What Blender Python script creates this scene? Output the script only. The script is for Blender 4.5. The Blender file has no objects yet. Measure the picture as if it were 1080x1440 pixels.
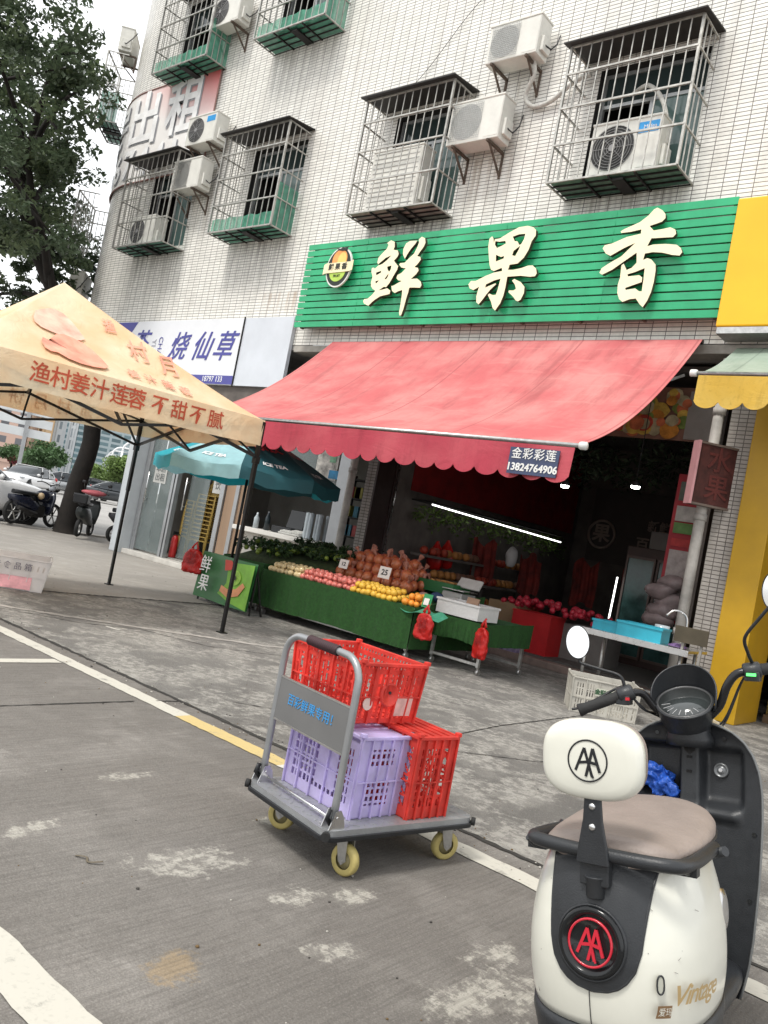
import bpy, bmesh, math, random
from mathutils import Vector, Matrix, Euler, noise
random.seed(7)
R = math.radians
PI = math.pi
SC = bpy.context.scene
COL = SC.collection
H = 1.35

# ------------------------------------------------------------------ camera
cam_d = bpy.data.cameras.new('camera'); cam = bpy.data.objects.new('camera', cam_d); COL.objects.link(cam)
def cam_axes(y, p, r):
    f = Vector((math.sin(y)*math.cos(p), math.cos(y)*math.cos(p), math.sin(p)))
    rt = Vector((math.cos(y), -math.sin(y), 0)); up = rt.cross(f)
    return rt*math.cos(r)+up*math.sin(r), -rt*math.sin(r)+up*math.cos(r), f
CA, CB, CF = cam_axes(R(-40.03), R(1.66), R(10.95))
m = Matrix((CA, CB, -CF)).transposed().to_4x4(); m.translation = Vector((0, 0, H))
cam.matrix_world = m
cam_d.sensor_fit = 'VERTICAL'; cam_d.sensor_height = 24.0; cam_d.lens = 24.0*1167/1440
cam_d.clip_end = 2000; cam_d.clip_start = 0.05
SC.camera = cam
def ray(px, py): return CA*((px-540)/1167)-CB*((py-720)/1167)+CF
def proj(p):
    q = Vector(p)-Vector((0, 0, H)); c = q.dot(CF); return 540+1167*q.dot(CA)/c, 720-1167*q.dot(CB)/c
def at(px, py, d):
    v = ray(px, py); v = v*(d/math.hypot(v.x, v.y)); return Vector((v.x, v.y, H+v.z))

# ------------------------------------------------------------------ materials
MATS = {}
def nd(nt, typ, loc=None, **kw):
    n = nt.nodes.new(typ)
    for k, v in kw.items(): setattr(n, k, v)
    return n
def mat(name, col, rough=.5, metal=0, var=.12, scale=5, bump=0, bscale=60, spec=.5, coat=0, alpha=1, trans=0, trl=0, emit=None, es=1, stretch=None, ior=1.45, detail=4):
    if name in MATS: return MATS[name]
    M = bpy.data.materials.new(name); M.use_nodes = True; nt = M.node_tree; L = nt.links
    b = nt.nodes['Principled BSDF']
    b.inputs['Roughness'].default_value = rough; b.inputs['Metallic'].default_value = metal
    b.inputs['Specular IOR Level'].default_value = spec; b.inputs['Coat Weight'].default_value = coat
    b.inputs['Coat Roughness'].default_value = .08
    b.inputs['Alpha'].default_value = alpha; b.inputs['Transmission Weight'].default_value = trans; b.inputs['IOR'].default_value = ior
    tc = nd(nt, 'ShaderNodeTexCoord'); src = tc.outputs['Object']
    if stretch:
        mp = nd(nt, 'ShaderNodeMapping'); mp.inputs['Scale'].default_value = stretch; L.new(src, mp.inputs[0]); src = mp.outputs[0]
    nz = nd(nt, 'ShaderNodeTexNoise'); nz.inputs['Scale'].default_value = scale; nz.inputs['Detail'].default_value = detail; nz.inputs['Roughness'].default_value = .6
    L.new(src, nz.inputs['Vector'])
    mr = nd(nt, 'ShaderNodeMapRange'); mr.inputs[1].default_value = .3; mr.inputs[2].default_value = .7
    mr.inputs[3].default_value = 1-var; mr.inputs[4].default_value = 1+var; L.new(nz.outputs[0], mr.inputs[0])
    vm = nd(nt, 'ShaderNodeVectorMath', operation='SCALE'); vm.inputs[0].default_value = col[:3]; L.new(mr.outputs[0], vm.inputs['Scale'])
    L.new(vm.outputs[0], b.inputs['Base Color'])
    rr = nd(nt, 'ShaderNodeMapRange'); rr.inputs[3].default_value = max(0, rough-.08); rr.inputs[4].default_value = min(1, rough+.1)
    L.new(nz.outputs[0], rr.inputs[0]); L.new(rr.outputs[0], b.inputs['Roughness'])
    if bump:
        n2 = nd(nt, 'ShaderNodeTexNoise'); n2.inputs['Scale'].default_value = bscale; n2.inputs['Detail'].default_value = 3; L.new(src, n2.inputs['Vector'])
        bp = nd(nt, 'ShaderNodeBump'); bp.inputs['Strength'].default_value = bump; bp.inputs['Distance'].default_value = .01
        L.new(n2.outputs[0], bp.inputs['Height']); L.new(bp.outputs[0], b.inputs['Normal'])
    if emit:
        b.inputs['Emission Color'].default_value = (*emit, 1); b.inputs['Emission Strength'].default_value = es
    if trl:
        tr = nd(nt, 'ShaderNodeBsdfTranslucent'); L.new(vm.outputs[0], tr.inputs[0])
        mx = nd(nt, 'ShaderNodeMixShader'); mx.inputs[0].default_value = trl
        L.new(b.outputs[0], mx.inputs[1]); L.new(tr.outputs[0], mx.inputs[2]); L.new(mx.outputs[0], nt.nodes['Material Output'].inputs[0])
    MATS[name] = M
    return M
def glass(name, col=(.8, .9, .88), alpha=.25, rough=.03):
    return mat(name, col, rough=rough, alpha=alpha, var=.05, spec=.8)

def concrete(name, base, lo, hi, striae=0, rough=.9, spots=(), worn=.55, wornamt=.5, wscale=1.2, fine=30, bump=.5, ang=0, stain=None):
    M = bpy.data.materials.new(name); M.use_nodes = True; nt = M.node_tree; L = nt.links
    b = nt.nodes['Principled BSDF']; b.inputs['Roughness'].default_value = rough; b.inputs['Specular IOR Level'].default_value = .25
    tc = nd(nt, 'ShaderNodeTexCoord'); P = tc.outputs['Object']
    def noi(s, d=5, r=.6, v=P):
        n = nd(nt, 'ShaderNodeTexNoise'); n.inputs['Scale'].default_value = s; n.inputs['Detail'].default_value = d; n.inputs['Roughness'].default_value = r; L.new(v, n.inputs['Vector']); return n.outputs[0]
    def rng(x, a, c, lo_, hi_):
        n = nd(nt, 'ShaderNodeMapRange', interpolation_type='SMOOTHSTEP'); n.inputs[1].default_value = a; n.inputs[2].default_value = c; n.inputs[3].default_value = lo_; n.inputs[4].default_value = hi_; L.new(x, n.inputs[0]); return n.outputs[0]
    def mix(f, a, c, blend='MIX'):
        n = nd(nt, 'ShaderNodeMix', data_type='RGBA', blend_type=blend)
        if isinstance(f, float): n.inputs[0].default_value = f
        else: L.new(f, n.inputs[0])
        for i, v in ((6, a), (7, c)):
            if isinstance(v, tuple): n.inputs[i].default_value = (*v, 1)
            else: L.new(v, n.inputs[i])
        return n.outputs[2]
    def math_(op, a, c):
        n = nd(nt, 'ShaderNodeMath', operation=op)
        for i, v in ((0, a), (1, c)):
            if isinstance(v, (int, float)): n.inputs[i].default_value = v
            else: L.new(v, n.inputs[i])
        return n.outputs[0]
    big = noi(.35, 4); med = noi(2.3, 6, .65); fi = noi(fine, 6, .75)
    c = mix(rng(big, .35, .65, 0, 1), lo, base)
    c = mix(rng(fi, .3, .72, 0, .75), c, lo)
    c = mix(rng(med, .45, .7, 0, .45), c, hi)
    c = mix(rng(noi(150, 2, .5), .40, .62, .28, 0), c, tuple(v*.45 for v in lo)); c = mix(rng(noi(95, 3, .6), .56, .70, 0, .35), c, hi)
    # worn light scuffs: two noises multiplied so that they break into flakes
    w1 = rng(noi(wscale, 8, .7), worn, worn+.08, 0, 1); w2 = rng(noi(14, 6, .8), .44, .56, .15, 1)
    c = mix(math_('MULTIPLY', math_('MULTIPLY', w1, w2), wornamt), c, hi)
    # small dark specks and pits
    vo = nd(nt, 'ShaderNodeTexVoronoi'); vo.inputs['Scale'].default_value = 38; L.new(P, vo.inputs['Vector'])
    c = mix(rng(vo.outputs['Distance'], .02, .14, .35, 0), c, tuple(v*.45 for v in lo))
    mask = None
    dn = noi(9, 5, .75)
    for (x, y, rx, ry, a, stn) in spots:
        mp = nd(nt, 'ShaderNodeMapping', vector_type='TEXTURE'); mp.inputs['Location'].default_value = (x, y, 0); mp.inputs['Rotation'].default_value = (0, 0, R(a)); mp.inputs['Scale'].default_value = (rx, ry, 1)
        L.new(P, mp.inputs[0]); ln = nd(nt, 'ShaderNodeVectorMath', operation='LENGTH'); L.new(mp.outputs[0], ln.inputs[0])
        d = math_('ADD', ln.outputs['Value'], math_('MULTIPLY', math_('SUBTRACT', dn, .5), 3.2))
        mk = rng(d, .55, 1.0, .85 if not stn else .5, 0)
        if not stn: mk = math_('MULTIPLY', mk, w2)
        c = mix(mk, c, (.44, .42, .37) if not stn else stn)
    if striae:
        mp = nd(nt, 'ShaderNodeMapping'); mp.inputs['Rotation'].default_value = (0, 0, R(ang)); mp.inputs['Scale'].default_value = (24, 1, 1); L.new(P, mp.inputs[0])
        s = noi(3.0, 6, .75, mp.outputs[0]); c = mix(rng(s, .42, .62, 0, striae), c, tuple(v*.5 for v in lo))
    L.new(c, b.inputs['Base Color'])
    bp = nd(nt, 'ShaderNodeBump'); bp.inputs['Strength'].default_value = bump; bp.inputs['Distance'].default_value = .012
    hgt = math_('ADD', fi, math_('MULTIPLY', noi(90, 3), .6))
    L.new(hgt, bp.inputs['Height']); L.new(bp.outputs[0], b.inputs['Normal'])
    MATS[name] = M; return M

def tiles(name, col, bw, rh, mortar, mcol, var=.06, rough=.35, grime=.35, stains=()):
    M = bpy.data.materials.new(name); M.use_nodes = True; nt = M.node_tree; L = nt.links
    b = nt.nodes['Principled BSDF']; b.inputs['Roughness'].default_value = rough; b.inputs['Specular IOR Level'].default_value = .4
    tc = nd(nt, 'ShaderNodeTexCoord')
    br = nd(nt, 'ShaderNodeTexBrick'); br.offset = 0; br.squash = 1
    br.inputs['Scale'].default_value = 1; br.inputs['Brick Width'].default_value = bw; br.inputs['Row Height'].default_value = rh
    br.inputs['Mortar Size'].default_value = mortar; br.inputs['Mortar Smooth'].default_value = .15; br.inputs['Bias'].default_value = 0
    br.inputs['Color1'].default_value = (*[c*(1+var) for c in col], 1); br.inputs['Color2'].default_value = (*[c*(1-var) for c in col], 1); br.inputs['Mortar'].default_value = (*mcol, 1)
    dj = nd(nt, 'ShaderNodeTexNoise'); dj.inputs['Scale'].default_value = .7; L.new(tc.outputs['UV'], dj.inputs['Vector'])
    L.new(tc.outputs['UV'], br.inputs['Vector'])
    # rain streaks: noise stretched vertically, plus broad patches
    mp = nd(nt, 'ShaderNodeMapping'); mp.inputs['Scale'].default_value = (2.2, .12, 1); L.new(tc.outputs['UV'], mp.inputs[0])
    n1 = nd(nt, 'ShaderNodeTexNoise'); n1.inputs['Scale'].default_value = 1.6; n1.inputs['Detail'].default_value = 7; n1.inputs['Roughness'].default_value = .7; L.new(mp.outputs[0], n1.inputs['Vector'])
    r1 = nd(nt, 'ShaderNodeMapRange'); r1.inputs[1].default_value = .45; r1.inputs[2].default_value = .75; r1.inputs[3].default_value = 0; r1.inputs[4].default_value = grime; L.new(n1.outputs[0], r1.inputs[0])
    n2 = nd(nt, 'ShaderNodeTexNoise'); n2.inputs['Scale'].default_value = 18; n2.inputs['Detail'].default_value = 5; L.new(tc.outputs['UV'], n2.inputs['Vector'])
    r2 = nd(nt, 'ShaderNodeMapRange'); r2.inputs[1].default_value = .4; r2.inputs[2].default_value = .75; r2.inputs[3].default_value = 0; r2.inputs[4].default_value = grime*.55; L.new(n2.outputs[0], r2.inputs[0])
    ad = nd(nt, 'ShaderNodeMath', operation='ADD'); L.new(r1.outputs[0], ad.inputs[0]); L.new(r2.outputs[0], ad.inputs[1])
    mx = nd(nt, 'ShaderNodeMix', data_type='RGBA'); L.new(ad.outputs[0], mx.inputs[0]); L.new(br.outputs['Color'], mx.inputs[6]); mx.inputs[7].default_value = (.22, .2, .17, 1)
    outc = mx.outputs[2]
    if stains:
        mpf = nd(nt, 'ShaderNodeMapping'); mpf.inputs['Scale'].default_value = (9, .5, 1); L.new(tc.outputs['UV'], mpf.inputs[0])
        nf = nd(nt, 'ShaderNodeTexNoise'); nf.inputs['Scale'].default_value = 1.3; nf.inputs['Detail'].default_value = 5; L.new(mpf.outputs[0], nf.inputs['Vector'])
        rf_ = nd(nt, 'ShaderNodeMapRange'); rf_.inputs[1].default_value = .42; rf_.inputs[2].default_value = .62; L.new(nf.outputs[0], rf_.inputs[0])
        su = nd(nt, 'ShaderNodeSeparateXYZ'); L.new(tc.outputs['UV'], su.inputs[0])
        def mrange(sock, a, c_, lo, hi):
            n = nd(nt, 'ShaderNodeMapRange', interpolation_type='SMOOTHSTEP'); n.inputs[1].default_value = a; n.inputs[2].default_value = c_; n.inputs[3].default_value = lo; n.inputs[4].default_value = hi; L.new(sock, n.inputs[0]); return n.outputs[0]
        def mul(a, c_):
            n = nd(nt, 'ShaderNodeMath', operation='MULTIPLY'); L.new(a, n.inputs[0]); L.new(c_, n.inputs[1]); return n.outputs[0]
        for (x, z, wd, ln, amt, colr) in stains:
            m1 = mul(mrange(su.outputs[0], x-wd/2, x-wd/2+.2, 0, 1), mrange(su.outputs[0], x+wd/2-.2, x+wd/2, 1, 0))
            m2 = mul(mrange(su.outputs[1], z-ln, z, 0, amt), mrange(su.outputs[1], z, z+.06, 1, 0))
            q = nd(nt, 'ShaderNodeMix', data_type='RGBA'); L.new(mul(mul(m1, m2), rf_.outputs[0]), q.inputs[0]); L.new(outc, q.inputs[6]); q.inputs[7].default_value = (*colr, 1); outc = q.outputs[2]
    L.new(outc, b.inputs['Base Color'])
    bp = nd(nt, 'ShaderNodeBump'); bp.inputs['Strength'].default_value = .6; bp.inputs['Distance'].default_value = .006; bp.invert = True
    L.new(br.outputs['Fac'], bp.inputs['Height']); L.new(bp.outputs[0], b.inputs['Normal'])
    MATS[name] = M; return M

def canvas(name, col, trl, dirt, seam, x0, pale):
    """weathered awning canvas: sun-faded bands, dust runs, sewn seams across the width (object x)"""
    M = bpy.data.materials.new(name); M.use_nodes = True; nt = M.node_tree; L = nt.links; b = nt.nodes['Principled BSDF']; b.inputs['Roughness'].default_value = .8
    tc = nd(nt, 'ShaderNodeTexCoord'); P = tc.outputs['Object']
    def noi(sc, v=P, d=5, r=.6, dist=0):
        n = nd(nt, 'ShaderNodeTexNoise'); n.inputs['Scale'].default_value = sc; n.inputs['Detail'].default_value = d; n.inputs['Roughness'].default_value = r; n.inputs['Distortion'].default_value = dist; L.new(v, n.inputs['Vector']); return n.outputs[0]
    def rng(x, a, c, lo, hi):
        n = nd(nt, 'ShaderNodeMapRange', interpolation_type='SMOOTHSTEP'); n.inputs[1].default_value = a; n.inputs[2].default_value = c; n.inputs[3].default_value = lo; n.inputs[4].default_value = hi; L.new(x, n.inputs[0]); return n.outputs[0]
    def mix(f, a, c):
        n = nd(nt, 'ShaderNodeMix', data_type='RGBA'); L.new(f, n.inputs[0])
        for i, v in ((6, a), (7, c)):
            if isinstance(v, tuple): n.inputs[i].default_value = (*v, 1)
            else: L.new(v, n.inputs[i])
        return n.outputs[2]
    mp = nd(nt, 'ShaderNodeMapping'); mp.inputs['Scale'].default_value = (1.6, .22, .3); L.new(P, mp.inputs[0])
    c = mix(rng(noi(1.1, P, 4), .35, .68, 0, .75), col, pale)
    c = mix(rng(noi(2.4, mp.outputs[0], 7, .7), .48, .72, 0, dirt), c, tuple(v*.55 for v in col))
    c = mix(rng(noi(22, P, 6, .7), .52, .8, 0, dirt*.6), c, tuple(v*.5 for v in col))
    mp2 = nd(nt, 'ShaderNodeMapping'); mp2.inputs['Rotation'].default_value = (0, 0, .5); mp2.inputs['Scale'].default_value = (.4, 3, 1); L.new(P, mp2.inputs[0])
    c = mix(rng(noi(1.4, mp2.outputs[0], 3, .5, 2.5), .60, .66, 0, .25), c, pale)
    if seam:
        sx = nd(nt, 'ShaderNodeSeparateXYZ'); L.new(P, sx.inputs[0]); pp = nd(nt, 'ShaderNodeMath', operation='PINGPONG'); pp.inputs[1].default_value = seam/2; L.new(sx.outputs[0], pp.inputs[0])
        c = mix(rng(pp.outputs[0], .008, .016, .55, 0), c, tuple(v*.6 for v in col))
    L.new(c, b.inputs['Base Color'])
    bp = nd(nt, 'ShaderNodeBump'); bp.inputs['Strength'].default_value = .5; bp.inputs['Distance'].default_value = .02; L.new(noi(3.5, mp2.outputs[0], 4, .6, 1.5), bp.inputs['Height']); L.new(bp.outputs[0], b.inputs['Normal'])
    tr = nd(nt, 'ShaderNodeBsdfTranslucent'); L.new(c, tr.inputs[0]); mx = nd(nt, 'ShaderNodeMixShader'); mx.inputs[0].default_value = trl
    L.new(b.outputs[0], mx.inputs[1]); L.new(tr.outputs[0], mx.inputs[2]); L.new(mx.outputs[0], nt.nodes['Material Output'].inputs[0]); MATS[name] = M; return M
def gridmat(name, col, dark, bw, rh, gap, rough=.3, metal=0, var=.05):
    """window grid of a far facade (object coordinates x or y against z, through UV)"""
    return tiles(name, col, bw, rh, gap, dark, var, rough, .1)

# ------------------------------------------------------------------ mesh builder
class MB:
    def __init__(s): s.v = []; s.f = []; s.mi = []; s.sm = []; s.uv = {}
    def add(s, vs, fs, mi=0, smooth=False):
        o = len(s.v); s.v += [Vector(v) for v in vs]
        for f in fs: s.f.append([i+o for i in f]); s.mi.append(mi); s.sm.append(smooth)
        return s
    def box(s, c, d, rot=None, mi=0, taper=1):
        x, y, z = d[0]/2, d[1]/2, d[2]/2; c = Vector(c)
        vs = [Vector((sx*x*(taper if sz > 0 else 1), sy*y*(taper if sz > 0 else 1), sz*z)) for sz in (-1, 1) for sy in (-1, 1) for sx in (-1, 1)]
        if rot is not None:
            q = Euler(rot).to_matrix(); vs = [q@v for v in vs]
        return s.add([v+c for v in vs], [(0, 2, 3, 1), (4, 5, 7, 6), (0, 1, 5, 4), (2, 6, 7, 3), (0, 4, 6, 2), (1, 3, 7, 5)], mi)
    def b2(s, a, b, mi=0):
        return s.box([(a[i]+b[i])/2 for i in range(3)], [abs(b[i]-a[i]) for i in range(3)], None, mi)
    def tube(s, pts, r, n=8, mi=0, caps=True, closed=False, smooth=True, flat=None):
        pts = [Vector(p) for p in pts]; N = len(pts)
        rs = r if isinstance(r, (list, tuple)) else [r]*N
        rings = []; up = None
        for i, p in enumerate(pts):
            if closed: t = pts[(i+1) % N]-pts[i-1]
            else: t = (pts[min(i+1, N-1)]-pts[max(i-1, 0)])
            t.normalize()
            if up is None:
                up = Vector((0, 0, 1)) if abs(t.z) < .9 else Vector((1, 0, 0))
            up = (up-t*up.dot(t)); up.normalize(); sd = t.cross(up)
            k = 1
            if 0 < i < N-1 and not closed:
                a = (pts[i]-pts[i-1]).normalized(); bb = (pts[i+1]-pts[i]).normalized(); cc = max(.5, math.sqrt(max(0, (1+a.dot(bb))/2))); k = 1/cc if n == 4 else 1
            fu, fs = (flat or (1, 1))
            rings.append([p+(up*math.cos(2*PI*j/n+PI/n)*fu+sd*math.sin(2*PI*j/n+PI/n)*fs)*rs[i]*k for j in range(n)])
        vs = [v for rg in rings for v in rg]; fs_ = []
        for i in range(N if closed else N-1):
            a = i*n; b = ((i+1) % N)*n
            for j in range(n):
                k = (j+1) % n; fs_.append((a+j, a+k, b+k, b+j))
        s.add(vs, fs_, mi, smooth)
        if caps and not closed:
            s.add(rings[0], [tuple(range(n))], mi); s.add(rings[-1], [tuple(reversed(range(n)))], mi)
        return s
    def bar(s, a, b, w, mi=0): return s.tube([a, b], w*.7071, 4, mi, smooth=False)
    def cyl(s, a, b, r, n=16, mi=0, r2=None): return s.tube([a, b], [r, r if r2 is None else r2], n, mi)
    def lathe(s, prof, c=(0, 0, 0), ax=(0, 0, 1), n=24, mi=0, a0=0, a1=2*PI, smooth=True):
        ax = Vector(ax).normalized(); u = ax.orthogonal().normalized()
        if abs(ax.z) < .999:
            u = Vector((ax.y, -ax.x, 0)).normalized()
        w = ax.cross(u); c = Vector(c); full = abs(a1-a0-2*PI) < 1e-6; m_ = n if full else n+1
        vs = []; fs = []
        for (r, h) in prof:
            for j in range(m_):
                a = a0+(a1-a0)*j/n; vs.append(c+ax*h+(u*math.cos(a)+w*math.sin(a))*r)
        for i in range(len(prof)-1):
            for j in range(n):
                k = (j+1) % m_; fs.append((i*m_+j, i*m_+k, (i+1)*m_+k, (i+1)*m_+j))
        return s.add(vs, fs, mi, smooth)
    def disc(s, c, ax, r, n=24, mi=0, h=.002): return s.lathe([(0, 0), (r, 0), (r, h), (0, h)], c, ax, n, mi, smooth=False)
    def grid(s, fn, nu, nv, mi=0, smooth=True, flip=False, uvf=None):
        vs = [fn(i/nu, j/nv) for j in range(nv+1) for i in range(nu+1)]; fs = []
        for j in range(nv):
            for i in range(nu):
                a = j*(nu+1)+i; q = (a, a+1, a+nu+2, a+nu+1); fs.append(q[::-1] if flip else q)
        o = len(s.v); s.add(vs, fs, mi, smooth)
        if uvf:
            for j in range(nv+1):
                for i in range(nu+1): s.uv[o+j*(nu+1)+i] = uvf(i/nu, j/nv)
        return s
    def ellip(s, c, r, nu=12, nv=8, mi=0, rot=None, jit=0):
        vs = []; q = Euler(rot).to_matrix() if rot else Matrix.Identity(3); c = Vector(c)
        vs.append(c+q@Vector((0, 0, -r[2])))
        for j in range(1, nv):
            ph = -PI/2+PI*j/nv
            for i in range(nu):
                th = 2*PI*i/nu; d = Vector((math.cos(ph)*math.cos(th)*r[0], math.cos(ph)*math.sin(th)*r[1], math.sin(ph)*r[2]))
                if jit: d *= 1+jit*noise.noise(d*(1.3/max(r))+c*3)
                vs.append(c+q@d)
        vs.append(c+q@Vector((0, 0, r[2]))); fs = []; T = len(vs)-1
        for i in range(nu):
            k = (i+1) % nu; fs.append((0, 1+k, 1+i)); fs.append((T, 1+(nv-2)*nu+i, 1+(nv-2)*nu+k))
            for j in range(nv-2): a = 1+j*nu; fs.append((a+i, a+k, a+nu+k, a+nu+i))
        return s.add(vs, fs, mi, True)
    def prism(s, poly, fn, th, mi=0):
        """poly 2-D outline; fn(x, y, h) to 3-D; front at h=th, back at h=0"""
        n = len(poly); tri = tess(poly)
        f = [fn(x, y, th) for x, y in poly]; b = [fn(x, y, 0) for x, y in poly]
        s.add(f, tri, mi); s.add(b, [t[::-1] for t in tri], mi)
        s.add(f+b, [(i, (i+1) % n, n+(i+1) % n, n+i) for i in range(n)], mi)
        return s
    def loft(s, rings, mi=0, cap=True, smooth=True):
        n = len(rings[0]); vs = [v for r in rings for v in r]; fs = []
        for i in range(len(rings)-1):
            for j in range(n): k = (j+1) % n; fs.append((i*n+j, i*n+k, (i+1)*n+k, (i+1)*n+j))
        s.add(vs, fs, mi, smooth)
        if cap: s.add(rings[0], [tuple(reversed(range(n)))], mi); s.add(rings[-1], [tuple(range(n))], mi)
        return s
    def build(s, name, mats, parent=None, bevel=0, seg=2, world=False, sub=0, label=None):
        me = bpy.data.meshes.new(name)
        off = Vector((0, 0, 0))
        if world and parent is not None:
            p = parent
            while p is not None: off += p.location; p = p.parent
        me.from_pydata([v-off for v in s.v], [], s.f)
        mats = mats if isinstance(mats, (list, tuple)) else [mats]
        for q in mats: me.materials.append(q)
        me.polygons.foreach_set('material_index', s.mi); me.polygons.foreach_set('use_smooth', s.sm)
        if s.uv:
            ul = me.uv_layers.new(name='UVMap')
            for lp in me.loops: ul.data[lp.index].uv = s.uv.get(lp.vertex_index, (s.v[lp.vertex_index].x+s.v[lp.vertex_index].y, s.v[lp.vertex_index].z))
        me.update()
        bm = bmesh.new(); bm.from_mesh(me); bmesh.ops.remove_doubles(bm, verts=bm.verts, dist=1e-6) if not s.uv else None
        bmesh.ops.recalc_face_normals(bm, faces=bm.faces) if not s.uv else None
        bm.to_mesh(me); bm.free()
        o = bpy.data.objects.new(name, me); COL.objects.link(o)
        if parent: o.parent = parent
        if label: o['label'] = label
        if bevel:
            md = o.modifiers.new('bevel', 'BEVEL'); md.width = bevel; md.segments = seg; md.limit_method = 'ANGLE'; md.angle_limit = R(40)
        if sub:
            md = o.modifiers.new('sub', 'SUBSURF'); md.levels = md.render_levels = sub
        return o
def tess(poly):
    from mathutils.geometry import tessellate_polygon
    return [tuple(t) for t in tessellate_polygon([[Vector((x, y, 0)) for x, y in poly]])]

def tag(o, label=None, cat=None, group=None, kind=None):
    if label: o['label'] = label
    if cat: o['category'] = cat
    if group: o['group'] = group
    if kind: o['kind'] = kind
    return o
def thing(name, label, cat, loc=(0, 0, 0), rot=(0, 0, 0), group=None):
    o = bpy.data.objects.new(name, None); COL.objects.link(o); o.location = loc; o.rotation_euler = rot; o.empty_display_size = .1
    return tag(o, label, cat, group)
def kids(o): return [c for c in bpy.data.objects if c.parent == o]
def copy_tree(o, loc=None, rot=None, label=None, parent=None):
    c = o.copy(); COL.objects.link(c); c.parent = parent
    if loc is not None: c.location = loc
    if rot is not None: c.rotation_euler = rot
    if label: c['label'] = label
    for ch in list(o.children): copy_tree(ch, parent=c)
    return c
def text(name, body, size, m, parent, M=None, ext=.002, off=0, shear=0, fn=None, align='CENTER', spacing=1, world=True):
    """writing as a mesh; M places its XY plane, or fn(x, y, h) maps each vertex"""
    cu = bpy.data.curves.new('t', 'FONT'); cu.body = body; cu.size = size; cu.align_x = align; cu.align_y = 'CENTER'
    cu.extrude = ext if not fn else 0; cu.offset = off; cu.shear = shear; cu.space_character = spacing; cu.resolution_u = 3
    o = bpy.data.objects.new('t', cu); COL.objects.link(o)
    me = bpy.data.meshes.new_from_object(o.evaluated_get(bpy.context.evaluated_depsgraph_get()))
    bpy.data.objects.remove(o); bpy.data.curves.remove(cu)
    off_ = Vector((0, 0, 0)); p = parent
    while world and p is not None: off_ += p.location; p = p.parent
    if fn:
        bm = bmesh.new(); bm.from_mesh(me)
        bmesh.ops.triangulate(bm, faces=bm.faces)
        bmesh.ops.subdivide_edges(bm, edges=[e for e in bm.edges if e.calc_length() > size*.25], cuts=2, use_grid_fill=True)
        bmesh.ops.triangulate(bm, faces=bm.faces)
        bm.to_mesh(me); bm.free()
        m2 = bpy.data.meshes.new(name); m2.from_pydata([Vector(fn(v.co.x, v.co.y, .004))-off_ for v in me.vertices], [], [tuple(p.vertices) for p in me.polygons]); me = m2
    else:
        me.transform(M)
        if world: me.transform(Matrix.Translation(-off_))
    me.name = name; me.materials.clear(); me.materials.append(m)
    ob = bpy.data.objects.new(name, me); COL.objects.link(ob); ob.parent = parent
    return ob
def face_street(x, y, z): return Matrix.Translation((x, y, z))@Euler((R(90), 0, 0)).to_matrix().to_4x4()   # reads from -Y

# common materials
white_metal = mat('white_metal', (.72, .72, .70), .4, 0, .08, 8, .1)
steel = mat('stainless_steel', (.62, .62, .62), .28, 1, .08, 12)
galv = mat('galvanised_steel', (.48, .48, .47), .38, .9, .18, 20)
bar_mat = mat('cage_bar_steel', (.44, .43, .40), .45, .6, .3, 9)
rust = mat('rusty_iron', (.12, .09, .07), .8, .2, .4, 14, .4)
blackp = mat('black_plastic', (.012, .013, .015), .42, 0, .15, 20, .15, 200)
blackg = mat('black_gloss', (.008, .009, .01), .12, 0, .1, 10)
rubber = mat('rubber', (.02, .02, .02), .75, 0, .2, 30, .2)
dark_iron = mat('dark_iron', (.025, .024, .023), .5, .4, .3, 15)
redpaint = mat('red_print', (.55, .04, .03), .6, 0, .15, 10)
# ------------------------------------------------------------------ ground
def sheet(name, x0, x1, y0, y1, z, m, label=None):
    b = MB(); b.add([(x0, y0, z), (x1, y0, z), (x1, y1, z), (x0, y1, z)], [(0, 1, 2, 3)])
    o = b.build(name, m); o['kind'] = 'structure'
    if label: o['label'] = label
    return o
asphalt = concrete('street_asphalt', (.40, .39, .37), (.30, .29, .28), (.48, .47, .44), worn=.6)
sheet('ground', -700, 500, -400, 700, -.012, asphalt)
spots = [(-2.41, 2.13, .13, .26, -8, None), (-1.90, 2.54, .07, .13, 10, None), (-1.67, 2.16, .06, .11, -20, None), (-1.37, 2.65, .08, .13, 0, None),
         (-1.22, 2.42, .13, .30, -15, None), (-2.01, 2.33, .07, .12, 0, None), (-1.0, 2.70, .09, .18, 10, None), (-2.9, 1.75, .05, .17, 10, None), (-2.62, 2.75, .05, .12, 0, None), (-3.3, 2.4, .06, .2, 5, None),
         (-1.85, 1.66, .08, .11, 10, (.34, .24, .12))]
park = concrete('parking_concrete', (.215, .20, .182), (.155, .143, .13), (.33, .31, .285), striae=.34, spots=spots, worn=.60, wornamt=.5, wscale=2.2, ang=-4, bump=.6, fine=34)
plaza = concrete('plaza_concrete', (.255, .245, .23), (.15, .142, .132), (.46, .44, .40), worn=.46, wornamt=.65, wscale=2.2, fine=38, bump=1.3)
walk = concrete('walkway_concrete', (.37, .345, .31), (.29, .27, .245), (.45, .425, .39), worn=.6, wornamt=.3, fine=12, bump=.3)
sheet('parking_surface', -18.6, 30, -40, 3.60, 0, park)
sheet('plaza_pavement', -8.86, 30, 3.60, 17, .0, plaza)
sheet('walkway', -18.3, -8.86, 3.60, 17, .0, walk)
joint = mat('joint_dirt', (.03, .028, .025), .95, 0, .4, 30, .5)
curbm = mat('kerb_stone', (.36, .34, .31), .85, 0, .25, 6, .4)
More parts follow.
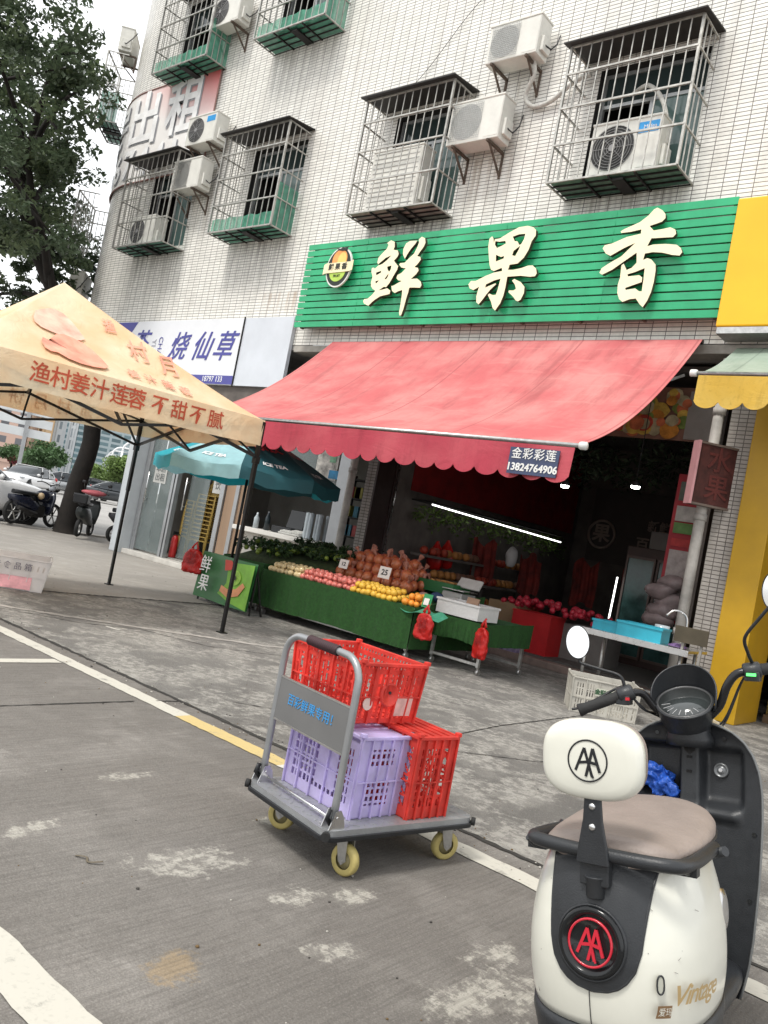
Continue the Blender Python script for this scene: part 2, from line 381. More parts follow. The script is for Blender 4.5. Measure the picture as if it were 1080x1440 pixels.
def ragged(name, pts, w, m, z=.004, seed=0, jit=.4, label=None, n=60):
    """thin uneven strip along a ground polyline"""
    rnd = random.Random(seed); b = MB(); P = [Vector((x, y, z)) for x, y in pts]; out = []
    for i in range(len(P)-1):
        k = max(1, int(n*(P[i+1]-P[i]).length/sum((P[j+1]-P[j]).length for j in range(len(P)-1))))
        for j in range(k+(i == len(P)-2)): out.append(P[i].lerp(P[i+1], j/k))
    L_, R_ = [], []
    for i, p in enumerate(out):
        t = (out[min(i+1, len(out)-1)]-out[max(i-1, 0)]).normalized(); nn = Vector((-t.y, t.x, 0))
        L_.append(p+nn*w/2*(1+rnd.uniform(-jit, jit))); R_.append(p-nn*w/2*(1+rnd.uniform(-jit, jit)))
    for i in range(len(out)-1): b.add([L_[i], R_[i], R_[i+1], L_[i+1]], [(0, 1, 2, 3)])
    o = b.build(name, m); o['kind'] = 'structure'
    return o
ragged('pavement_joint', [(-18, 3.66), (-9, 3.6), (30, 3.6)], .035, joint, seed=1, n=900, jit=.6)
ragged('pavement_joint', [(-4.50, -6), (-4.50, 3.26)], .014, joint, seed=2, n=260, jit=.6)
ragged('pavement_joint', [(-4.49, 3.42), (-4.46, 3.58)], .014, joint, seed=3, n=10, jit=.5)
ragged('pavement_joint', [(-8.95, 4.5), (-8.88, 5.2), (-8.84, 6.9), (-8.84, 9.6)], .05, joint, seed=4, n=160, jit=.8)
ragged('pavement_edge', [(-7.9, 3.75), (-7.1, 4.8), (-6.3, 6.0), (-5.9, 7.1)], .10, mat('edge_strip', (.33, .31, .285), .9, 0, .3, 10, .5), seed=5, n=90, jit=.3)
ragged('crack', [(-7.6, 3.9), (-7.1, 4.35), (-6.9, 4.9), (-6.2, 5.2), (-5.8, 5.9)], .012, joint, seed=31, n=90, jit=.9)
ragged('crack', [(-4.4, 4.0), (-3.9, 4.5), (-3.2, 4.7), (-2.7, 5.4), (-2.6, 6.3)], .010, joint, seed=32, n=90, jit=.9)
ragged('pavement_joint', [(-3.2, 3.8), (-3.45, 6.1), (-3.5, 8.0)], .012, joint, seed=12, n=100, jit=.7)
# painted bay markings, worn
def paint(name, col, wear=.5):
    M = bpy.data.materials.new(name); M.use_nodes = True; nt = M.node_tree; L = nt.links; b = nt.nodes['Principled BSDF']; b.inputs['Roughness'].default_value = .8
    tc = nd(nt, 'ShaderNodeTexCoord'); n1 = nd(nt, 'ShaderNodeTexNoise'); n1.inputs['Scale'].default_value = 7; n1.inputs['Detail'].default_value = 8; n1.inputs['Roughness'].default_value = .75; L.new(tc.outputs['Object'], n1.inputs['Vector'])
    r = nd(nt, 'ShaderNodeMapRange'); r.inputs[1].default_value = .56; r.inputs[2].default_value = .66; r.inputs[3].default_value = .06; r.inputs[4].default_value = wear; L.new(n1.outputs[0], r.inputs[0])
    n2 = nd(nt, 'ShaderNodeTexNoise'); n2.inputs['Scale'].default_value = 60; n2.inputs['Detail'].default_value = 4; L.new(tc.outputs['Object'], n2.inputs['Vector'])
    r2 = nd(nt, 'ShaderNodeMapRange'); r2.inputs[1].default_value = .5; r2.inputs[2].default_value = .8; r2.inputs[3].default_value = 0; r2.inputs[4].default_value = .35; L.new(n2.outputs[0], r2.inputs[0])
    a = nd(nt, 'ShaderNodeMath', operation='MAXIMUM'); L.new(r.outputs[0], a.inputs[0]); L.new(r2.outputs[0], a.inputs[1])
    mx = nd(nt, 'ShaderNodeMix', data_type='RGBA'); L.new(a.outputs[0], mx.inputs[0]); mx.inputs[6].default_value = (*col, 1); mx.inputs[7].default_value = (.2, .19, .17, 1); L.new(mx.outputs[2], b.inputs['Base Color'])
    return M
pw = paint('white_road_paint', (.50, .48, .42), .8); py_ = paint('yellowed_road_paint', (.52, .40, .17), .6); pg = paint('dusty_road_paint', (.55, .53, .48), .8)
ragged('road_marking', [(-18, 3.41), (-4.15, 3.385)], .125, pw, seed=6, n=260, jit=.08)
ragged('road_marking', [(-4.15, 3.385), (-3.2, 3.385)], .125, py_, seed=7, n=30, jit=.08)
ragged('road_marking', [(-3.2, 3.385), (-2.2, 3.38)], .12, pg, seed=8, n=30, jit=.15)
ragged('road_marking', [(-2.2, 3.38), (12, 3.38)], .13, pw, seed=9, n=200, jit=.08)
ragged('road_marking', [(-5.57, -3), (-5.57, 3.31)], .11, pw, seed=10, n=60, jit=.08)
ragged('road_marking', [(-14, 1.27), (8, 1.27)], .15, pw, seed=11, n=400, jit=.06)
# kerb at the far end of the walkway
b = MB(); b.box((-18.45, -11, -.02), (.3, 56, .12)); o = b.build('kerb', curbm, bevel=.015); o['kind'] = 'structure'

# ------------------------------------------------------------------ the building
tile = tiles('white_wall_tile', (.84, .82, .77), .19, .056, .0052, (.13, .12, .11), .07, .35, .26, stains=[(x_, z_, w_, l_, a_, c_) for x_, z_, w_, l_, a_, c_ in ((-5.3, 6.5, 2.0, 1.3, .6, (.25, .23, .2)), (-9.1, 6.45, 1.9, 1.4, .7, (.2, .19, .17)), (-12.8, 6.45, 1.9, 1.5, .6, (.22, .21, .19)), (-16.2, 6.45, 1.9, 1.5, .6, (.22, .21, .19)), (-7.7, 7.35, 1.1, 1.2, .6, (.28, .22, .15)), (-7.3, 8.5, 1.0, .9, .5, (.28, .24, .18)), (-15.0, 7.6, 1.1, 1.2, .5, (.28, .24, .18)), (-12.6, 10.3, 2.0, 1.8, .5, (.3, .28, .25)), (-11.9, 5.4, 1.2, .5, .6, (.35, .22, .12)))])
tile_dk = tiles('pilaster_tile', (.42, .39, .36), .10, .05, .005, (.08, .07, .065), .1, .4, .5)
conc = mat('grey_render', (.40, .39, .38), .85, 0, .2, 3, .3)
CX, CR = -17.85, 3.0
def wallpt(s, z, off=0):
    """s runs along the facade (x where it is flat), then round the corner"""
    if s >= CX: return Vector((s, 10-off, z))
    a = (CX-s)/CR
    if a < PI/2: return Vector((CX-(CR+off)*math.sin(a), 13-(CR+off)*math.cos(a), z))
    return Vector((CX-CR-off, 13+(a-PI/2)*CR, z))
bld = thing('tiled_building', 'white tiled apartment building with rounded corner above the shops', 'building', (-10, 10, 0))
holes = [(-16.85, -15.3), (-13.45, -11.93), (-9.75, -8.22), (-6.0, -4.44)]       # window openings z 6.62..8.38 and 10.6..12.3
SL = CX-CR*PI/2-6
xs = [SL]+[CX-CR*PI/2*(1-k/16) for k in range(17)]+[x for h in holes for x in h]+[-11.2, 3]
xs = sorted(set(xs)); zs = [4.42, 5.0, 6.62, 8.38, 10.60, 12.3, 16]
b = MB()
for i in range(len(xs)-1):
    for j in range(len(zs)-1):
        xm, zm = (xs[i]+xs[i+1])/2, (zs[j]+zs[j+1])/2
        if any(h[0] < xm < h[1] for h in holes) and (6.62 < zm < 8.38 or 10.6 < zm < 12.3): continue
        o_ = len(b.v); q = [(xs[i], zs[j]), (xs[i+1], zs[j]), (xs[i+1], zs[j+1]), (xs[i], zs[j+1])]
        b.add([wallpt(*p) for p in q], [(0, 1, 2, 3)], 0, True)
        for k, p in enumerate(q): b.uv[o_+k] = p
b.build('wall', tile, bld, world=True)
b = MB()                                                                   # back, roof, far side: closes the volume
b.b2((-20.7, 13.2, 4.42), (-20.4, 19, 16)); b.b2((-20.8, 10.3, 16.0), (3, 20, 16.3)); b.b2((2.9, 10.05, 0), (3.1, 20, 16)); b.b2((-20.5, 19.8, 0), (3, 20, 16))
b.b2((-20.6, 12.9, 4.34), (3, 20, 4.42)); b.b2((-17.85, 10.01, 4.34), (3, 12.9, 4.42))
b.build('shell', conc, bld, world=True)
b = MB()                                                                   # beam edge under the tiles
b.b2((-11.2, 9.99, 4.30), (3, 10.3, 4.415)); b.build('lintel', mat('stained_plaster', (.34, .32, .29), .9, 0, .25, 4, .3), bld, world=True, bevel=.01)
# windows
winframe = mat('window_frame', (.45, .46, .46), .35, .6, .1, 5)
winglass = mat('window_glass', (.03, .045, .045), .06, 0, .1, 3, spec=.8)
winglass_g = mat('window_glass_green', (.10, .16, .15), .08, 0, .1, 3, spec=.8)
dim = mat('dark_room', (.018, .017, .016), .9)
for zi, (z0, z1) in enumerate(((6.62, 8.38), (10.60, 12.3))):
    for k, (x0, x1) in enumerate(holes):
        f = MB(); t = .05; yb = 10.14
        for (a, c) in (((x0, z0), (x1, z0+t)), ((x0, z1-t), (x1, z1)), ((x0, z0+t), (x0+t, z1-t)), ((x1-t, z0+t), (x1, z1-t)), ((x0+t, z1-.5), (x1-t, z1-.45)), (((x0+x1)/2-.03, z0+t), ((x0+x1)/2+.03, z1-.5))):
            f.b2((a[0], yb, a[1]), (c[0], yb+.06, c[1]))
        w = f.build('window', winframe, bld, world=True)
        g = MB(); g.b2((x0+t, yb+.02, z1-.45), (x1-t, yb+.03, z1-t)); g.b2(((x0+x1)/2+.03, yb+.02, z0+t), (x1-t, yb+.03, z1-.5), 1)
        g.build('pane', [winglass, winglass_g], w, world=True)
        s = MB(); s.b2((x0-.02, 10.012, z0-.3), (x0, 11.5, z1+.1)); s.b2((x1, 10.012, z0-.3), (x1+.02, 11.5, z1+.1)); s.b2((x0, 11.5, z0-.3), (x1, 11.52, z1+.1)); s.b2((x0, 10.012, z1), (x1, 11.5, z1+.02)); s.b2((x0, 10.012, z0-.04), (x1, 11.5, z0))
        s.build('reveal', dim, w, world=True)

# ------------------------------------------------------------------ window cages
green_sheet = mat('green_plastic_sheet', (.08, .30, .20), .5, 0, .35, 6, alpha=.75)
green_dirty = mat('dirty_green_netting', (.10, .22, .17), .7, 0, .4, 9)
grey_sheet = mat('grey_board', (.30, .29, .27), .8, 0, .35, 5)
roofm = mat('cage_roof_sheet', (.035, .033, .032), .6, .2, .3, 8)
def cage(loc, rz, w, h, label, nb=11, skirt='none', dep=.55, floor=green_dirty, roof=True):
    """local: x along the wall 0..w, y 0 at the wall to -dep, z 0..h"""
    t = thing('window_cage', label, 'window cage', loc, (0, 0, rz), 'steel cages over the upper windows')
    rl = [0, h*.36/1.95*1.95/1.95, 0, 0]
    b = MB(); T = .0135; hz = [0, h*.27, h*.54, h*.79]
    for i in range(nb+1):
        x = w*i/nb; b.bar((x, -dep, 0), (x, -dep, h), T if 0 < i < nb else .032)
    for z in hz: b.bar((0, -dep-.012, z), (w, -dep-.012, z), .024)
    b.bar((0, -dep, h), (w, -dep, h), .028)
    for x in (0, w):
        for k in range(1, 4): b.bar((x, -dep*(1-k/4), 0), (x, -dep*(1-k/4), h), T)
        for z in hz+[h]: b.bar((x, -dep, z), (x, 0, z), .022)
    b.build('frame', bar_mat, t)
    b = MB()                                                                # base grid
    for k in range(5): y = -dep*k/4; b.bar((0, y, .0), (w, y, .0), .02)
    for x in (.3*w, .5*w, .7*w): b.bar((x, -dep, -.02), (x, 0, -.02), .026)
    b.box((w*.55, -dep*.45, -.03), (.16, dep*.8, .03)); b.build('base', dark_iron, t)
    b = MB(); b.box((w/2, -dep/2+.02, .018), (w*.97, dep*.9, .008)); b.build('floor_sheet', floor, t)
    if roof:
        b = MB(); b.box((w/2, -dep/2-.04, h+.05), (w+.14, dep+.16, .02), (R(7), 0, 0)); b.build('roof_sheet', roofm, t)
    if skirt != 'none':
        b = MB(); m_ = green_sheet if skirt == 'green' else grey_sheet; zz = h*.13 if skirt == 'green' else h*.5
        def wav(u, v): return Vector((.02+u*(w-.04), -dep+.04+.012*math.sin(u*37), .02+v*zz*(1+.05*math.sin(u*23))))
        b.grid(wav, 40, 2, flip=True); b.grid(lambda u, v: Vector((w-.02, -dep+.04+u*(dep-.06), .02+v*zz*(3.2 if skirt == 'green' else 1))), 4, 2); b.build('side_sheet', m_, t)
    return t
cage((-17.1, 10, 6.48), 0, 1.88, 1.95, 'leftmost cage of the lower row with a dark roof, just right of the rounded corner', 10, dep=.55)
cage((-13.70, 10, 6.50), 0, 1.83, 1.95, 'cage with green sheeting behind its lower bars, above the blue lettered tea sign', 11, 'green', floor=green_sheet)
cage((-9.97, 10, 6.48), 0, 1.79, 1.95, 'cage holding a tall grey unit above the left half of the green sign', 11, 'none', floor=grey_sheet)
cage((-6.20, 10, 6.52), 0, 1.82, 1.93, 'cage around an outdoor unit with a blue sticker, upper right of the green sign', 12)
cage((-16.95, 10, 10.42), 0, 1.95, 1.95, 'cage with green floor directly above the red and white rental banner', 11, 'green', floor=green_sheet)
cage((-13.47, 10, 10.36), 0, 1.95, 1.95, 'cage with green floor at the top edge, right of the uppermost centre unit', 11, 'green', floor=green_sheet)
def oncurve(s): return math.atan2(-(CX-s), 0) if 0 else -(CX-s)/CR
def curved_cage(s, z, h, lab, sk):
    p = wallpt(s-.0, z); a = (CX-s)/CR
    return cage((p.x, p.y, z), -a, 1.3, h, lab, 7, sk, dep=.5, floor=green_sheet, roof=False)
curved_cage(-20.2, 9.95, 1.7, 'narrow cage with green foot on the rounded corner beside the tree crown', 'green')
curved_cage(-20.3, 6.6, 1.6, 'plain narrow cage low on the rounded corner beside the tree', 'none')

# ------------------------------------------------------------------ air conditioner outdoor units
acw = mat('ac_white', (.66, .65, .60), .45, 0, .1, 4, coat=.1)
acg = mat('ac_grille', (.40, .40, .38), .5, 0, .1, 6)
acd = mat('ac_dark', (.03, .03, .03), .6)
def ac(loc, rz, w, h, label, style='square', d=.32, brackets=True, sticker=None, gap=.12, pipe=True):
    """local: x 0..w, back face at y=-gap, z 0..h"""
    t = thing('ac_unit', label, 'air conditioner', loc, (0, 0, rz), 'outdoor air conditioning units on the facade')
    y1 = -gap; y0 = -gap-d
    b = MB(); b.b2((0, y0, 0), (w, y1, h)); b.build('casing', acw, t, bevel=.012)
    b = MB(); b.b2((-.008, y0-.012, h-.015), (w+.012, y1+.01, h+.018)); b.build('lid', acw, t, bevel=.008)
    cx, cz, r = w*.34, h*.5, h*.42
    if style != 'back':
        b = MB(); b.disc((cx, y0-.004, cz), (0, 1, 0), r, 32, h=.003); b.build('fan_opening', acd if style == 'dark' else acg, t)
        b = MB()
        if style == 'square':
            for k in range(17): x = cx-r*.98+2*r*.98*k/16; b.bar((x, y0-.012, cz-r), (x, y0-.012, cz+r), .004)
            for k in range(17): z = cz-r+2*r*k/16; b.bar((cx-r, y0-.017, z), (cx+r, y0-.017, z), .004)
        elif style == 'louver':
            for k in range(26): z = cz-r+2*r*k/25; b.bar((cx-r, y0-.012, z), (cx+r, y0-.012, z), .006)
            b.b2((cx-r-.01, y0-.016, cz-r-.012), (cx+r+.01, y0-.004, cz-r)); b.b2((cx-r-.01, y0-.016, cz+r), (cx+r+.01, y0-.004, cz+r+.012))
        else:
            for k in range(1, 9): b.tube([(cx+r*k/8*math.cos(a*PI/16), y0-.012, cz+r*k/8*math.sin(a*PI/16)) for a in range(32)], .0035, 5, closed=True)
            for k in range(8): a = k*PI/4; b.bar((cx, y0-.016, cz), (cx+r*math.cos(a), y0-.016, cz+r*math.sin(a)), .005)
            b.disc((cx, y0-.022, cz), (0, 1, 0), r*.16, 16, h=.006)
        b.build('fan_grille', acd if style == 'dark' else galv, t) if style != 'dark' else b.build('fan_grille', mat('ac_ring', (.3, .3, .3), .4), t)
    else:
        b = MB()
        for k in range(12): z = .06+(h-.12)*k/11; b.b2((.05, y0-.008, z), (w-.05, y0-.001, z+.012))
        b.build('rear_fins', acg, t)
    b = MB(); b.b2((w*.72, y0-.004, h*.06), (w*.985, y0-.001, h*.94)); b.build('service_panel', acw, t)
    if sticker:
        s = MB(); s.b2((w*.68, y0-.008, h*.70), (w*.96, y0-.005, h*.90)); s.build('sticker', mat('blue_sticker', (.03, .28, .62), .4), t)
        q = t.rotation_euler.z
        M_ = Matrix.Translation((w*.84, y0-.010, h*.80))@Euler((R(90), 0, 0)).to_matrix().to_4x4()
        text('sticker_lettering', sticker, .075, mat('white_print', (.75, .75, .75), .5), t, M_, ext=.0008, world=False)
    b = MB(); b.b2((w, y0+.08, h*.12), (w+.05, y1-.03, h*.5)); b.build('valve_cover', acw, t, bevel=.01)
    if brackets:
        for x in (w*.16, w*.84):
            b = MB(); b.bar((x, y0-.03, -.03), (x, 0, -.03), .036); b.bar((x, 0, -.03), (x, 0, -.42), .036); b.bar((x, y0+.04, -.04), (x, -.01, -.38), .026); b.build('bracket', rust, t)
    if pipe:
        b = MB(); b.tube([(w+.04, y0+.15, h*.3), (w+.12, y0+.2, h*.2), (w+.13, y1, h*.45), (w+.09, -.02, h*.8)], .012, 6); b.build('pipe', acd, t)
    return t
ac((-7.76, 10, 8.62), 0, .88, .58, 'white unit, upper of the two between the right cages, its hose looping below', 'square')
ac((-8.22, 10, 7.42), 0, .95, .66, 'unit with square mesh grille between the two right cages, just below another unit', 'square')
ac((-15.28, 10, 8.55), 0, .95, .60, 'unit with a round dark fan in front of the rental banner', 'dark', sticker=' ')
ac((-15.5, 10, 7.62), 0, .95, .62, 'louvred unit on brackets directly below the round fan unit', 'louver')
ac((-15.27, 10, 11.08), 0, .95, .62, 'unit at the top edge between the two highest cages', 'dark')
ac((-5.72, 10, 6.60), 0, .98, .72, 'unit with a blue sticker standing inside the right cage', 'dark', brackets=False, sticker='Midea', pipe=False, gap=.08)
ac((-9.72, 10, 6.56), 0, 1.05, 1.0, 'tall grey cased unit standing inside the cage above the green sign', 'back', brackets=False, pipe=False, gap=.1)
ac((-16.75, 10, 6.54), 0, .9, .62, 'dusty unit standing inside the leftmost lower cage', 'dark', brackets=False, pipe=False, gap=.1)
pA = wallpt(-20.0, 11.3); ac((pA.x, pA.y, 11.85), -(CX+20.0)/CR, .85, .58, 'unit high on the rounded corner beside the tree top', 'louver')
pB = wallpt(-20.0, 6.3); ac((pB.x, pB.y, 5.62), -(CX+20.0)/CR, .9, .66, 'unit on the rounded corner just above the tent peak', 'louver')
# loose white hoses
hose = mat('white_hose', (.55, .54, .50), .7, 0, .2, 20)
def smooth(pts, k=6):
    P = [Vector(p) for p in pts]; out = []
    for i in range(len(P)-1):
        a, c = P[i], P[i+1]; p0 = P[i-1] if i else a; p3 = P[i+2] if i+2 < len(P) else c
        for j in range(k):
            t = j/k; out.append(.5*((2*a)+(c-p0)*t+(2*p0-5*a+4*c-p3)*t*t+(3*a-p0-3*c+p3)*t**3))
    out.append(P[-1]); return out
cabm = mat('black_cable', (.02, .02, .02), .6)
tag(MB().tube(smooth([(-7.9, 9.97, 10.5), (-8.6, 9.97, 9.9), (-9.4, 9.97, 9.0), (-10.3, 9.97, 8.4)], 8), .005, 5).build('cable', cabm), 'thin black cable slanting down the tiles to the cage above the green sign', 'cable')
b = MB(); pts = [(-7.05, 9.75, 8.75), (-7.0, 9.8, 8.45), (-7.15, 9.9, 8.2), (-7.0, 9.93, 8.02), (-6.7, 9.93, 8.05), (-6.35, 9.9, 8.25), (-6.1, 9.9, 8.3)]
b.tube(smooth(pts), .035, 8); tag(b.build('hose', hose, bevel=0), 'white wrapped hose looping from the upper unit into the right cage', 'hose')
b = MB(); b.tube(smooth([(-5.5, 10.1, 8.0), (-5.2, 9.9, 7.95), (-4.95, 9.85, 7.7), (-4.78, 9.8, 7.3), (-4.75, 9.8, 7.0)]), .03, 8)
tag(b.build('hose', hose), 'white hose bending down inside the right cage to its unit', 'hose')
GLYPHS={'xian':(-8.75,[[(-301,571),(-227,610),(-145,578),(-125,498),(-137,448),(-42,428),(-11,367),(-25,324),(-83,264),(30,166),(20,109),(-30,16),(-84,-96),(-141,-164),(-186,-153),(-289,-209),(-207,-200),(-112,-182),(-35,-227),(-39,-278),(-134,-293),(-230,-308),(-334,-363),(-391,-406),(-446,-456),(-552,-413),(-579,-373),(-562,-341),(-494,-337),(-421,-288),(-355,-212),(-424,-177),(-470,-129),(-487,-62),(-476,29),(-522,110),(-529,170),(-498,181),(-458,159),(-394,207),(-315,228),(-229,287),(-156,359),(-272,322),(-407,227),(-433,262),(-427,340),(-360,407),(-284,472),(-262,535)],[(-201,175),(-114,188),(-114,124),(-138,87),(-181,128)],[(-415,91),(-311,113),(-312,84),(-400,44)],[(-209,-28),(-143,61),(-144,10),(-174,-34)],[(-392,-54),(-317,-43),(-376,-97)],[(345,574),(398,613),(468,582),(493,511),(476,450),(424,379),(379,307),(446,287),(464,244),(424,184),(366,132),(441,114),(463,69),(426,15),(341,-55),(466,-56),(549,-110),(578,-168),(557,-206),(438,-196),(343,-194),(338,-269),(322,-369),(307,-532),(284,-632),(253,-637),(231,-580),(229,-441),(221,-314),(208,-225),(131,-241),(65,-267),(-2,-228),(-35,-150),(10,-146),(83,-111),(163,-77),(87,-64),(42,-26),(49,24),(123,52),(195,120),(101,142),(44,191),(59,215),(147,216),(226,286),(305,350),(354,472),(363,535)],[(128,293),(81,354),(67,445),(102,531),(174,563),(318,557),(297,515),(222,432),(165,342),(140,280)]]),'guo':(-6.73,[[(-341,470),(-301,502),(-273,470),(-250,398),(-246,450),(-156,460),(-13,534),(130,596),(271,602),(366,573),(419,528),(430,448),(383,373),(358,251),(305,142),(219,62),(91,54),(81,-20),(161,-25),(286,-10),(395,20),(470,20),(537,-32),(561,-100),(541,-138),(467,-142),(310,-119),(90,-120),(92,-279),(84,-393),(56,-506),(-8,-607),(-56,-571),(-104,-477),(-180,-376),(-165,-353),(-98,-379),(-46,-376),(-30,-296),(-18,-141),(-126,-164),(-250,-216),(-253,-262),(-90,-206),(-74,-219),(-152,-290),(-205,-357),(-266,-448),(-314,-507),(-359,-474),(-379,-385),(-370,-292),(-360,-245),(-454,-288),(-523,-261),(-561,-200),(-527,-148),(-443,-153),(-279,-85),(-152,-46),(-15,-31),(-32,16),(-157,-23),(-209,-2),(-254,77),(-302,232),(-336,352)],[(-229,423),(-159,410),(-60,413),(-38,375),(-104,345),(-178,316),(-223,367)],[(54,465),(153,490),(254,489),(252,419),(217,342),(187,333),(149,388),(102,395)],[(113,253),(209,320),(199,275),(156,175),(103,191)],[(-173,217),(-81,179),(-30,189),(-29,154),(-155,117)],[(181,-180),(216,-159),(330,-211),(406,-282),(415,-373),(383,-461),(345,-488),(302,-470),(244,-411),(160,-350),(160,-322),(239,-325),(273,-304),(240,-240)]]),'xiang':(-4.71,[[(78,638),(117,656),(190,614),(239,561),(249,507),(212,464),(58,423),(124,359),(230,367),(333,381),(404,345),(423,290),(392,250),(251,255),(113,259),(77,161),(158,176),(313,171),(457,148),(517,102),(544,48),(517,7),(422,22),(287,62),(165,77),(65,66),(56,-16),(107,4),(165,-18),(232,-88),(247,-171),(250,-312),(238,-441),(210,-546),(166,-629),(124,-596),(53,-514),(-25,-519),(-118,-552),(-169,-514),(-210,-434),(-225,-324),(-212,-228),(-224,-70),(-197,-47),(-142,-135),(-79,-109),(-24,-47),(-49,87),(-175,0),(-341,-117),(-471,-176),(-515,-149),(-495,-89),(-409,-33),(-248,54),(-92,217),(-231,162),(-403,71),(-475,107),(-534,180),(-511,223),(-410,237),(-221,307),(-40,333),(-43,389),(-183,370),(-308,366),(-325,389),(-280,415),(-82,487),(14,561)],[(-108,-219),(-119,-191),(-19,-167),(97,-124),(108,-258),(115,-424),(78,-422),(22,-382),(-105,-396),(-114,-368),(-23,-340),(92,-304),(87,-245),(45,-212)]])}
# ------------------------------------------------------------------ green shop sign
slatm = mat('green_slat', (.03, .42, .19), .35, 0, .16, 2.2, .12, 14, coat=.2)
sg = thing('shop_sign', 'long green slatted sign with cream brush characters above the red awning', 'shop sign', (-7.33, 9.9, 5.4))
rs_ = random.Random(2); b = MB(); z0, z1 = 4.655, 6.16; ns = 13; ph = (z1-z0)/ns
for i in range(ns):
    z = z0+i*ph
    b.box((-7.33, 9.73, z+ph/2), (7.36, .03, ph*.80), (R(6+rs_.uniform(-1.5, 1.5)), 0, 0)); [b.box((x_, 9.712, z+ph/2), (.006, .004, ph*.8)) for x_ in (-9.6, -6.9, -5.2)]
b.build('slats', slatm, sg, world=True, bevel=.004)
b = MB()
for x in [-10.9+k*.9 for k in range(9)]: b.b2((x-.02, 9.78, z0+.01), (x+.02, 9.85, z1-.01))
for z in (z0+.2, z1-.2): b.b2((-10.95, 9.852, z-.02), (-3.72, 9.9, z+.02))
for x in (-10.8, -8.5, -6.1, -3.9):
    for z in (z0+.2, z1-.2): b.b2((x-.02, 9.902, z-.018), (x+.02, 10, z+.018))
b.build('frame', rust, sg, world=True)
b = MB(); b.b2((-10.97, 9.845, z0+.02), (-3.7, 9.85, z1-.02)); b.build('backing', mat('sign_backing', (.25, .25, .23), .8, 0, .3, 4), sg, world=True)
cream = mat('cream_letter', (.86, .80, .56), .4, 0, .05, 4); lside = mat('letter_side', (.05, .045, .03), .5)
def glyph_mesh(name, key):
    x0, L = GLYPHS[key]
    cu = bpy.data.curves.new('g', 'CURVE'); cu.dimensions = '2D'; cu.fill_mode = 'BOTH'; cu.extrude = .03
    for q in L:
        sp = cu.splines.new('POLY'); sp.points.add(len(q)-1); sp.use_cyclic_u = True
        for k, (x, y) in enumerate(q): sp.points[k].co = (x/1000, y/1000, 0, 1)
    o = bpy.data.objects.new('g', cu); COL.objects.link(o)
    me = bpy.data.meshes.new_from_object(o.evaluated_get(bpy.context.evaluated_depsgraph_get())); bpy.data.objects.remove(o)
    me.transform(Matrix.Translation((x0, 9.61, 5.4))@Euler((R(90), 0, 0)).to_matrix().to_4x4()); me.transform(Matrix.Translation((7.33, -9.9, -5.4)))
    me.materials.clear(); me.materials.append(cream); me.materials.append(lside)
    me.name = name
    for p in me.polygons: p.material_index = 0 if abs(p.normal.y) > .9 else 1
    ob = bpy.data.objects.new(name, me); COL.objects.link(ob); ob.parent = sg
    return ob
for k in ('xian', 'guo', 'xiang'): glyph_mesh('character', k)
# round fruit emblem
ec = Vector((-10.05, 9.62, 5.64))
def ring_poly(rx, rz, n=40, sq=2, z0=-9, z1=9, dz=0):
    out = []
    for k in range(n):
        a = 2*PI*k/n; out.append((rx*abs(math.cos(a))**(2/sq)*(1 if math.cos(a) > 0 else -1), max(z0, min(z1, rz*abs(math.sin(a))**(2/sq)*(1 if math.sin(a) > 0 else -1)+dz))))
    return out
EM = lambda y: (lambda x, z, h: ec+Vector((x, y-h, z)))
em = MB().prism(ring_poly(.29, .345), EM(0), .03).build('emblem', mat('emblem_white', (.8, .8, .76), .5), sg, world=True)
MB().prism(ring_poly(.265, .32), EM(-.031), .004).build('emblem_disc', mat('emblem_black', (.02, .025, .02), .5), em, world=True)
MB().prism(ring_poly(.17, .17, dz=.13), EM(-.036), .004).build('mango', mat('mango_print', (.80, .33, .10), .5, 0, .35, 3), em, world=True)
MB().prism(ring_poly(.10, .14, dz=.11), lambda x, z, h: ec+Vector((x+.06, -.041-h, z)), .003).build('mango', mat('mango_yellow', (.85, .55, .16), .5, 0, .2, 3), em, world=True)
MB().prism([(-.05, .29), (-.12, .33), (-.02, .315), (.02, .34), (.09, .325), (.16, .35), (.13, .28), (.03, .275)], EM(-.041), .005).build('leaf', mat('emblem_black', (0, 0, 0)), em, world=True)
MB().prism(ring_poly(.19, .20, z1=-.08, dz=-.05), EM(-.036), .004).build('lime', mat('lime_print', (.42, .60, .10), .5), em, world=True)
MB().prism([(-.33, -.12), (-.28, -.10), (.28, -.09), (.34, -.07), (.34, .10), (.28, .075), (-.28, .075), (-.33, .05)], EM(-.045), .008).build('ribbon', mat('ribbon_cream', (.85, .76, .50), .5), em, world=True)
text('ribbon_lettering', '鲜 果 香', .12, mat('emblem_black', (0, 0, 0)), em, face_street(ec.x, ec.y-.055, ec.z-.005), off=.003)
text('lime_lettering', 'FRUIT', .06, mat('emblem_black', (0, 0, 0)), em, face_street(ec.x, ec.y-.043, ec.z-.155), off=.001)

# ------------------------------------------------------------------ neighbouring yellow sign
yel = mat('yellow_panel', (.84, .46, .010), .35, 0, .05, 1.5, coat=.2)
ys = thing('yellow_sign', 'plain glossy yellow sign board right of the green sign', 'shop sign', (-.2, 9.8, 5.3))
MB().b2((-3.62, 9.62, 4.52), (2.8, 9.98, 6.08)).build('panel', yel, ys, world=True, bevel=.02)
b = MB(); b.b2((-3.6, 9.63, 4.44), (2.8, 9.97, 4.515)); b.build('edge_trim', galv, ys, world=True)

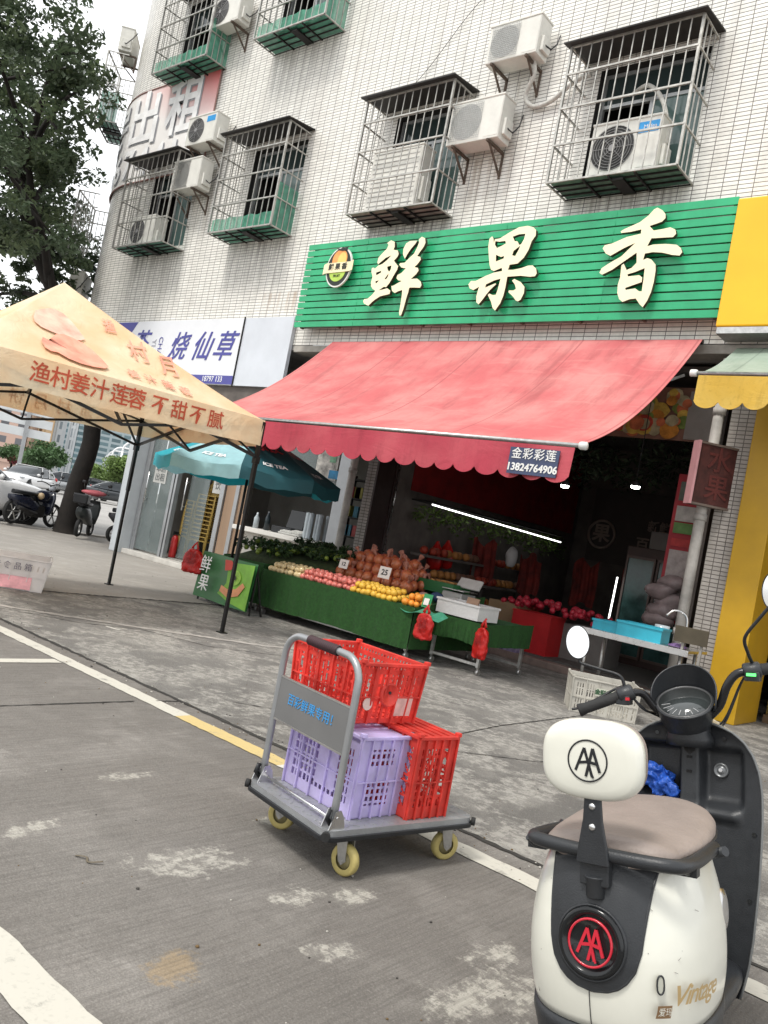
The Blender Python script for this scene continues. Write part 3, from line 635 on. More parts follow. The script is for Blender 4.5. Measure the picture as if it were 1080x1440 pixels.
# ------------------------------------------------------------------ tea shop sign
panel_w = mat('sign_white_vinyl', (.74, .75, .78), .35, 0, .04, 2); blue = mat('sign_blue_vinyl', (.07, .07, .30), .4, 0, .1, 3); pale = mat('pale_panel', (.60, .63, .68), .4, 0, .06, 2)
t2 = thing('tea_shop_sign', 'white sign with blue brush characters behind the tent roof', 'shop sign', (-14.8, 9.95, 4.3))
MB().b2((-17.2, 9.90, 3.62), (-12.62, 9.985, 4.93)).build('panel', panel_w, t2, world=True)
MB().b2((-12.6, 9.91, 3.62), (-11.25, 9.985, 4.93)).build('blank_panel', pale, t2, world=True)
MB().prism([(-17.19, 4.92), (-16.2, 4.92), (-16.75, 4.25), (-17.19, 4.0)], lambda x, z, h: Vector((x, 9.898-h, z)), .003).build('blue_corner', blue, t2, world=True)
MB().b2((-17.19, 9.893, 3.63), (-12.63, 9.899, 3.80)).build('blue_strip', blue, t2, world=True)
MB().b2((-12.615, 9.88, 3.6), (-12.6, 9.905, 4.95)).build('edge_trim', dark_iron, t2, world=True)
for s_, x in (('烧', -14.6), ('仙', -13.8), ('草', -13.12)):
    text('lettering', s_, .62, blue, t2, face_street(x, 9.893, 4.34), off=.006, shear=.35)
text('lettering', '茶', .58, blue, t2, face_street(-16.0, 9.893, 4.42), off=.006, shear=.35)
text('lettering', '合', .55, blue, t2, face_street(-16.75, 9.893, 4.5), off=.006, shear=.35)
for s_, x, z in (('CHA', -15.22, 4.38), ('YI', -15.46, 4.45)):
    M_ = Matrix.Translation((x, 9.893, z))@Euler((R(90), R(90), 0)).to_matrix().to_4x4(); text('lettering', s_, .2, blue if s_ == 'CHA' else mat('grey_print', (.35, .35, .4), .5), t2, M_)
text('phone_lettering', '18797 133', .15, panel_w, t2, face_street(-13.25, 9.890, 3.72), off=.002)

# ------------------------------------------------------------------ rental banner on the rounded corner
ban = thing('rental_banner', 'red and white rental banner wrapped round the corner above the left cages', 'banner', (-15.1, 10, 8.3))
BM = bpy.data.materials.new('banner_print'); BM.use_nodes = True; nt = BM.node_tree; bb = nt.nodes['Principled BSDF']; bb.inputs['Roughness'].default_value = .6
uvn = nd(nt, 'ShaderNodeTexCoord'); sx = nd(nt, 'ShaderNodeSeparateXYZ'); nt.links.new(uvn.outputs['UV'], sx.inputs[0])
ml = nd(nt, 'ShaderNodeMath', operation='MULTIPLY'); nt.links.new(sx.outputs[0], ml.inputs[0]); nt.links.new(sx.outputs[1], ml.inputs[1])
cr = nd(nt, 'ShaderNodeValToRGB'); cr.color_ramp.elements[0].position = .38; cr.color_ramp.elements[0].color = (.88, .85, .82, 1); cr.color_ramp.elements[1].position = .95; cr.color_ramp.elements[1].color = (.70, .13, .13, 1)
nt.links.new(ml.outputs[0], cr.inputs[0]); nt.links.new(cr.outputs[0], bb.inputs['Base Color'])
b = MB(); s0, s1, bz0, bz1 = -20.6, -15.1, 8.28, 10.50
b.grid(lambda u, v: wallpt(s0+(s1-s0)*u, bz0+(bz1-bz0)*v, .03), 40, 2, uvf=lambda u, v: (u, v)); b.build('sheet', BM, ban, world=True)
b = MB(); b.tube([wallpt(s0+(s1-s0)*k/30, bz0, .035) for k in range(31)], .018, 6); b.tube([wallpt(s0+(s1-s0)*k/30, bz1, .035) for k in range(31)], .018, 6); b.tube([wallpt(s1, bz0, .035), wallpt(s1, bz1, .035)], .018, 6)
b.build('edge_tube', mat('dull_red_tube', (.30, .16, .14), .5), ban, world=True)
shadowgrey = mat('grey_letter_edge', (.46, .47, .50), .6); lw = mat('white_letter', (.92, .91, .90), .4)
for s_, c_, z_ in (('房', -19.15, 9.72), ('出', -17.75, 9.72), ('租', -16.2, 9.74)):
    text('lettering', s_, 1.35, shadowgrey, ban, fn=lambda x, y, h, c_=c_, z_=z_: wallpt(c_+x+.035, z_+y-.035, .045), off=.025)
    text('lettering', s_, 1.35, lw, ban, fn=lambda x, y, h, c_=c_, z_=z_: wallpt(c_+x, z_+y, .06), off=.03)
for s_, c_ in (('6', -19.3), ('6', -18.7), ('7', -18.1), ('4', -17.5), ('4', -16.9), ('1', -16.3), ('7', -15.7)):
    text('lettering', s_, .95, shadowgrey, ban, fn=lambda x, y, h, c_=c_: wallpt(c_+x+.03, 8.72+y-.03, .045), off=.02)
    text('lettering', s_, .95, lw, ban, fn=lambda x, y, h, c_=c_: wallpt(c_+x, 8.72+y, .06), off=.025)
# ------------------------------------------------------------------ ground floor
def uvb(b): b.uv[0] = (b.v[0].x+b.v[0].y, b.v[0].z); return b
plast = mat('cool_grey_pillar', (.50, .53, .55), .6, 0, .1, 2); yelwall = mat('yellow_pillar_paint', (.50, .29, .012), .4, 0, .12, 2); yelin = mat('ochre_inner_wall', (.42, .28, .05), .6, 0, .15, 2)
b = MB(); b.b2((-15.32, 9.72, 0), (-14.98, 10.4, 3.60)); b.build('pillar', plast, bld, world=True, bevel=.01)
b = uvb(MB().b2((-8.98, 10.08, 0), (-8.74, 10.5, 4.29))); b.build('pilaster', tile_dk, bld, world=True)
b = uvb(MB().b2((-3.42, 10.12, 0), (-3.12, 10.7, 4.29))); b.build('pilaster', tile_dk, bld, world=True)
b = MB(); b.b2((-3.10, 10.0, 0), (-2.74, 10.9, 4.29)); b.build('yellow_pillar', yelwall, bld, world=True, bevel=.01)
b = MB(); b.b2((-2.72, 11.2, 0), (2.8, 11.3, 4.29)); b.build('inner_wall', yelin, bld, world=True)
b = MB()
for x in (-2.68, -1.4, -.1, 1.3): b.b2((x, 11.1, .1), (x+.06, 11.19, 3.2))
b.b2((-2.7, 11.1, 3.2), (2.8, 11.19, 3.3)); b.b2((-2.7, 11.0, .0), (2.8, 11.19, .10)); b.build('door_frame', mat('bronze_frame', (.16, .11, .07), .4, .6, .2, 4), bld, world=True)
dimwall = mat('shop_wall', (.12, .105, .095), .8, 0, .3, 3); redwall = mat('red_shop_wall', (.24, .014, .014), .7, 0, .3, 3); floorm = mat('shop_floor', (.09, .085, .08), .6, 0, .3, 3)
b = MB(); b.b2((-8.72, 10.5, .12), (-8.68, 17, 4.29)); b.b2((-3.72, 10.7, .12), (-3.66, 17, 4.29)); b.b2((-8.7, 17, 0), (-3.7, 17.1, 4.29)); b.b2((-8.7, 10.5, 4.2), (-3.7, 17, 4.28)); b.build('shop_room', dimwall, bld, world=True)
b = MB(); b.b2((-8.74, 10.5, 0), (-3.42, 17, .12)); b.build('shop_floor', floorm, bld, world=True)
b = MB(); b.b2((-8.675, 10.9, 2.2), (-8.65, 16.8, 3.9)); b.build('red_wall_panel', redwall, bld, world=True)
b = MB(); b.b2((-8.735, 10.02, .12), (-8.70, 10.49, 3.6)); b.b2((-8.70, 10.44, .12), (-8.68, 10.47, 3.0)); b.build('jamb', mat('dark_jamb', (.045, .03, .028), .5, .2, .2, 5), bld, world=True)
b = MB(); b.bar((-8.66, 10.5, .12), (-8.66, 10.5, 3.5), .02); b.build('metal_edge', steel, bld, world=True)
b = MB(); b.b2((-8.70, 10.30, 0), (-3.44, 10.49, .10)); b.build('threshold', mat('worn_threshold', (.20, .15, .13), .6, 0, .3, 6), bld, world=True, bevel=.01)
# pipes
pvc = mat('weathered_pvc', (.45, .43, .40), .6, 0, .3, 5)
def pipe(x, y, r, label):
    t = thing('downpipe', label, 'pipe', (x, y, 0))
    MB().cyl((0, 0, 0), (0, 0, 4.25), r, 14).build('pipe', pvc, t)
    b = MB()
    for z in (.9, 2.3, 3.6): b.lathe([(r+.001, -.04), (r+.012, -.04), (r+.012, .04), (r+.001, .04)], (0, 0, z), n=14)
    b.build('collar', pvc, t); return t
pipe(-9.09, 9.86, .062, 'pale pipe between the tea counter and the open fruit shop')
pipe(-3.54, 10.05, .065, 'stained pale pipe at the right side of the fruit shop')

# tea shop front
fr = mat('grey_door_frame', (.36, .37, .38), .35, .6, .1, 4); gl = glass('shop_glass', (.25, .30, .30), .35)
shop = thing('tea_shop', 'glass doors and serving window of the shop under the white sign', 'shop front', (-12, 10, 0))
b = MB()
for x0, x1 in ((-14.96, -14.82), (-13.98, -13.90), (-13.86, -13.80), (-12.42, -12.30), (-11.98, -11.88), (-9.50, -9.20)): b.b2((x0, 9.96, .10), (x1, 10.06, 3.0))
b.b2((-14.98, 9.95, 3.0), (-9.2, 10.08, 3.12)); b.build('frame', fr, shop, world=True, bevel=.004)
b = MB(); b.b2((-14.9, 9.985, .14), (-13.98, 9.995, 3.0)); b.b2((-13.8, 10.3, .14), (-13.2, 10.31, 3.0)); b.build('glass_door', gl, shop, world=True)
b = MB(); b.b2((-11.88, 9.99, 1.9), (-9.5, 10.0, 3.0)); b.build('upper_pane', gl, shop, world=True)
b = MB(); b.b2((-15.0, 9.8, 0), (-9.2, 10.1, .10)); b.build('step', mat('pale_step', (.50, .48, .44), .6, 0, .15, 4), shop, world=True, bevel=.01)
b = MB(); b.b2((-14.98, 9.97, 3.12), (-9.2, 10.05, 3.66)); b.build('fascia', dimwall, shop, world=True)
for x in (-14.72, -13.42):
    b = MB(); b.tube([(x, 9.92, 1.1), (x, 9.92, 1.75)], .014, 8)
    for z in (1.18, 1.67): b.cyl((x, 9.92, z), (x, 9.99, z), .01, 6)
    b.build('handle', steel, shop, world=True)
b = MB(); b.b2((-15.0, 10.1, .1), (-9.2, 13.5, .12)); b.b2((-15, 13.5, 0), (-8.7, 13.55, 4)); b.b2((-15.0, 10.1, 3.6), (-9.2, 13.5, 3.65)); b.b2((-14.98, 10.42, .1), (-14.95, 13.5, 3.6)); b.build('room', mat('tea_room_wall', (.26, .25, .23), .8, 0, .15, 2), shop, world=True)
b = MB(); b.b2((-12.2, 10.06, .1), (-9.55, 10.5, .98)); b.build('counter_front', mat('counter_white', (.56, .54, .50), .5, 0, .08, 2), shop, world=True)
b = MB(); b.b2((-11.6, 9.72, .98), (-9.48, 10.55, 1.06)); b.build('counter_top', mat('counter_top', (.66, .64, .60), .35, 0, .05, 2), shop, world=True, bevel=.008)
b = MB(); b.b2((-12.28, 10.0, .1), (-11.62, 10.04, 1.9)); b.build('wood_panel', mat('wood_panel', (.30, .20, .13), .6, 0, .2, 3, stretch=(1, 1, .1)), shop, world=True)
pf = mat('poster_grey', (.42, .42, .40), .6)
b = MB(); b.b2((-14.62, 9.978, 1.55), (-14.2, 9.984, 1.95)); b.build('poster', pf, shop, world=True)
for s_, z in (('本店', 1.84), ('出租', 1.66)): text('poster_lettering', s_, .17, mat('poster_dark', (.12, .13, .13), .6), shop, face_street(-14.41, 9.974, z))
b = MB(); b.b2((-12.95, 10.2, 1.55), (-12.5, 10.21, 1.98)); b.build('poster', pf, shop, world=True)
text('poster_lettering', '奶茶\n饮品', .17, mat('poster_dark', (.12, .13, .13), .6), shop, face_street(-12.72, 10.195, 1.78))
# menu poster and small signs in the window
b = MB(); b.b2((-10.05, 9.975, 2.1), (-9.55, 9.985, 2.95)); b.build('menu', mat('menu_print', (.52, .50, .46), .5, 0, .6, 9), shop, world=True)
for (x, z, w, h, c) in ((-9.95, 2.72, .14, .16, (.15, .40, .22)), (-9.75, 2.5, .14, .2, (.20, .42, .26)), (-9.72, 2.78, .12, .1, (.5, .3, .2)), (-9.72, 2.2, .22, .14, (.02, .25, .5))):
    MB().b2((x, 9.968, z-h/2), (x+w, 9.974, z+h/2)).build('menu_picture', mat('menu_c%.2f' % c[0], c, .5, 0, .3, 12), shop, world=True)
MB().prism([(0, 0), (.12, .06), (.5, .02), (.9, .05), (1.15, -.02), (1.1, -.2), (.7, -.16), (.3, -.2), (.05, -.17)], lambda x, z, h: Vector((-11.35+x, 9.96-h, 2.02+z)), .006).build('yellow_strip_sign', mat('yellow_strip', (.58, .48, .16), .5, 0, .2, 8), shop, world=True)
text('strip_lettering', '烧仙草 奶茶', .12, mat('brown_print', (.12, .05, .02), .6), shop, face_street(-10.8, 9.95, 1.93), off=.002)

# things on the counter
reg = thing('cash_register', 'dark till with a pale keyboard on the white serving counter', 'cash register', (-10.6, 10.0, 1.06))
MB().box((.0, .12, .06), (.5, .3, .12), (0, 0, 0)).build('body', blackp, reg, bevel=.01)
MB().box((.02, .30, .28), (.42, .04, .34), (R(-12), 0, 0)).build('screen', blackg, reg, bevel=.008)
b = MB(); b.box((.32, -.02, .05), (.52, .26, .03), (R(14), 0, R(0))); b.build('keyboard', mat('keyboard_grey', (.45, .45, .43), .5), reg, bevel=.006)
b = MB()
for i in range(8):
    for j in range(4): b.box((.32-.21+.06*i, -.11+.055*j, .058+.0135*j), (.048, .042, .016), (R(14), 0, 0))
b.build('keys', mat('keys_pale', (.6, .6, .57), .5), reg)
cupm = mat('clear_cup', (.55, .62, .66), .15, 0, .1, 9, alpha=.75)
for i, (x, y) in enumerate(((-9.98, 9.95), (-9.87, 9.92), (-9.76, 9.97), (-9.66, 9.93), (-9.60, 10.05))):
    if i == 0:
        cs = thing('cup_stack', 'tall stack of clear plastic cups at the right end of the counter', 'cups', (x, y, 1.06), group='stacks of clear cups on the tea counter')
        b = MB()
        prof = []
        for k in range(22): prof += [(.038, .02*k), (.046, .02*k+.017)]
        b.lathe([(0, 0)]+prof+[(0, .45)], n=14); b.build('cups', cupm, cs)
        c0 = cs
    else: copy_tree(c0, (x, y, 1.06))
bt = mat('dark_bottle', (.02, .03, .035), .2)
def bottle(x, y, z, h, r, m_, label):
    o = MB().lathe([(0, 0), (r, 0), (r, h*.62), (r*.4, h*.8), (r*.4, h*.95), (0, h*.95)], n=12).build('bottle', m_); o.location = (x, y, z); return tag(o, label, 'bottle')
bottle(-11.3, 10.0, 1.06, .3, .05, mat('clear_bottle', (.4, .45, .48), .2), 'clear bottle at the left end of the tea counter')
bottle(-11.12, 10.1, 1.06, .36, .05, bt, 'dark bottle beside the till on the tea counter')
tin = mat('shelf_dark', (.05, .05, .05), .7)
sh = thing('back_shelf', 'shelves of coloured packets on the back wall of the tea shop', 'shelf', (-10.7, 12.9, 0))
b = MB(); [b.box((0, 0, z), (2.4, .35, .03)) for z in (1.2, 1.6, 2.0, 2.4)]; [b.box((x, 0, 1.3), (.04, .35, 2.4)) for x in (-1.2, 1.2)]; b.build('boards', tin, sh)
rp = random.Random(3)
for c in ((.5, .1, .1), (.6, .55, .5), (.08, .25, .35), (.45, .4, .1)):
    b = MB()
    for k in range(12): z = rp.choice((1.22, 1.62, 2.02)); b.box((rp.uniform(-1.1, 1.1), -.02, z+.12), (rp.uniform(.08, .16), .12, .23))
    b.build('packets', mat('packet_%.2f' % c[0], c, .5, 0, .2, 10), sh)
# stacked yellow chairs behind the doors
ch = mat('yellow_plastic', (.55, .38, .10), .45, 0, .12, 5)
def chair():
    t = thing('stacking_chair', 'yellow plastic chair in the tall stack behind the glass doors', 'chair', (0, 0, 0), group='stacked yellow chairs behind the tea shop doors')
    MB().box((0, 0, .43), (.42, .42, .025)).build('seat', ch, t, bevel=.01)
    for sx in (-1, 1):
        for sy in (-1, 1): MB().tube([(sx*.19, sy*.19, .43), (sx*.22, sy*.22, 0)], [.016, .013], 6).build('leg', ch, t)
    b = MB()
    for sx in (-1, 1): b.tube([(sx*.19, .19, .43), (sx*.19, .26, .85)], .016, 6)
    for z in (.55, .65, .75, .84): b.box((0, .205+(z-.43)*.16, z), (.4, .02, .05), (R(-9), 0, 0))
    b.build('backrest', ch, t); return t
c1 = chair(); c1.location = (-13.65, 10.75, .12); c1.rotation_euler = (0, 0, R(20))
for k in range(1, 12): copy_tree(c1, (-13.65+.004*k, 10.75, .12+.085*k), (0, 0, R(20)))
for k in range(0, 10): copy_tree(c1, (-14.25, 10.95, .12+.085*k), (0, 0, R(-15)), label='yellow plastic chair in the shorter stack beside the extinguisher')
fe = thing('fire_extinguisher', 'red fire extinguisher standing behind the left glass door', 'fire extinguisher', (-13.92, 10.28, .12))
MB().lathe([(0, 0), (.07, 0), (.075, .02), (.075, .38), (.05, .44), (.02, .46), (0, .46)], n=16).build('cylinder', mat('extinguisher_red', (.5, .02, .02), .3, coat=.3), fe)
MB().box((0, 0, .50), (.03, .12, .06)).build('valve', blackp, fe, bevel=.005)
MB().tube(smooth([(0, .05, .5), (.06, .1, .42), (.09, .05, .2)]), .01, 6).build('hose', blackp, fe)

# ------------------------------------------------------------------ awnings
def fabric(name, col, trl=.12, streak=.15, rough=.7):
    return mat(name, col, rough, 0, streak, 1.3, .25, 25, trl=trl, detail=7)
redf = canvas('faded_red_canvas', (.54, .125, .13), .12, .55, 1.55, 0, (.66, .27, .25)); redv = canvas('red_canvas_valance', (.46, .05, .08), .15, .6, 0, 0, (.52, .10, .12))
def awning(x0, x1, yt, zt, yb, zb, sag, mtop, mval, vh, nsc, name, label, slant=0):
    t = thing(name, label, 'awning', ((x0+x1)/2, yt, zt))
    def top(u, v):
        x = x0+(x1-x0)*u; y = yt+(yb-yt)*v; z = zt+(zb-zt)*v
        z -= sag*math.sin(PI*v)**.9*(1+.06*math.sin(u*14))+.012*math.sin(u*61+v*3)*math.sin(PI*v)
        return Vector((x, y, z))
    b = MB(); b.grid(top, 90, 26); b.grid(lambda u, v: top(u, v)-Vector((0, 0, .006)), 90, 26, flip=True); b.build('canopy', mtop, t, world=True)
    def val(u, v):
        x = x0+(x1-x0)*u; s = abs(math.sin(u*nsc*PI)); hh = vh-.075*(1-s**.6)
        return Vector((x, yb-.03+.02*math.sin(u*37)*v-.01*v, zb-.03-hh*v))
    b = MB(); b.grid(val, nsc*8, 5); b.build('valance', mval, t, world=True)
    b = MB()
    b.tube([val(k/(nsc*8), 1)+Vector((0, -.003, 0)) for k in range(nsc*8+1)], .005, 4, smooth=False); b.build('binding', mval, t, world=True)
    b = MB(); b.cyl((x0-.05, yb, zb), (x1+.05, yb, zb), (.022), 12); b.build('front_bar', galv, t, world=True)
    for x in (x0-.05, x1+.05):
        MB().lathe([(0, -.02), (.036, -.02), (.04, 0), (.04, .05), (0, .06)], (x, yb, zb), (1 if x > x0 else -1, 0, 0), 14).build('end_cap', white_metal, t, world=True)
    b = MB(); b.cyl((x0, yt+.03, zt-.02), (x1, yt+.03, zt-.02), .03, 12); b.build('roller', dark_iron, t, world=True)
    for x in (x0+.15, x1-.15):
        b = MB(); ym = (yt+yb)/2; b.tube([(x, yt, zt-.45), (x+(-.9 if x > (x0+x1)/2 else .9), ym, (zt+zb)/2-.42), (x, yb+.05, zb-.02)], .022, 4, smooth=False); b.build('folding_arm', galv, t, world=True)
    return t, val
aw, val = awning(-10.12, -3.83, 9.86, 4.44, 7.22, 2.57, .24, redf, redv, .36, 23, 'red_awning', 'faded red awning with scalloped edge over the fruit shop')
# phone plate on the awning's edge
pl = MB(); pl.box((-4.24, 7.155, 2.355), (.56, .012, .27)); p_ = pl.build('phone_plate', mat('navy_plate', (.045, .06, .12), .35, 0, .2, 5), aw, world=True)
text('plate_lettering', '金彩彩莲', .12, white_metal, p_, face_street(-4.24, 7.145, 2.422), off=.001, spacing=1.15)
text('plate_lettering', '13824764906', .105, white_metal, p_, face_street(-4.24, 7.145, 2.288), off=.003)
greenf = canvas('dusty_green_canvas', (.30, .38, .30), .15, .5, 1.4, 0, (.42, .47, .40)); yelf = canvas('yellow_canvas_valance', (.62, .38, .045), .15, .9, 0, 0, (.68, .48, .12))
awning(-3.42, 2.8, 9.9, 4.34, 8.9, 3.76, .03, greenf, yelf, .36, 24, 'green_awning', 'dusty green awning with dirty yellow scalloped edge at the right')

# ------------------------------------------------------------------ fruit shop interior
mur = thing('fruit_mural', 'printed board of fruit pictures above the shop opening', 'sign board', (-5.5, 10.55, 3.6))
MB().b2((-7.2, 10.52, 3.30), (-3.72, 10.56, 4.0)).build('board', mat('mural_ground', (.20, .10, .07), .6, 0, .3, 4), mur, world=True)
MB().b2((-4.1, 10.50, 3.32), (-3.72, 10.515, 3.95)).build('pale_end', mat('mural_pale', (.26, .24, .22), .6), mur, world=True)
rp = random.Random(5); cols = [(.42, .05, .03), (.5, .2, .03), (.45, .12, .05), (.16, .22, .05), (.35, .3, .18), (.5, .33, .06)]
for k in range(95):
    x = rp.uniform(-5.5, -4.12); z = rp.uniform(3.38, 3.92); r = rp.uniform(.05, .13); c = rp.choice(cols)
    q = MB(); q.prism([(r*math.cos(a*PI/7)*rp.uniform(.9, 1.1), r*.9*math.sin(a*PI/7)) for a in range(14)], lambda a, c_, h: Vector((x+a, 10.517-.0006*k-h, z+c_)), .001)
    q.build('fruit_picture', mat('mural_%.2f_%.2f' % c[:2], c, .6, 0, .4, 9), mur, world=True)
# ceiling lamps, tube
lampe = mat('lamp_glow', (1, 1, 1), .5, emit=(1, .98, .92), es=22)
for (x, y, z, l) in ((-5.60, 10.42, 2.50, 'left of the two small round lamps in the fruit shop, under the awning corner'), (-4.58, 10.42, 2.60, 'right of the two small round lamps in the fruit shop')):
    t = thing('hanging_lamp', l, 'lamp', (x, y, z), group='lamps in the fruit shop')
    MB().lathe([(0, 0), (.045, 0), (.06, .03), (.06, .05), (0, .05)], n=16).build('bulb', lampe, t)
    MB().lathe([(.061, .03), (.07, .05), (.03, .11), (0, .12)], n=16).build('shade', blackp, t)
    MB().cyl((0, 0, .11), (0, 0, 4.2-z), .006, 6).build('cord', blackp, t)
t = thing('tube_lamp', 'long thin white tube lamp on the left wall inside the fruit shop', 'lamp', (-8.55, 13.5, 2.0), group='lamps in the fruit shop')
MB().cyl((-8.24, 11.0, 2.02), (-8.24, 15.6, 1.93), .013, 8).build('tube', mat('tube_glow', (1, 1, 1), .5, emit=(1, .99, .95), es=3.2), t, world=True)
MB().b2((-8.65, 10.95, 2.045), (-8.23, 15.65, 2.07)).build('holder', dim, t, world=True)
# shelf with hanging greens along the left wall
leafd = mat('dull_leaf', (.09, .15, .03), .6, 0, .4, 9)
def leaves(b, c, r, n, s, rnd, mi=0, squash=1):
    for _ in range(n):
        while True:
            d = Vector((rnd.uniform(-1, 1), rnd.uniform(-1, 1), rnd.uniform(-1, 1)))
            if d.length < 1: break
        p = Vector(c)+Vector((d.x*r[0], d.y*r[1], d.z*r[2])); q = Euler((rnd.uniform(-1, 1), rnd.uniform(-1, 1), rnd.uniform(0, 6.3))).to_matrix(); k = s*rnd.uniform(.6, 1.3)
        b.add([p+q@Vector(v)*k for v in ((-.5, 0, 0), (0, -.24, .05), (.55, 0, -.06), (0, .24, .05))], [(0, 1, 2, 3)], mi)
rl = random.Random(11)
b = MB()
for k in range(24): leaves(b, (-8.45, 11.0+.22*k, 1.86+.05*math.sin(k*2.1)), (.14, .16, .17+.05*(k % 3)), 40, .09, rl)
tag(b.build('hanging_greens', leafd), 'row of dull green leaves hanging under the tube lamp on the wall', 'greenery')
b = MB()
for k in range(26): leaves(b, (rl.uniform(-8, -4), rl.uniform(10.9, 13.5), rl.uniform(3.0, 3.6)), (.4, .4, .3), 60, .12, rl)
tag(b.build('ceiling_vines', mat('black_leaf', (.02, .035, .015), .7, 0, .4, 5)), 'dark artificial vines hanging under the shop ceiling', 'vines')
# logo on the back wall
bw = thing('wall_logo', 'faint round logo with lettering on the back wall of the fruit shop', 'wall sign', (-6.9, 16.9, 2.4))
faint = mat('faint_print', (.34, .28, .24), .7)
MB().b2((-8.3, 16.93, 1.7), (-4.2, 16.95, 3.3)).build('panel', mat('back_panel', (.075, .065, .06), .7), bw, world=True)
MB().tube([(-8.0+.3*math.cos(a*PI/16), 16.91, 2.3+.3*math.sin(a*PI/16)) for a in range(32)], .03, 5, closed=True).build('ring', faint, bw, world=True)
text('logo_lettering', '果', .42, faint, bw, face_street(-8.0, 16.90, 2.3), off=.01); text('logo_lettering', '百果鲜香', .30, faint, bw, face_street(-6.6, 16.9, 2.2), off=.008); text('logo_lettering', '新鲜水果', .25, faint, bw, face_street(-6.5, 16.9, 2.6), off=.006)
# fridge
fg = thing('drinks_fridge', 'two door glass fridge at the back right of the fruit shop', 'fridge', (-4.95, 12.5, .12))
MB().b2((-5.45, 12.55, .12), (-4.42, 13.15, 1.95)).build('cabinet', mat('fridge_brown', (.05, .03, .025), .5), fg, world=True, bevel=.01)
for x0 in (-5.42, -4.92):
    d = MB(); d.b2((x0, 12.50, .22), (x0+.03, 12.545, 1.8)); d.b2((x0+.44, 12.50, .22), (x0+.47, 12.545, 1.8)); d.b2((x0+.03, 12.50, .22), (x0+.44, 12.545, .26)); d.b2((x0+.03, 12.50, 1.76), (x0+.44, 12.545, 1.8))
    dd = d.build('door', mat('fridge_frame', (.10, .07, .06), .4), fg, world=True)
    MB().b2((x0+.03, 12.52, .26), (x0+.44, 12.528, 1.76)).build('pane', mat('fridge_glass', (.04, .09, .085), .08, 0, .5, 4), dd, world=True)
tag(MB().cyl((-5.49, 12.4, .62), (-5.47, 12.4, 1.42), .012, 8).build('light_strip', mat('tube_glow', (1, 1, 1))), 'upright white light strip at the left edge of the fridge', 'lamp')
bx = thing('storage_box', 'grey cardboard box on top of the fridge', 'box', (-4.95, 12.8, 1.95)); cardb = mat('cardboard', (.24, .16, .09), .85, 0, .15, 4); cardg = mat('grey_cardboard', (.16, .15, .14), .85, 0, .15, 4)
MB().box((0, 0, .14), (.42, .3, .28)).build('carton', cardg, bx, bevel=.004); MB().box((0, 0, .284), (.06, .302, .003)).build('tape', cardb, bx)
# poster column and tissue bags at the right jamb
ps = thing('poster_column', 'narrow red edged column of posters on the right side of the opening', 'poster', (-3.85, 10.75, 1.5))
MB().b2((-4.15, 10.74, .95), (-3.75, 10.80, 2.9)).build('board', mat('poster_red', (.30, .02, .03), .5), ps, world=True)
for z0, z1, c in ((2.55, 2.8, (.10, .12, .10)), (2.28, 2.48, (.38, .36, .34)), (2.12, 2.26, (.10, .2, .06)), (1.95, 2.05, (.35, .03, .03)), (1.0, 1.9, (.33, .29, .28))): MB().b2((-4.10, 10.725, z0), (-3.80, 10.738, z1)).build('poster', mat('post%.2f%.2f' % (c[0], z0), c, .6, 0, .3, 9), ps, world=True)
tis = mat('clear_bag', (.28, .22, .22), .35, 0, .3, 6, alpha=.8)
b = MB(); [b.ellip((-3.98+rl.uniform(-.08, .1), 10.55+rl.uniform(-.06, .06), .98+.12*k), (.2, .15, .11), 14, 9, jit=.35) for k in range(5)]; tag(b.build('plastic_bag_bundle', tis), 'pile of crumpled clear plastic bags beside the right pipe', 'plastic bags')
# red projecting sign box
sb = thing('projecting_sign', 'dark red projecting sign box with a pink edge beside the right pipe', 'sign', (-3.3, 9.9, 2.8))
def sg_(x, z, y=0): return None
b = MB(); b.box((-3.42, 10.0, 2.80), (.60, .08, .70), (0, 0, R(50))); b.build('box', mat('dark_red_panel', (.07, .018, .015), .6, 0, .5, 7), sb, world=True)
b = MB(); q = Euler((0, 0, R(50))).to_matrix(); c_ = Vector((-3.42, 10.0, 2.80))
b.box(c_+q@Vector((-.315, 0, 0)), (.03, .13, .76), (0, 0, R(50))); b.build('edge', mat('pink_edge', (.60, .30, .32), .4), sb, world=True)
for z in (-.365, .365): MB().box(c_+q@Vector((0, 0, z)), (.62, .1, .025), (0, 0, R(50))).build('rail', mat('rail_brown', (.16, .12, .10), .5), sb, world=True)
for k, s_ in enumerate('水果'):
    M_ = Matrix.Translation(c_+q@Vector((-.02+.02*k, -.045, .17-.33*k)))@Euler((R(90), 0, R(50))).to_matrix().to_4x4(); text('sign_lettering', s_, .32, mat('dull_red', (.11, .022, .018), .6), sb, M_, off=.004)
# interior goods
def crate_solid(name, loc, d, m_, label, cat='crate', rz=0, lip=True):
    t = thing(name, label, cat, loc, (0, 0, rz)); w, l, h = d; k = .02
    b = MB(); b.b2((-w/2, -l/2, 0), (w/2, l/2, .02))
    b.b2((-w/2, -l/2, .02), (w/2, -l/2+k, h)); b.b2((-w/2, l/2-k, .02), (w/2, l/2, h)); b.b2((-w/2, -l/2+k, .02), (-w/2+k, l/2-k, h)); b.b2((w/2-k, -l/2+k, .02), (w/2, l/2-k, h)); b.build('body', m_, t)
    if lip:
        b = MB(); e = .012
        b.b2((-w/2-e, -l/2-e, h+.001), (w/2+e, -l/2+k, h+.025)); b.b2((-w/2-e, l/2-k, h+.001), (w/2+e, l/2+e, h+.025)); b.b2((-w/2-e, -l/2+k, h+.001), (-w/2+k, l/2-k, h+.025)); b.b2((w/2-k, -l/2+k, h+.001), (w/2+e, l/2-k, h+.025)); b.build('rim', m_, t)
    return t
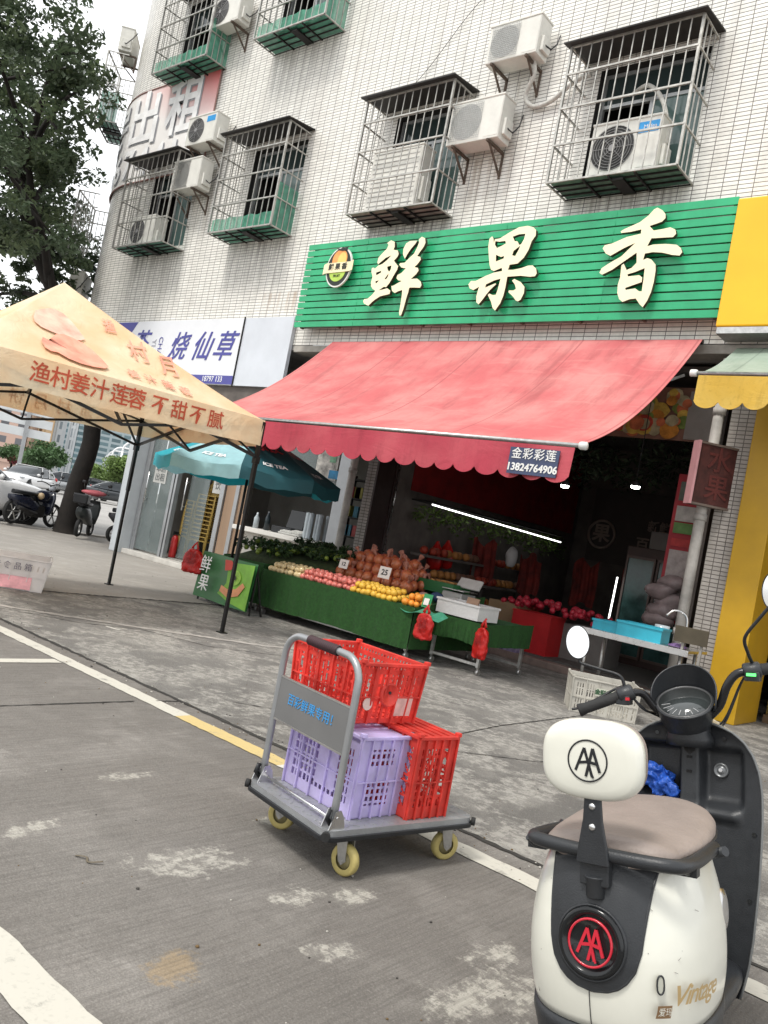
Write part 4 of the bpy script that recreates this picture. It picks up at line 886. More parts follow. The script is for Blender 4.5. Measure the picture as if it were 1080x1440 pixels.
redbox = mat('red_box', (.42, .012, .015), .5, 0, .15, 4)
crate_solid('fruit_box', (-5.85, 10.85, .0), (.62, .44, .66), redbox, 'tall red box of fruit at the open front of the shop', 'box')
crate_solid('carton', (-6.42, 10.95, .0), (.5, .4, .74), cardb, 'brown carton left of the tall red box', 'box', lip=False)
pur = mat('purple_print_box', (.22, .18, .30), .6, 0, .4, 12)
cp_ = crate_solid('printed_box', (-6.15, 10.45, .0), (.62, .24, .34), pur, 'purple patterned box standing in front of the red box', 'box', lip=False)
MB().box((.0, -.124, .18), (.22, .004, .16)).build('label', mat('purple_dark', (.08, .05, .14), .6, 0, .5, 30), cp_)
crate_solid('carton', (-5.2, 11.3, .12), (.7, .5, .5), cardg, 'dark grey carton behind the steel table', 'box', lip=False)
fruit_red = mat('dark_red_fruit', (.40, .02, .04), .4, 0, .3, 5)
f0 = None
for k in range(70):
    x = -6.5+1.6*rl.random(); y = 10.75+.5*rl.random(); z = .70+.12*rl.random()+.05*math.sin((x+6.5)*2)
    if f0 is None:
        f0 = MB().ellip((0, 0, 0), (.045, .045, .05), 10, 7).build('dragon_fruit', fruit_red); tag(f0, 'small dark red fruit heaped on the boxes inside the shop', 'fruit', 'red fruit heaped on the boxes inside the shop'); o = f0
    else: o = f0.copy(); COL.objects.link(o)
    o.location = (x, y, z); o.rotation_euler = (rl.random()*3, rl.random()*3, 0)
# racks of bagged fruit along the left side and a seated figure's stool area kept dark
rk = thing('fruit_rack', 'dark stepped rack of fruit along the left wall of the shop', 'rack', (-8.2, 12.5, .12))
b = MB(); [b.box((.25*k, 0, .35+.0-.0*k+(.35*(2-k))), (.3, 3.4, .04)) for k in range(3)]; [b.box((.25*k, y, (.35+.35*(2-k))/2), (.04, .04, .35+.35*(2-k))) for k in range(3) for y in (-1.6, 0, 1.6)]; b.build('shelves', dimwall, rk)
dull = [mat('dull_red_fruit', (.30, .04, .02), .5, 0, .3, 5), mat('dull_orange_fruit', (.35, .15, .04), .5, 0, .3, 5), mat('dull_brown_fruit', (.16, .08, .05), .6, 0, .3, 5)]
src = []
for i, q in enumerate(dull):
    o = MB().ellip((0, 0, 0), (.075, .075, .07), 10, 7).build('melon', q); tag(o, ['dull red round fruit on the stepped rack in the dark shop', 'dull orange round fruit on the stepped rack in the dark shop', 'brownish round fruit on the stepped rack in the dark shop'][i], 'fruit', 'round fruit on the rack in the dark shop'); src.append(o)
for k in range(3):
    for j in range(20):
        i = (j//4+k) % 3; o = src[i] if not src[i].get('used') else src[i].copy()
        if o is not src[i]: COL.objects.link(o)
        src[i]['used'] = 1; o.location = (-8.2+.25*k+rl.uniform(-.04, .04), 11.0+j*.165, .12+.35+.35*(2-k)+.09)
for o in src:
    del o['used']
for o in bpy.data.objects:
    if 'used' in o: del o['used']
hb = mat('red_plastic_bag', (.50, .015, .012), .3, 0, .25, 10, .3, 30, trl=.25)
for i, (x, y, z, l) in enumerate(((-8.35, 11.5, 1.25, 'red plastic bag hanging on the left wall inside the shop'), (-8.35, 11.8, 1.3, 'second red plastic bag hanging deeper on the left shop wall'))):
    b = MB(); b.loft([[Vector((x+.16*r_*math.cos(a*PI/7)*(1+.12*math.sin(3*a+i)), y+.1*r_*math.sin(a*PI/7), z+h_)) for a in range(14)] for r_, h_ in ((.5, -.3), (.9, -.26), (1, -.12), (.8, .02), (.4, .12), (.15, .2))]); tag(b.build('hanging_bag', hb), l, 'bag')
# red garments and strips hanging in the middle of the shop
rh = random.Random(8)
for i, (x, y, z, w_, h_) in enumerate(((-8.1, 12.6, 1.2, .5, .9), (-7.6, 13.4, 1.15, .45, .8), (-6.9, 14.2, 1.2, .5, .9), (-6.1, 14.6, 1.25, .5, .7))):
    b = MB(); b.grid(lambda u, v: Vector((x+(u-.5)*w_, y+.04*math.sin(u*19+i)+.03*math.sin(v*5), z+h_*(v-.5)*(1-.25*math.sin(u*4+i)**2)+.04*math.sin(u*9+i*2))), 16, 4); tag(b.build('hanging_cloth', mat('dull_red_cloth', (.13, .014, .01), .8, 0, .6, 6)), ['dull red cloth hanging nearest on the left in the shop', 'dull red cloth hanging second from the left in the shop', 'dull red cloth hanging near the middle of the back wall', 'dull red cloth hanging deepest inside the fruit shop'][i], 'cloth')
tag(MB().ellip((-7.3, 12.2, 1.42), (.11, .10, .17), 16, 12, jit=.25).build('pale_bag', mat('pale_bag', (.42, .42, .42), .5)), 'pale rounded bag hanging in the dark middle of the fruit shop', 'bag')
# ------------------------------------------------------------------ tent with orange roof
A_, B_, C_, D_ = Vector((-6.90, 5.93, 0)), Vector((-9.94, 6.42, 0)), Vector((-7.42, 2.90, 0)), Vector((-10.45, 3.40, 0))
def tent_material():
    M = bpy.data.materials.new('orange_tent_cloth'); M.use_nodes = True; nt = M.node_tree; L = nt.links; b = nt.nodes['Principled BSDF']; b.inputs['Roughness'].default_value = .75
    tc = nd(nt, 'ShaderNodeTexCoord'); n = nd(nt, 'ShaderNodeTexNoise'); n.inputs['Scale'].default_value = 1.6; n.inputs['Detail'].default_value = 4; L.new(tc.outputs['Object'], n.inputs['Vector'])
    cr = nd(nt, 'ShaderNodeValToRGB'); cr.color_ramp.elements[0].position = .35; cr.color_ramp.elements[0].color = (.90, .62, .37, 1); cr.color_ramp.elements[1].position = .62; cr.color_ramp.elements[1].color = (.93, .79, .57, 1)
    L.new(n.outputs[0], cr.inputs[0]); L.new(cr.outputs[0], b.inputs['Base Color'])
    n2 = nd(nt, 'ShaderNodeTexNoise'); n2.inputs['Scale'].default_value = 5; n2.inputs['Detail'].default_value = 3; n2.inputs['Distortion'].default_value = 1.5; L.new(tc.outputs['Object'], n2.inputs['Vector'])
    bp = nd(nt, 'ShaderNodeBump'); bp.inputs['Strength'].default_value = .5; bp.inputs['Distance'].default_value = .03; L.new(n2.outputs[0], bp.inputs['Height']); L.new(bp.outputs[0], b.inputs['Normal'])
    tr = nd(nt, 'ShaderNodeBsdfTranslucent'); L.new(cr.outputs[0], tr.inputs[0]); mx = nd(nt, 'ShaderNodeMixShader'); mx.inputs[0].default_value = .38
    L.new(b.outputs[0], mx.inputs[1]); L.new(tr.outputs[0], mx.inputs[2]); L.new(mx.outputs[0], nt.nodes['Material Output'].inputs[0]); return M
tentm = tent_material()
tent = thing('canopy_tent', 'orange pop-up tent with red characters on a black folding frame', 'tent', ((A_+D_)/2).to_tuple())
ctr = (A_+B_+C_+D_)/4; PK = Vector((ctr.x-.14, ctr.y-.26, 3.42)); ZE, ZV = 2.34, 2.06
def roof_pt(P, Q, u, v, off=0):
    """u along the eave P>Q, v from eave to peak"""
    e = P.lerp(Q, u); e.z = ZE; p = e.lerp(Vector((PK.x, PK.y, ZE)), v); p.z = ZE+(PK.z-ZE)*(v**1.12)
    p.z -= .05*math.sin(PI*v)*math.sin(PI*u)*4*.35
    if off:
        n = Vector((P.x+Q.x-2*PK.x, P.y+Q.y-2*PK.y, 0)).normalized(); p += (n*.45+Vector((0, 0, .9)))*off
    return p
def val_pt(P, Q, u, v, off=0):
    e = P.lerp(Q, u); n = Vector((P.x+Q.x-2*ctr.x, P.y+Q.y-2*ctr.y, 0)).normalized()
    e.z = ZE-(ZE-ZV)*v-.025*math.sin(PI*u)*v; return e+n*(.02+off+.012*math.sin(u*23)*v+.018*v)
pairs = ((C_, A_), (A_, B_), (B_, D_), (D_, C_))
b = MB(); o_ = Vector((0, 0, 0))
for P, Q in pairs: b.grid(lambda u, v: roof_pt(P, Q, u, v), 60, 40)
b.build('roof', tentm, tent, world=True)
for P, Q in pairs:
    b = MB(); b.grid(lambda u, v: val_pt(P, Q, u, v), 120, 4); b.build('valance', tentm, tent, world=True)
redt = mat('tent_red_print', (.45, .07, .03), .7, 0, .15, 6)
Lca = (A_-C_).length
def vmap(cx): return lambda x, y, h: val_pt(C_, A_, (cx+x)/Lca, .5-y/(ZE-ZV)*1.0, .010)
for s_, x in zip('渔村姜汁莲蓉', (.70, .88, 1.06, 1.25, 1.45, 1.62)): text('valance_lettering', s_, .19, redt, tent, fn=vmap(x), off=.002)
for s_, x in zip('不甜不腻', (1.86, 2.07, 2.28, 2.49)): text('valance_lettering', s_, .185, redt, tent, fn=vmap(x), off=.002)
Lab = (B_-A_).length
for s_, x in zip('渔村月饼莲蓉', (.75, 1.05, 1.35, 1.65, 1.95, 2.25)): text('valance_lettering', s_, .2, redt, tent, fn=lambda X, Y, h, x=x: val_pt(B_, D_, (x+X)/Lab, .5-Y/(ZE-ZV), .008), off=.001)
for s_, x in zip('渔村姜汁莲蓉', (.75, 1.05, 1.35, 1.65, 1.95, 2.25)): text('valance_lettering', s_, .2, redt, tent, fn=lambda X, Y, h, x=x: val_pt(A_, B_, (x+X)/Lab, .5-Y/(ZE-ZV), .008), off=.001)
# pastry picture and characters on the roof face
dCA = (A_-C_).normalized(); sP = (Vector((PK.x, PK.y, 0))-C_).dot(dCA)
def rmap(cs, cv, kx, ky, o=.02):
    """planar coordinates on the roof face: metres along the eave and up the slope"""
    def f(x, y, h=0):
        v = max(0, min(.96, cv+y*ky/1.85)); s = cs+x*kx; return roof_pt(C_, A_, (s-v*sP)/(Lca*(1-v)), v, o)
    return f
pinkp = mat('tent_pink_print', (.84, .44, .34), .7, 0, .3, 5); redp = mat('tent_coral_print', (.80, .30, .21), .7, 0, .35, 4)
def blob(pts, cs, cv, m_, o):
    f = rmap(cs, cv, .68, 2.2, o); b = MB(); n = len(pts); c = (sum(p[0] for p in pts)/n, sum(p[1] for p in pts)/n)
    vs = [f(*c)]; R_ = 5
    for k in range(1, R_+1):
        for p in pts: vs.append(f(c[0]+(p[0]-c[0])*k/R_, c[1]+(p[1]-c[1])*k/R_))
    fs = [(0, 1+i, 1+(i+1) % n) for i in range(n)]
    for k in range(R_-1):
        for i in range(n): j = (i+1) % n; a = 1+k*n; fs.append((a+i, a+n+i, a+n+j, a+j))
    b.add(vs, fs, 0, True); b.build('pastry_picture', m_, tent, world=True)
blob([(-.40, .02), (-.34, .08), (-.22, .12), (-.12, .15), (.0, .17), (.12, .165), (.22, .13), (.30, .07), (.36, .0), (.28, -.03), (.15, -.05), (0, -.055), (-.2, -.05), (-.32, -.045), (-.40, -.02)], 1.04, .46, pinkp, .020)
blob([(-.46, -.02), (-.42, .03), (-.34, .02), (-.27, .06), (-.18, .11), (-.06, .14), (.08, .14), (.22, .12), (.34, .07), (.42, .0), (.46, -.08), (.36, -.12), (.18, -.145), (0, -.15), (-.16, -.13), (-.28, -.09), (-.38, -.10), (-.45, -.08)], 1.08, .25, redp, .026)
for s_, cs, cv, z in (('渔', 1.62, .66, .15), ('村', 1.86, .455, .25), ('月', 2.16, .365, .25), ('姜', 1.66, .16, .14), ('汁', 1.84, .15, .14), ('莲', 2.02, .13, .14), ('蓉', 2.20, .10, .14)): text('roof_lettering', s_, z, redp, tent, fn=rmap(cs, cv, .9, 1.55, .022), off=.003)
# frame
fm = mat('tent_black_tube', (.012, .012, .012), .4, .3, .2, 8)
for P in (A_, B_, C_, D_):
    b = MB(); q = Vector((P.x, P.y, 0)); b.bar(q+Vector((0, 0, .01)), q+Vector((0, 0, 1.3)), .034); b.bar(q+Vector((0, 0, 1.3)), q+Vector((0, 0, 2.32)), .042); b.box(q+Vector((0, 0, .006)), (.09, .09, .012)); b.box(q+Vector((0, 0, 1.9)), (.06, .06, .08))
    b.build('leg', fm, tent, world=True)
b = MB()
for P, Q in pairs:
    P2, Q2 = P.copy(), Q.copy()
    for a in (0, .5):
        s_, e_ = P.lerp(Q, a), P.lerp(Q, a+.5); m1 = P.lerp(Q, a+.25)
        zt, zb = 2.27, 1.93
        for (za, zb_) in ((zt, zb), (zb, zt)):
            b.bar(Vector((s_.x, s_.y, za)), Vector((e_.x, e_.y, zb_)), .03)
for P in (A_, B_, C_, D_):
    for (za, zb_) in ((2.27, 2.30), (1.93, 2.75)):
        b.bar(Vector((P.x, P.y, za)), Vector((P.x+(PK.x-P.x)*.52, P.y+(PK.y-P.y)*.52, zb_)), .022)
mids = [((P+Q)/2) for P, Q in pairs]
for q in mids:
    b.bar(Vector((q.x, q.y, 2.27)), Vector((PK.x, PK.y, 2.45)), .022); b.bar(Vector((q.x, q.y, 1.93)), Vector((q.x+(PK.x-q.x)*.5, q.y+(PK.y-q.y)*.5, 2.62)), .022)
b.bar(Vector((PK.x, PK.y, 2.4)), PK-Vector((0, 0, .02)), .035)
b.build('truss', fm, tent, world=True)

# ------------------------------------------------------------------ teal umbrella
um = thing('parasol', 'teal parasol with red and white print under the tent edge', 'parasol', (-9.12, 7.75, 0))
teal = mat('teal_cloth', (.02, .40, .48), .6, 0, .12, 4, trl=.3); tealw = mat('teal_pale_cloth', (.36, .62, .66), .6, 0, .12, 4, trl=.3); grn = mat('teal_dark_cloth', (.02, .10, .12), .6, 0, .12, 4, trl=.15)
NS = 8
def upt(a, r, off=0):
    k = (a/(2*PI/NS)) % 1; rr = r*(math.cos(PI/NS)/math.cos((k-.5)*2*PI/NS)); rr *= .76; zz = 2.46-.56*(r/1.75)**1.25-.05*math.sin(PI*k)*(r/1.75)**2
    return Vector((rr*math.cos(a), rr*math.sin(a), zz+off))
for k in range(NS):
    b = MB(); a0 = 2*PI*k/NS+R(10)-R(10)
    b.grid(lambda u, v: upt(a0+u*2*PI/NS, .04+v*1.71), 6, 8); b.grid(lambda u, v: upt(a0+u*2*PI/NS, .04+v*1.71, -.006), 6, 8, flip=True)
    b.grid(lambda u, v: upt(a0+u*2*PI/NS, 1.75)*1.0+Vector((0, 0, -.17*v+.015*math.sin(u*12)*v)), 8, 2)
    b.build('panel', [grn, teal, grn, teal, tealw, teal, tealw, grn][k], um)
ump = Vector((0, 0, 0))
def umap(a, r): return lambda x, y, h: ump+upt(a+x/max(.4, r-y), r-y, .012)
whp = mat('white_print', (.75, .75, .75), .5); rdp = mat('parasol_red', (.45, .03, .05), .5)
for k in range(NS):
    a = (k+.5)*2*PI/NS
    text('print', '冰饮', .26, rdp if k % 2 else rdp, um, fn=lambda x, y, h, a=a: upt(a+x/.9, .9-y, .012), off=.01, world=False)
    text('print', 'ICE TEA', .13, whp, um, fn=lambda x, y, h, a=a: upt(a+x/1.4, 1.48-y, .012), off=.006, world=False)
MB().cyl((0, 0, .1), (0, 0, 2.55), .02, 10).build('pole', fm, um)
MB().lathe([(0, 0), (.25, 0), (.25, .06), (.05, .12), (0, .12)], n=20).build('base', mat('grey_base', (.2, .2, .2), .7), um)
b = MB()
for k in range(NS):
    a = 2*PI*k/NS; b.bar((0, 0, 2.44), upt(a, 1.72, -.02), .012); b.bar((0, 0, 1.95), upt(a, .9, -.03), .01)
b.build('ribs', galv, um)
MB().lathe([(0, 0), (.05, 0), (.03, .05), (0, .08)], (0, 0, 2.5), n=12).build('finial', teal, um)
# ------------------------------------------------------------------ fruit stall
turf = mat('green_turf_skirt', (.018, .072, .014), .95, 0, .3, 30, 1.0, 220)
def stall(x0, x1, y0, y1, zf, zb, z_low, label, cast=True):
    t = thing('display_table', label, 'market table', ((x0+x1)/2, y0, 0))
    b = MB(); b.add([(x0, y0+.01, zf-.02), (x1, y0+.01, zf-.02), (x1, y1, zb-.02), (x0, y1, zb-.02), (x0, y0+.01, zf-.05), (x1, y0+.01, zf-.05), (x1, y1, zb-.05), (x0, y1, zb-.05)], [(0, 1, 2, 3), (4, 5, 6, 7), (0, 1, 5, 4), (1, 2, 6, 5), (2, 3, 7, 6), (3, 0, 4, 7)])
    b.build('tabletop', mat('table_green_cloth', (.03, .10, .035), .9, 0, .3, 12), t, world=True)
    b = MB(); N = 60
    b.grid(lambda u, v: Vector((x0+(x1-x0)*u, y0-.01-.012*math.sin(u*55)*v-.006*math.sin(u*140)*v, zf+.01-(zf+.01-z_low)*v-.012*math.sin(u*9)*v)), N*2, 6)
    b.grid(lambda u, v: Vector((x1+.01+.01*math.sin(u*30)*v, y0+(y1-y0)*u, zf+(zb-zf)*u+.01-(zf+(zb-zf)*u+.01-z_low)*v)), 30, 6)
    b.grid(lambda u, v: Vector((x0-.01, y0+(y1-y0)*u, zf+(zb-zf)*u+.01-(zf+(zb-zf)*u+.01-z_low)*v)), 30, 6)
    b.build('skirt', turf, t, world=True)
    for x in (x0+.06, x1-.06):
        for y, z in ((y0+.06, zf), (y1-.06, zb)):
            b = MB(); b.bar((x, y, .09), (x, y, z-.05), .035)
            b.bar((x, y, .09), (x, y+.02, .05), .02); b.cyl((x-.018, y+.02, .035), (x+.018, y+.02, .035), .035, 12); b.build('leg', galv, t, world=True)
    for yy in (y0+.06, y1-.06): MB().bar((x0+.06, yy, .12), (x1-.06, yy, .12), .03).build('rail', galv, t, world=True)
    return t
stall(-8.42, -5.78, 7.75, 9.2, .60, .82, .12, 'long fruit table with a green turf skirt in front of the shop')
stall(-5.74, -4.96, 8.05, 9.1, .58, .62, .34, 'short right end table carrying the white foam box')
stall(-9.35, -8.48, 7.80, 9.2, .66, .80, .12, 'left end table heaped with leafy green citrus')
def fruit(name, m_, r, label, cat, group, fn=None):
    t = thing(name, label, cat, (0, 0, -5), group=group); b = MB()
    b.ellip((0, 0, 0), (r, r, r*.9), 12, 9); b.build('flesh', m_, t)
    MB().tube([(0, 0, r*.82), (.004, 0, r*1.08)], .004, 5).build('stalk', mat('stalk', (.06, .04, .02), .8), t); return t
app = mat('pink_apple_skin', (.58, .16, .13), .35, 0, .45, 18, coat=.2); app2 = mat('pale_apple_skin', (.62, .48, .26), .35, 0, .3, 14, coat=.2)
yo = mat('yellow_orange_skin', (.70, .42, .05), .45, 0, .18, 12, .2, 150); og = mat('orange_skin', (.75, .27, .03), .45, 0, .15, 12, .2, 150)
gc = mat('green_citrus_skin', (.12, .17, .02), .45, 0, .5, 12, .2, 120)
rf = random.Random(21)
def put(src, spots, used=[]):
    first = True
    for (x, y, z) in spots:
        o = src if first else copy_tree(src); first = False
        o.location = (x, y, z); o.rotation_euler = (rf.uniform(-.6, .6), rf.uniform(-.6, .6), rf.uniform(0, 6)); s = rf.uniform(.84, 1.13); o.scale = (s, s, s)
def tz(y): return .60+(y-7.75)*.1517
def rows(x0, x1, y0, y1, r, layers=1, dx=None):
    out = []; dx = dx or 2*r*.98
    for l in range(layers):
        y = y0+l*r
        while y < y1-l*r:
            x = x0+(l % 2)*r+rf.uniform(0, .02)
            while x < x1-l*r*.5: out.append((x+rf.uniform(-.012, .012), y+rf.uniform(-.012, .012), tz(y)-.02+r*.95+l*r*1.45+rf.uniform(-.004, .008))); x += dx
            y += dx
    return out
put(fruit('apple', app2, .042, 'pale wrapped apple at the left end of the front rows', 'apple', 'pale apples on the long table'), rows(-8.36, -7.75, 7.82, 8.1, .042, 2))
put(fruit('apple', app, .043, 'pink apple in the front rows of the long table', 'apple', 'pink apples on the long table'), rows(-7.74, -6.86, 7.82, 8.15, .043, 2))
put(fruit('orange', yo, .043, 'yellow orange in the front rows right of the pink apples', 'orange', 'yellow oranges on the long table'), rows(-6.84, -6.10, 7.82, 8.12, .043, 2))
put(fruit('orange', og, .045, 'bright orange in the small heap beside the green pay card', 'orange', 'bright oranges by the pay card'), [(x, y, z) for x, y, z in rows(-6.0, -5.78, 7.86, 8.12, .045, 2)])
# net-bagged pomelos piled behind
def netbag():
    t = thing('bagged_pomelo', 'amber fruit tied in a net bag on the heap at the table back', 'fruit', (0, 0, -5), group='net bagged pomelos heaped on the long table')
    MB().ellip((0, 0, 0), (.078, .078, .085), 14, 10).build('pomelo', mat('pomelo_skin', (.42, .13, .05), .4, 0, .3, 12, .2, 90, coat=.3), t)
    b = MB()
    for k in range(12):
        a = k*PI/6; b.tube([Vector((.081*math.cos(a+j*.25)*math.cos(-PI/2+j*PI/8), .081*math.sin(a+j*.25)*math.cos(-PI/2+j*PI/8), .088*math.sin(-PI/2+j*PI/8))) for j in range(9)], .0016, 3, caps=False)
    b.build('net', mat('red_net', (.55, .08, .05), .6), t)
    b = MB(); b.lathe([(.03, .07), (.012, .10), (.03, .14), (.038, .17)], n=9); b.build('tied_neck', mat('net_neck', (.50, .22, .16), .5, 0, .3, 20, trl=.4), t); return t
nb = netbag(); sp = []
for l in range(3):
    n = 8-l
    for i in range(n):
        for j in range(4-l): sp.append((-7.62+.165*i+.08*l+rf.uniform(-.02, .02), 8.42+.16*j+.07*l+rf.uniform(-.02, .02), tz(8.42+.16*j)+.07+l*.125))
put(nb, sp)
put_b = [(-6.55+.17*i, 8.35+.15*(i % 2), tz(8.4)+.07) for i in range(2)]
# leafy green citrus heap
gcit = fruit('green_citrus', gc, .036, 'small green and yellow citrus in the leafy heap at the left', 'citrus', 'green citrus heaped on the left table'); sp = []
for k in range(150):
    u = rf.random(); x = -9.28+1.75*u; y = rf.uniform(7.88, 9.1); hmax = .22*math.sin(PI*min(1, max(0, (y-7.6)/1.5)))*(1.1-.3*u)
    if x > -8.35 and y < 8.25: continue
    sp.append((x, y, (.66 if x < -8.45 else tz(y))+(y-7.8)*.08+hmax*(.75+.25*rf.random())+.02))
put(gcit, sp)
b = MB()
for k in range(110):
    u = rf.random(); x = -9.28+1.75*u; y = rf.uniform(7.95, 9.1)
    if x > -8.35 and y < 8.25: continue
    z = (.66 if x < -8.45 else tz(y))+(y-7.8)*.08+.22*math.sin(PI*min(1, max(0, (y-7.6)/1.5)))*(1.1-.3*u)
    leaves(b, (x, y, z+.01), (.09, .09, .07), 22, .08, rf)
for k in range(60):
    x = rf.uniform(-9.1, -7.9); leaves(b, (x, 8.9+rf.uniform(-.1, .1), 1.02+rf.uniform(-.02, .04)), (.05, .05, .06), 8, .08, rf)
tag(b.build('citrus_leaves', mat('citrus_leaf', (.025, .05, .015), .5, 0, .4, 9)), 'dark green leaves sticking out of the citrus heap', 'leaves', kind='stuff')
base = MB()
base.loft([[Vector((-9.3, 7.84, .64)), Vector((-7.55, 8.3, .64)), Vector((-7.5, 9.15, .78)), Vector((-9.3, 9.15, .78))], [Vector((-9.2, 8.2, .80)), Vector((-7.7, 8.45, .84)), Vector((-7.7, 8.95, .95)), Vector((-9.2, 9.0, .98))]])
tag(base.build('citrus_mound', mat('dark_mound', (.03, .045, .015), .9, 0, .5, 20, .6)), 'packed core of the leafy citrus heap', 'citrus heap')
# price cards
def card(loc, rz, w, h, txt, mcard, label, tc=None, ts=.06, tilt=12, stick=True):
    t = thing('price_card', label, 'price card', loc, (0, 0, R(rz))); MB().box((0, 0, h/2+.03), (w, .004, h), (R(-tilt), 0, 0)).build('card', mcard, t)
    if stick: MB().cyl((0, .01, -.05), (0, .01, .05), .003, 5).build('stick', blackp, t)
    if txt:
        M_ = Matrix.Translation((0, -.004, h/2+.03))@Euler((R(90-tilt), 0, 0)).to_matrix().to_4x4(); text('card_lettering', txt, ts, tc or blackp, t, M_, ext=.001, off=.002, world=False)
    return t
wc = mat('white_card', (.66, .62, .58), .6)
card((-6.62, 8.12, .80), 8, .17, .15, '25', wc, 'white price card reading 25 above the yellow oranges', ts=.10)
card((-7.42, 8.22, .80), 8, .14, .12, '12', wc, 'white price card leaning on the net bags above the apples', ts=.07)
card((-5.70, 7.86, .60), 5, .12, .16, None, mat('green_card', (.02, .22, .08), .4), 'small green and white pay card at the table corner')
MB().box((-5.70, 7.845, .70), (.07, .004, .08), (R(-12), 0, 0)).build('pay_card_panel', wc, [o for o in bpy.data.objects if o.name.startswith('price_card')][-1], world=True)
# green crate of carrots, scale, foam box
carr = thing('produce_tray', 'dark green tray of yellow brown roots beside the scale', 'tray', (-6.32, 8.88, .78))
b = MB(); b.b2((-.38, -.2, 0), (.38, .2, .02)); b.b2((-.38, -.2, .02), (.38, -.18, .14)); b.b2((-.38, .18, .02), (.38, .2, .14)); b.b2((-.38, -.18, .02), (-.36, .18, .14)); b.b2((.36, -.18, .02), (.38, .18, .14)); b.build('tray', mat('tray_green', (.015, .10, .03), .5), carr)
b = MB(); [b.tube([(rf.uniform(-.33, .2), rf.uniform(-.15, .15), .13), (rf.uniform(-.1, .34), rf.uniform(-.15, .15), .15)], [.022, .010], 7) for _ in range(16)]; b.build('roots', mat('root_brown', (.34, .17, .05), .6, 0, .3, 12), carr)
sc_ = thing('weighing_scale', 'silver weighing scale with dark display on the right of the fruit table', 'scale', (-5.86, 8.72, .74), (0, 0, R(-6)))
MB().box((0, 0, .05), (.34, .30, .09), taper=.92).build('body', mat('scale_grey', (.28, .28, .27), .4, .3, .1, 5), sc_, bevel=.01)
MB().box((0, 0, .125), (.36, .28, .012)).build('pan', steel, sc_, bevel=.004)
MB().box((.02, .17, .22), (.34, .03, .12), (R(-30), 0, 0)).build('display', mat('scale_face', (.06, .06, .06), .3), sc_, bevel=.006)
MB().box((.02, .155, .22), (.36, .035, .14), (R(-30), 0, 0)).build('display_frame', mat('scale_white', (.45, .44, .42), .4), sc_, bevel=.006)
tag(MB().ellip((-5.92, 8.36, .74), (.09, .07, .06), 12, 8, jit=.4).build('cloth_bundle', mat('navy_cloth', (.02, .04, .09), .8)), 'crumpled navy cloth beside the scale', 'cloth')
tag(MB().ellip((-6.04, 8.24, .72), (.08, .06, .05), 12, 8, jit=.4).build('plastic_wrap', mat('pink_wrap', (.30, .17, .15), .4, 0, .3, 20)), 'crumpled brownish wrapping beside the yellow oranges', 'wrapping')
foam = mat('white_foam', (.62, .61, .60), .85, 0, .06, 30, .4, 200)
fb = crate_solid('foam_box', (-5.42, 8.30, .60), (.62, .40, .15), foam, 'white foam box on the right end of the stall', 'box', rz=R(-3))
tag(MB().box((-5.38, 8.32, .76), (.17, .02, .15), (R(-14), 0, R(-3))).build('cardboard_piece', mat('brown_board', (.34, .22, .15), .85, 0, .15, 8)), 'piece of brown cardboard standing in the white foam box', 'cardboard')
tag(MB().ellip((-5.36, 8.30, .69), (.22, .12, .045), 14, 8, jit=.5).build('minced_ice_fruit', mat('pinkish_fruit', (.42, .16, .14), .5, 0, .5, 20)), 'pinkish fruit lying inside the white foam box', 'fruit')
# teal bag over the table edge
def gbag(u, v):
    x = -5.98+.58*u; return Vector((x, 7.735-.04*math.sin(PI*u)+.25*(1-v)*(1-.3*u), .625-.06*v*(1+.4*math.sin(u*8))+.02*math.sin(u*17)*(1-v)-.03*u))
tag(MB().grid(gbag, 30, 8).build('green_plastic_bag', mat('sea_green_bag', (.07, .30, .19), .35, 0, .2, 14, .4, 40, trl=.2)), 'sea green plastic bag lying over the turf skirt corner', 'bag')
# red carrier bags hanging
def redbag(loc, w, h, label, rz=0, seed=0):
    t = thing('carrier_bag', label, 'carrier bag', loc, (0, 0, rz)); b = MB(); rings = []
    for k, (rw, z, dp) in enumerate(((.75, 0, .5), (.96, .04, .9), (1, .15, 1), (.98, .45, .9), (.92, .68, .8), (.70, .82, .6), (.34, .90, .35))):
        rings.append([Vector((w/2*rw*abs(math.cos(a*PI/12))**.6*(1 if math.cos(a*PI/12) > 0 else -1)*(1+.05*math.sin(a*5+k+seed)), .05*dp*math.sin(a*PI/12)*(1+.3*math.sin(a*7+k*2+seed)), -h+h*z)) for a in range(24)])
    b.loft(rings); o = b.build('bag', hb, t, sub=2); tx = bpy.data.textures.new('crinkle', 'CLOUDS'); tx.noise_scale = .045; tx.noise_depth = 2; dm = o.modifiers.new('crinkle', 'DISPLACE'); dm.texture = tx; dm.strength = .035; dm.mid_level = .5; dm.texture_coords = 'LOCAL'
    b = MB()
    for s in (-1, 1): b.tube([(s*w*.15, 0, -h*.1), (s*w*.10, 0, 0), (0, .01, .05), (-s*.01, .02, .06)], [.022, .016, .01, .01], 8, flat=(1, .4))
    b.build('handles', hb, t)
    text('bag_print', '谢谢\n惠顾', w*.26, mat('bag_print_dark', (.22, .01, .01), .5), t, Matrix.Translation((0, -.066, -h*.45))@Euler((R(90), 0, 0)).to_matrix().to_4x4(), ext=.001, world=False)
    return t
redbag((-5.56, 7.70, .62), .24, .34, 'red carrier bag hanging at the right corner of the green skirt', R(5))
redbag((-4.98, 8.02, .60), .20, .40, 'longer red carrier bag hanging below the white foam box', R(-8), 2)
redbag((-9.36, 7.28, .72), .34, .38, 'glossy red carrier bag hanging left of the green banner', R(15), 4)
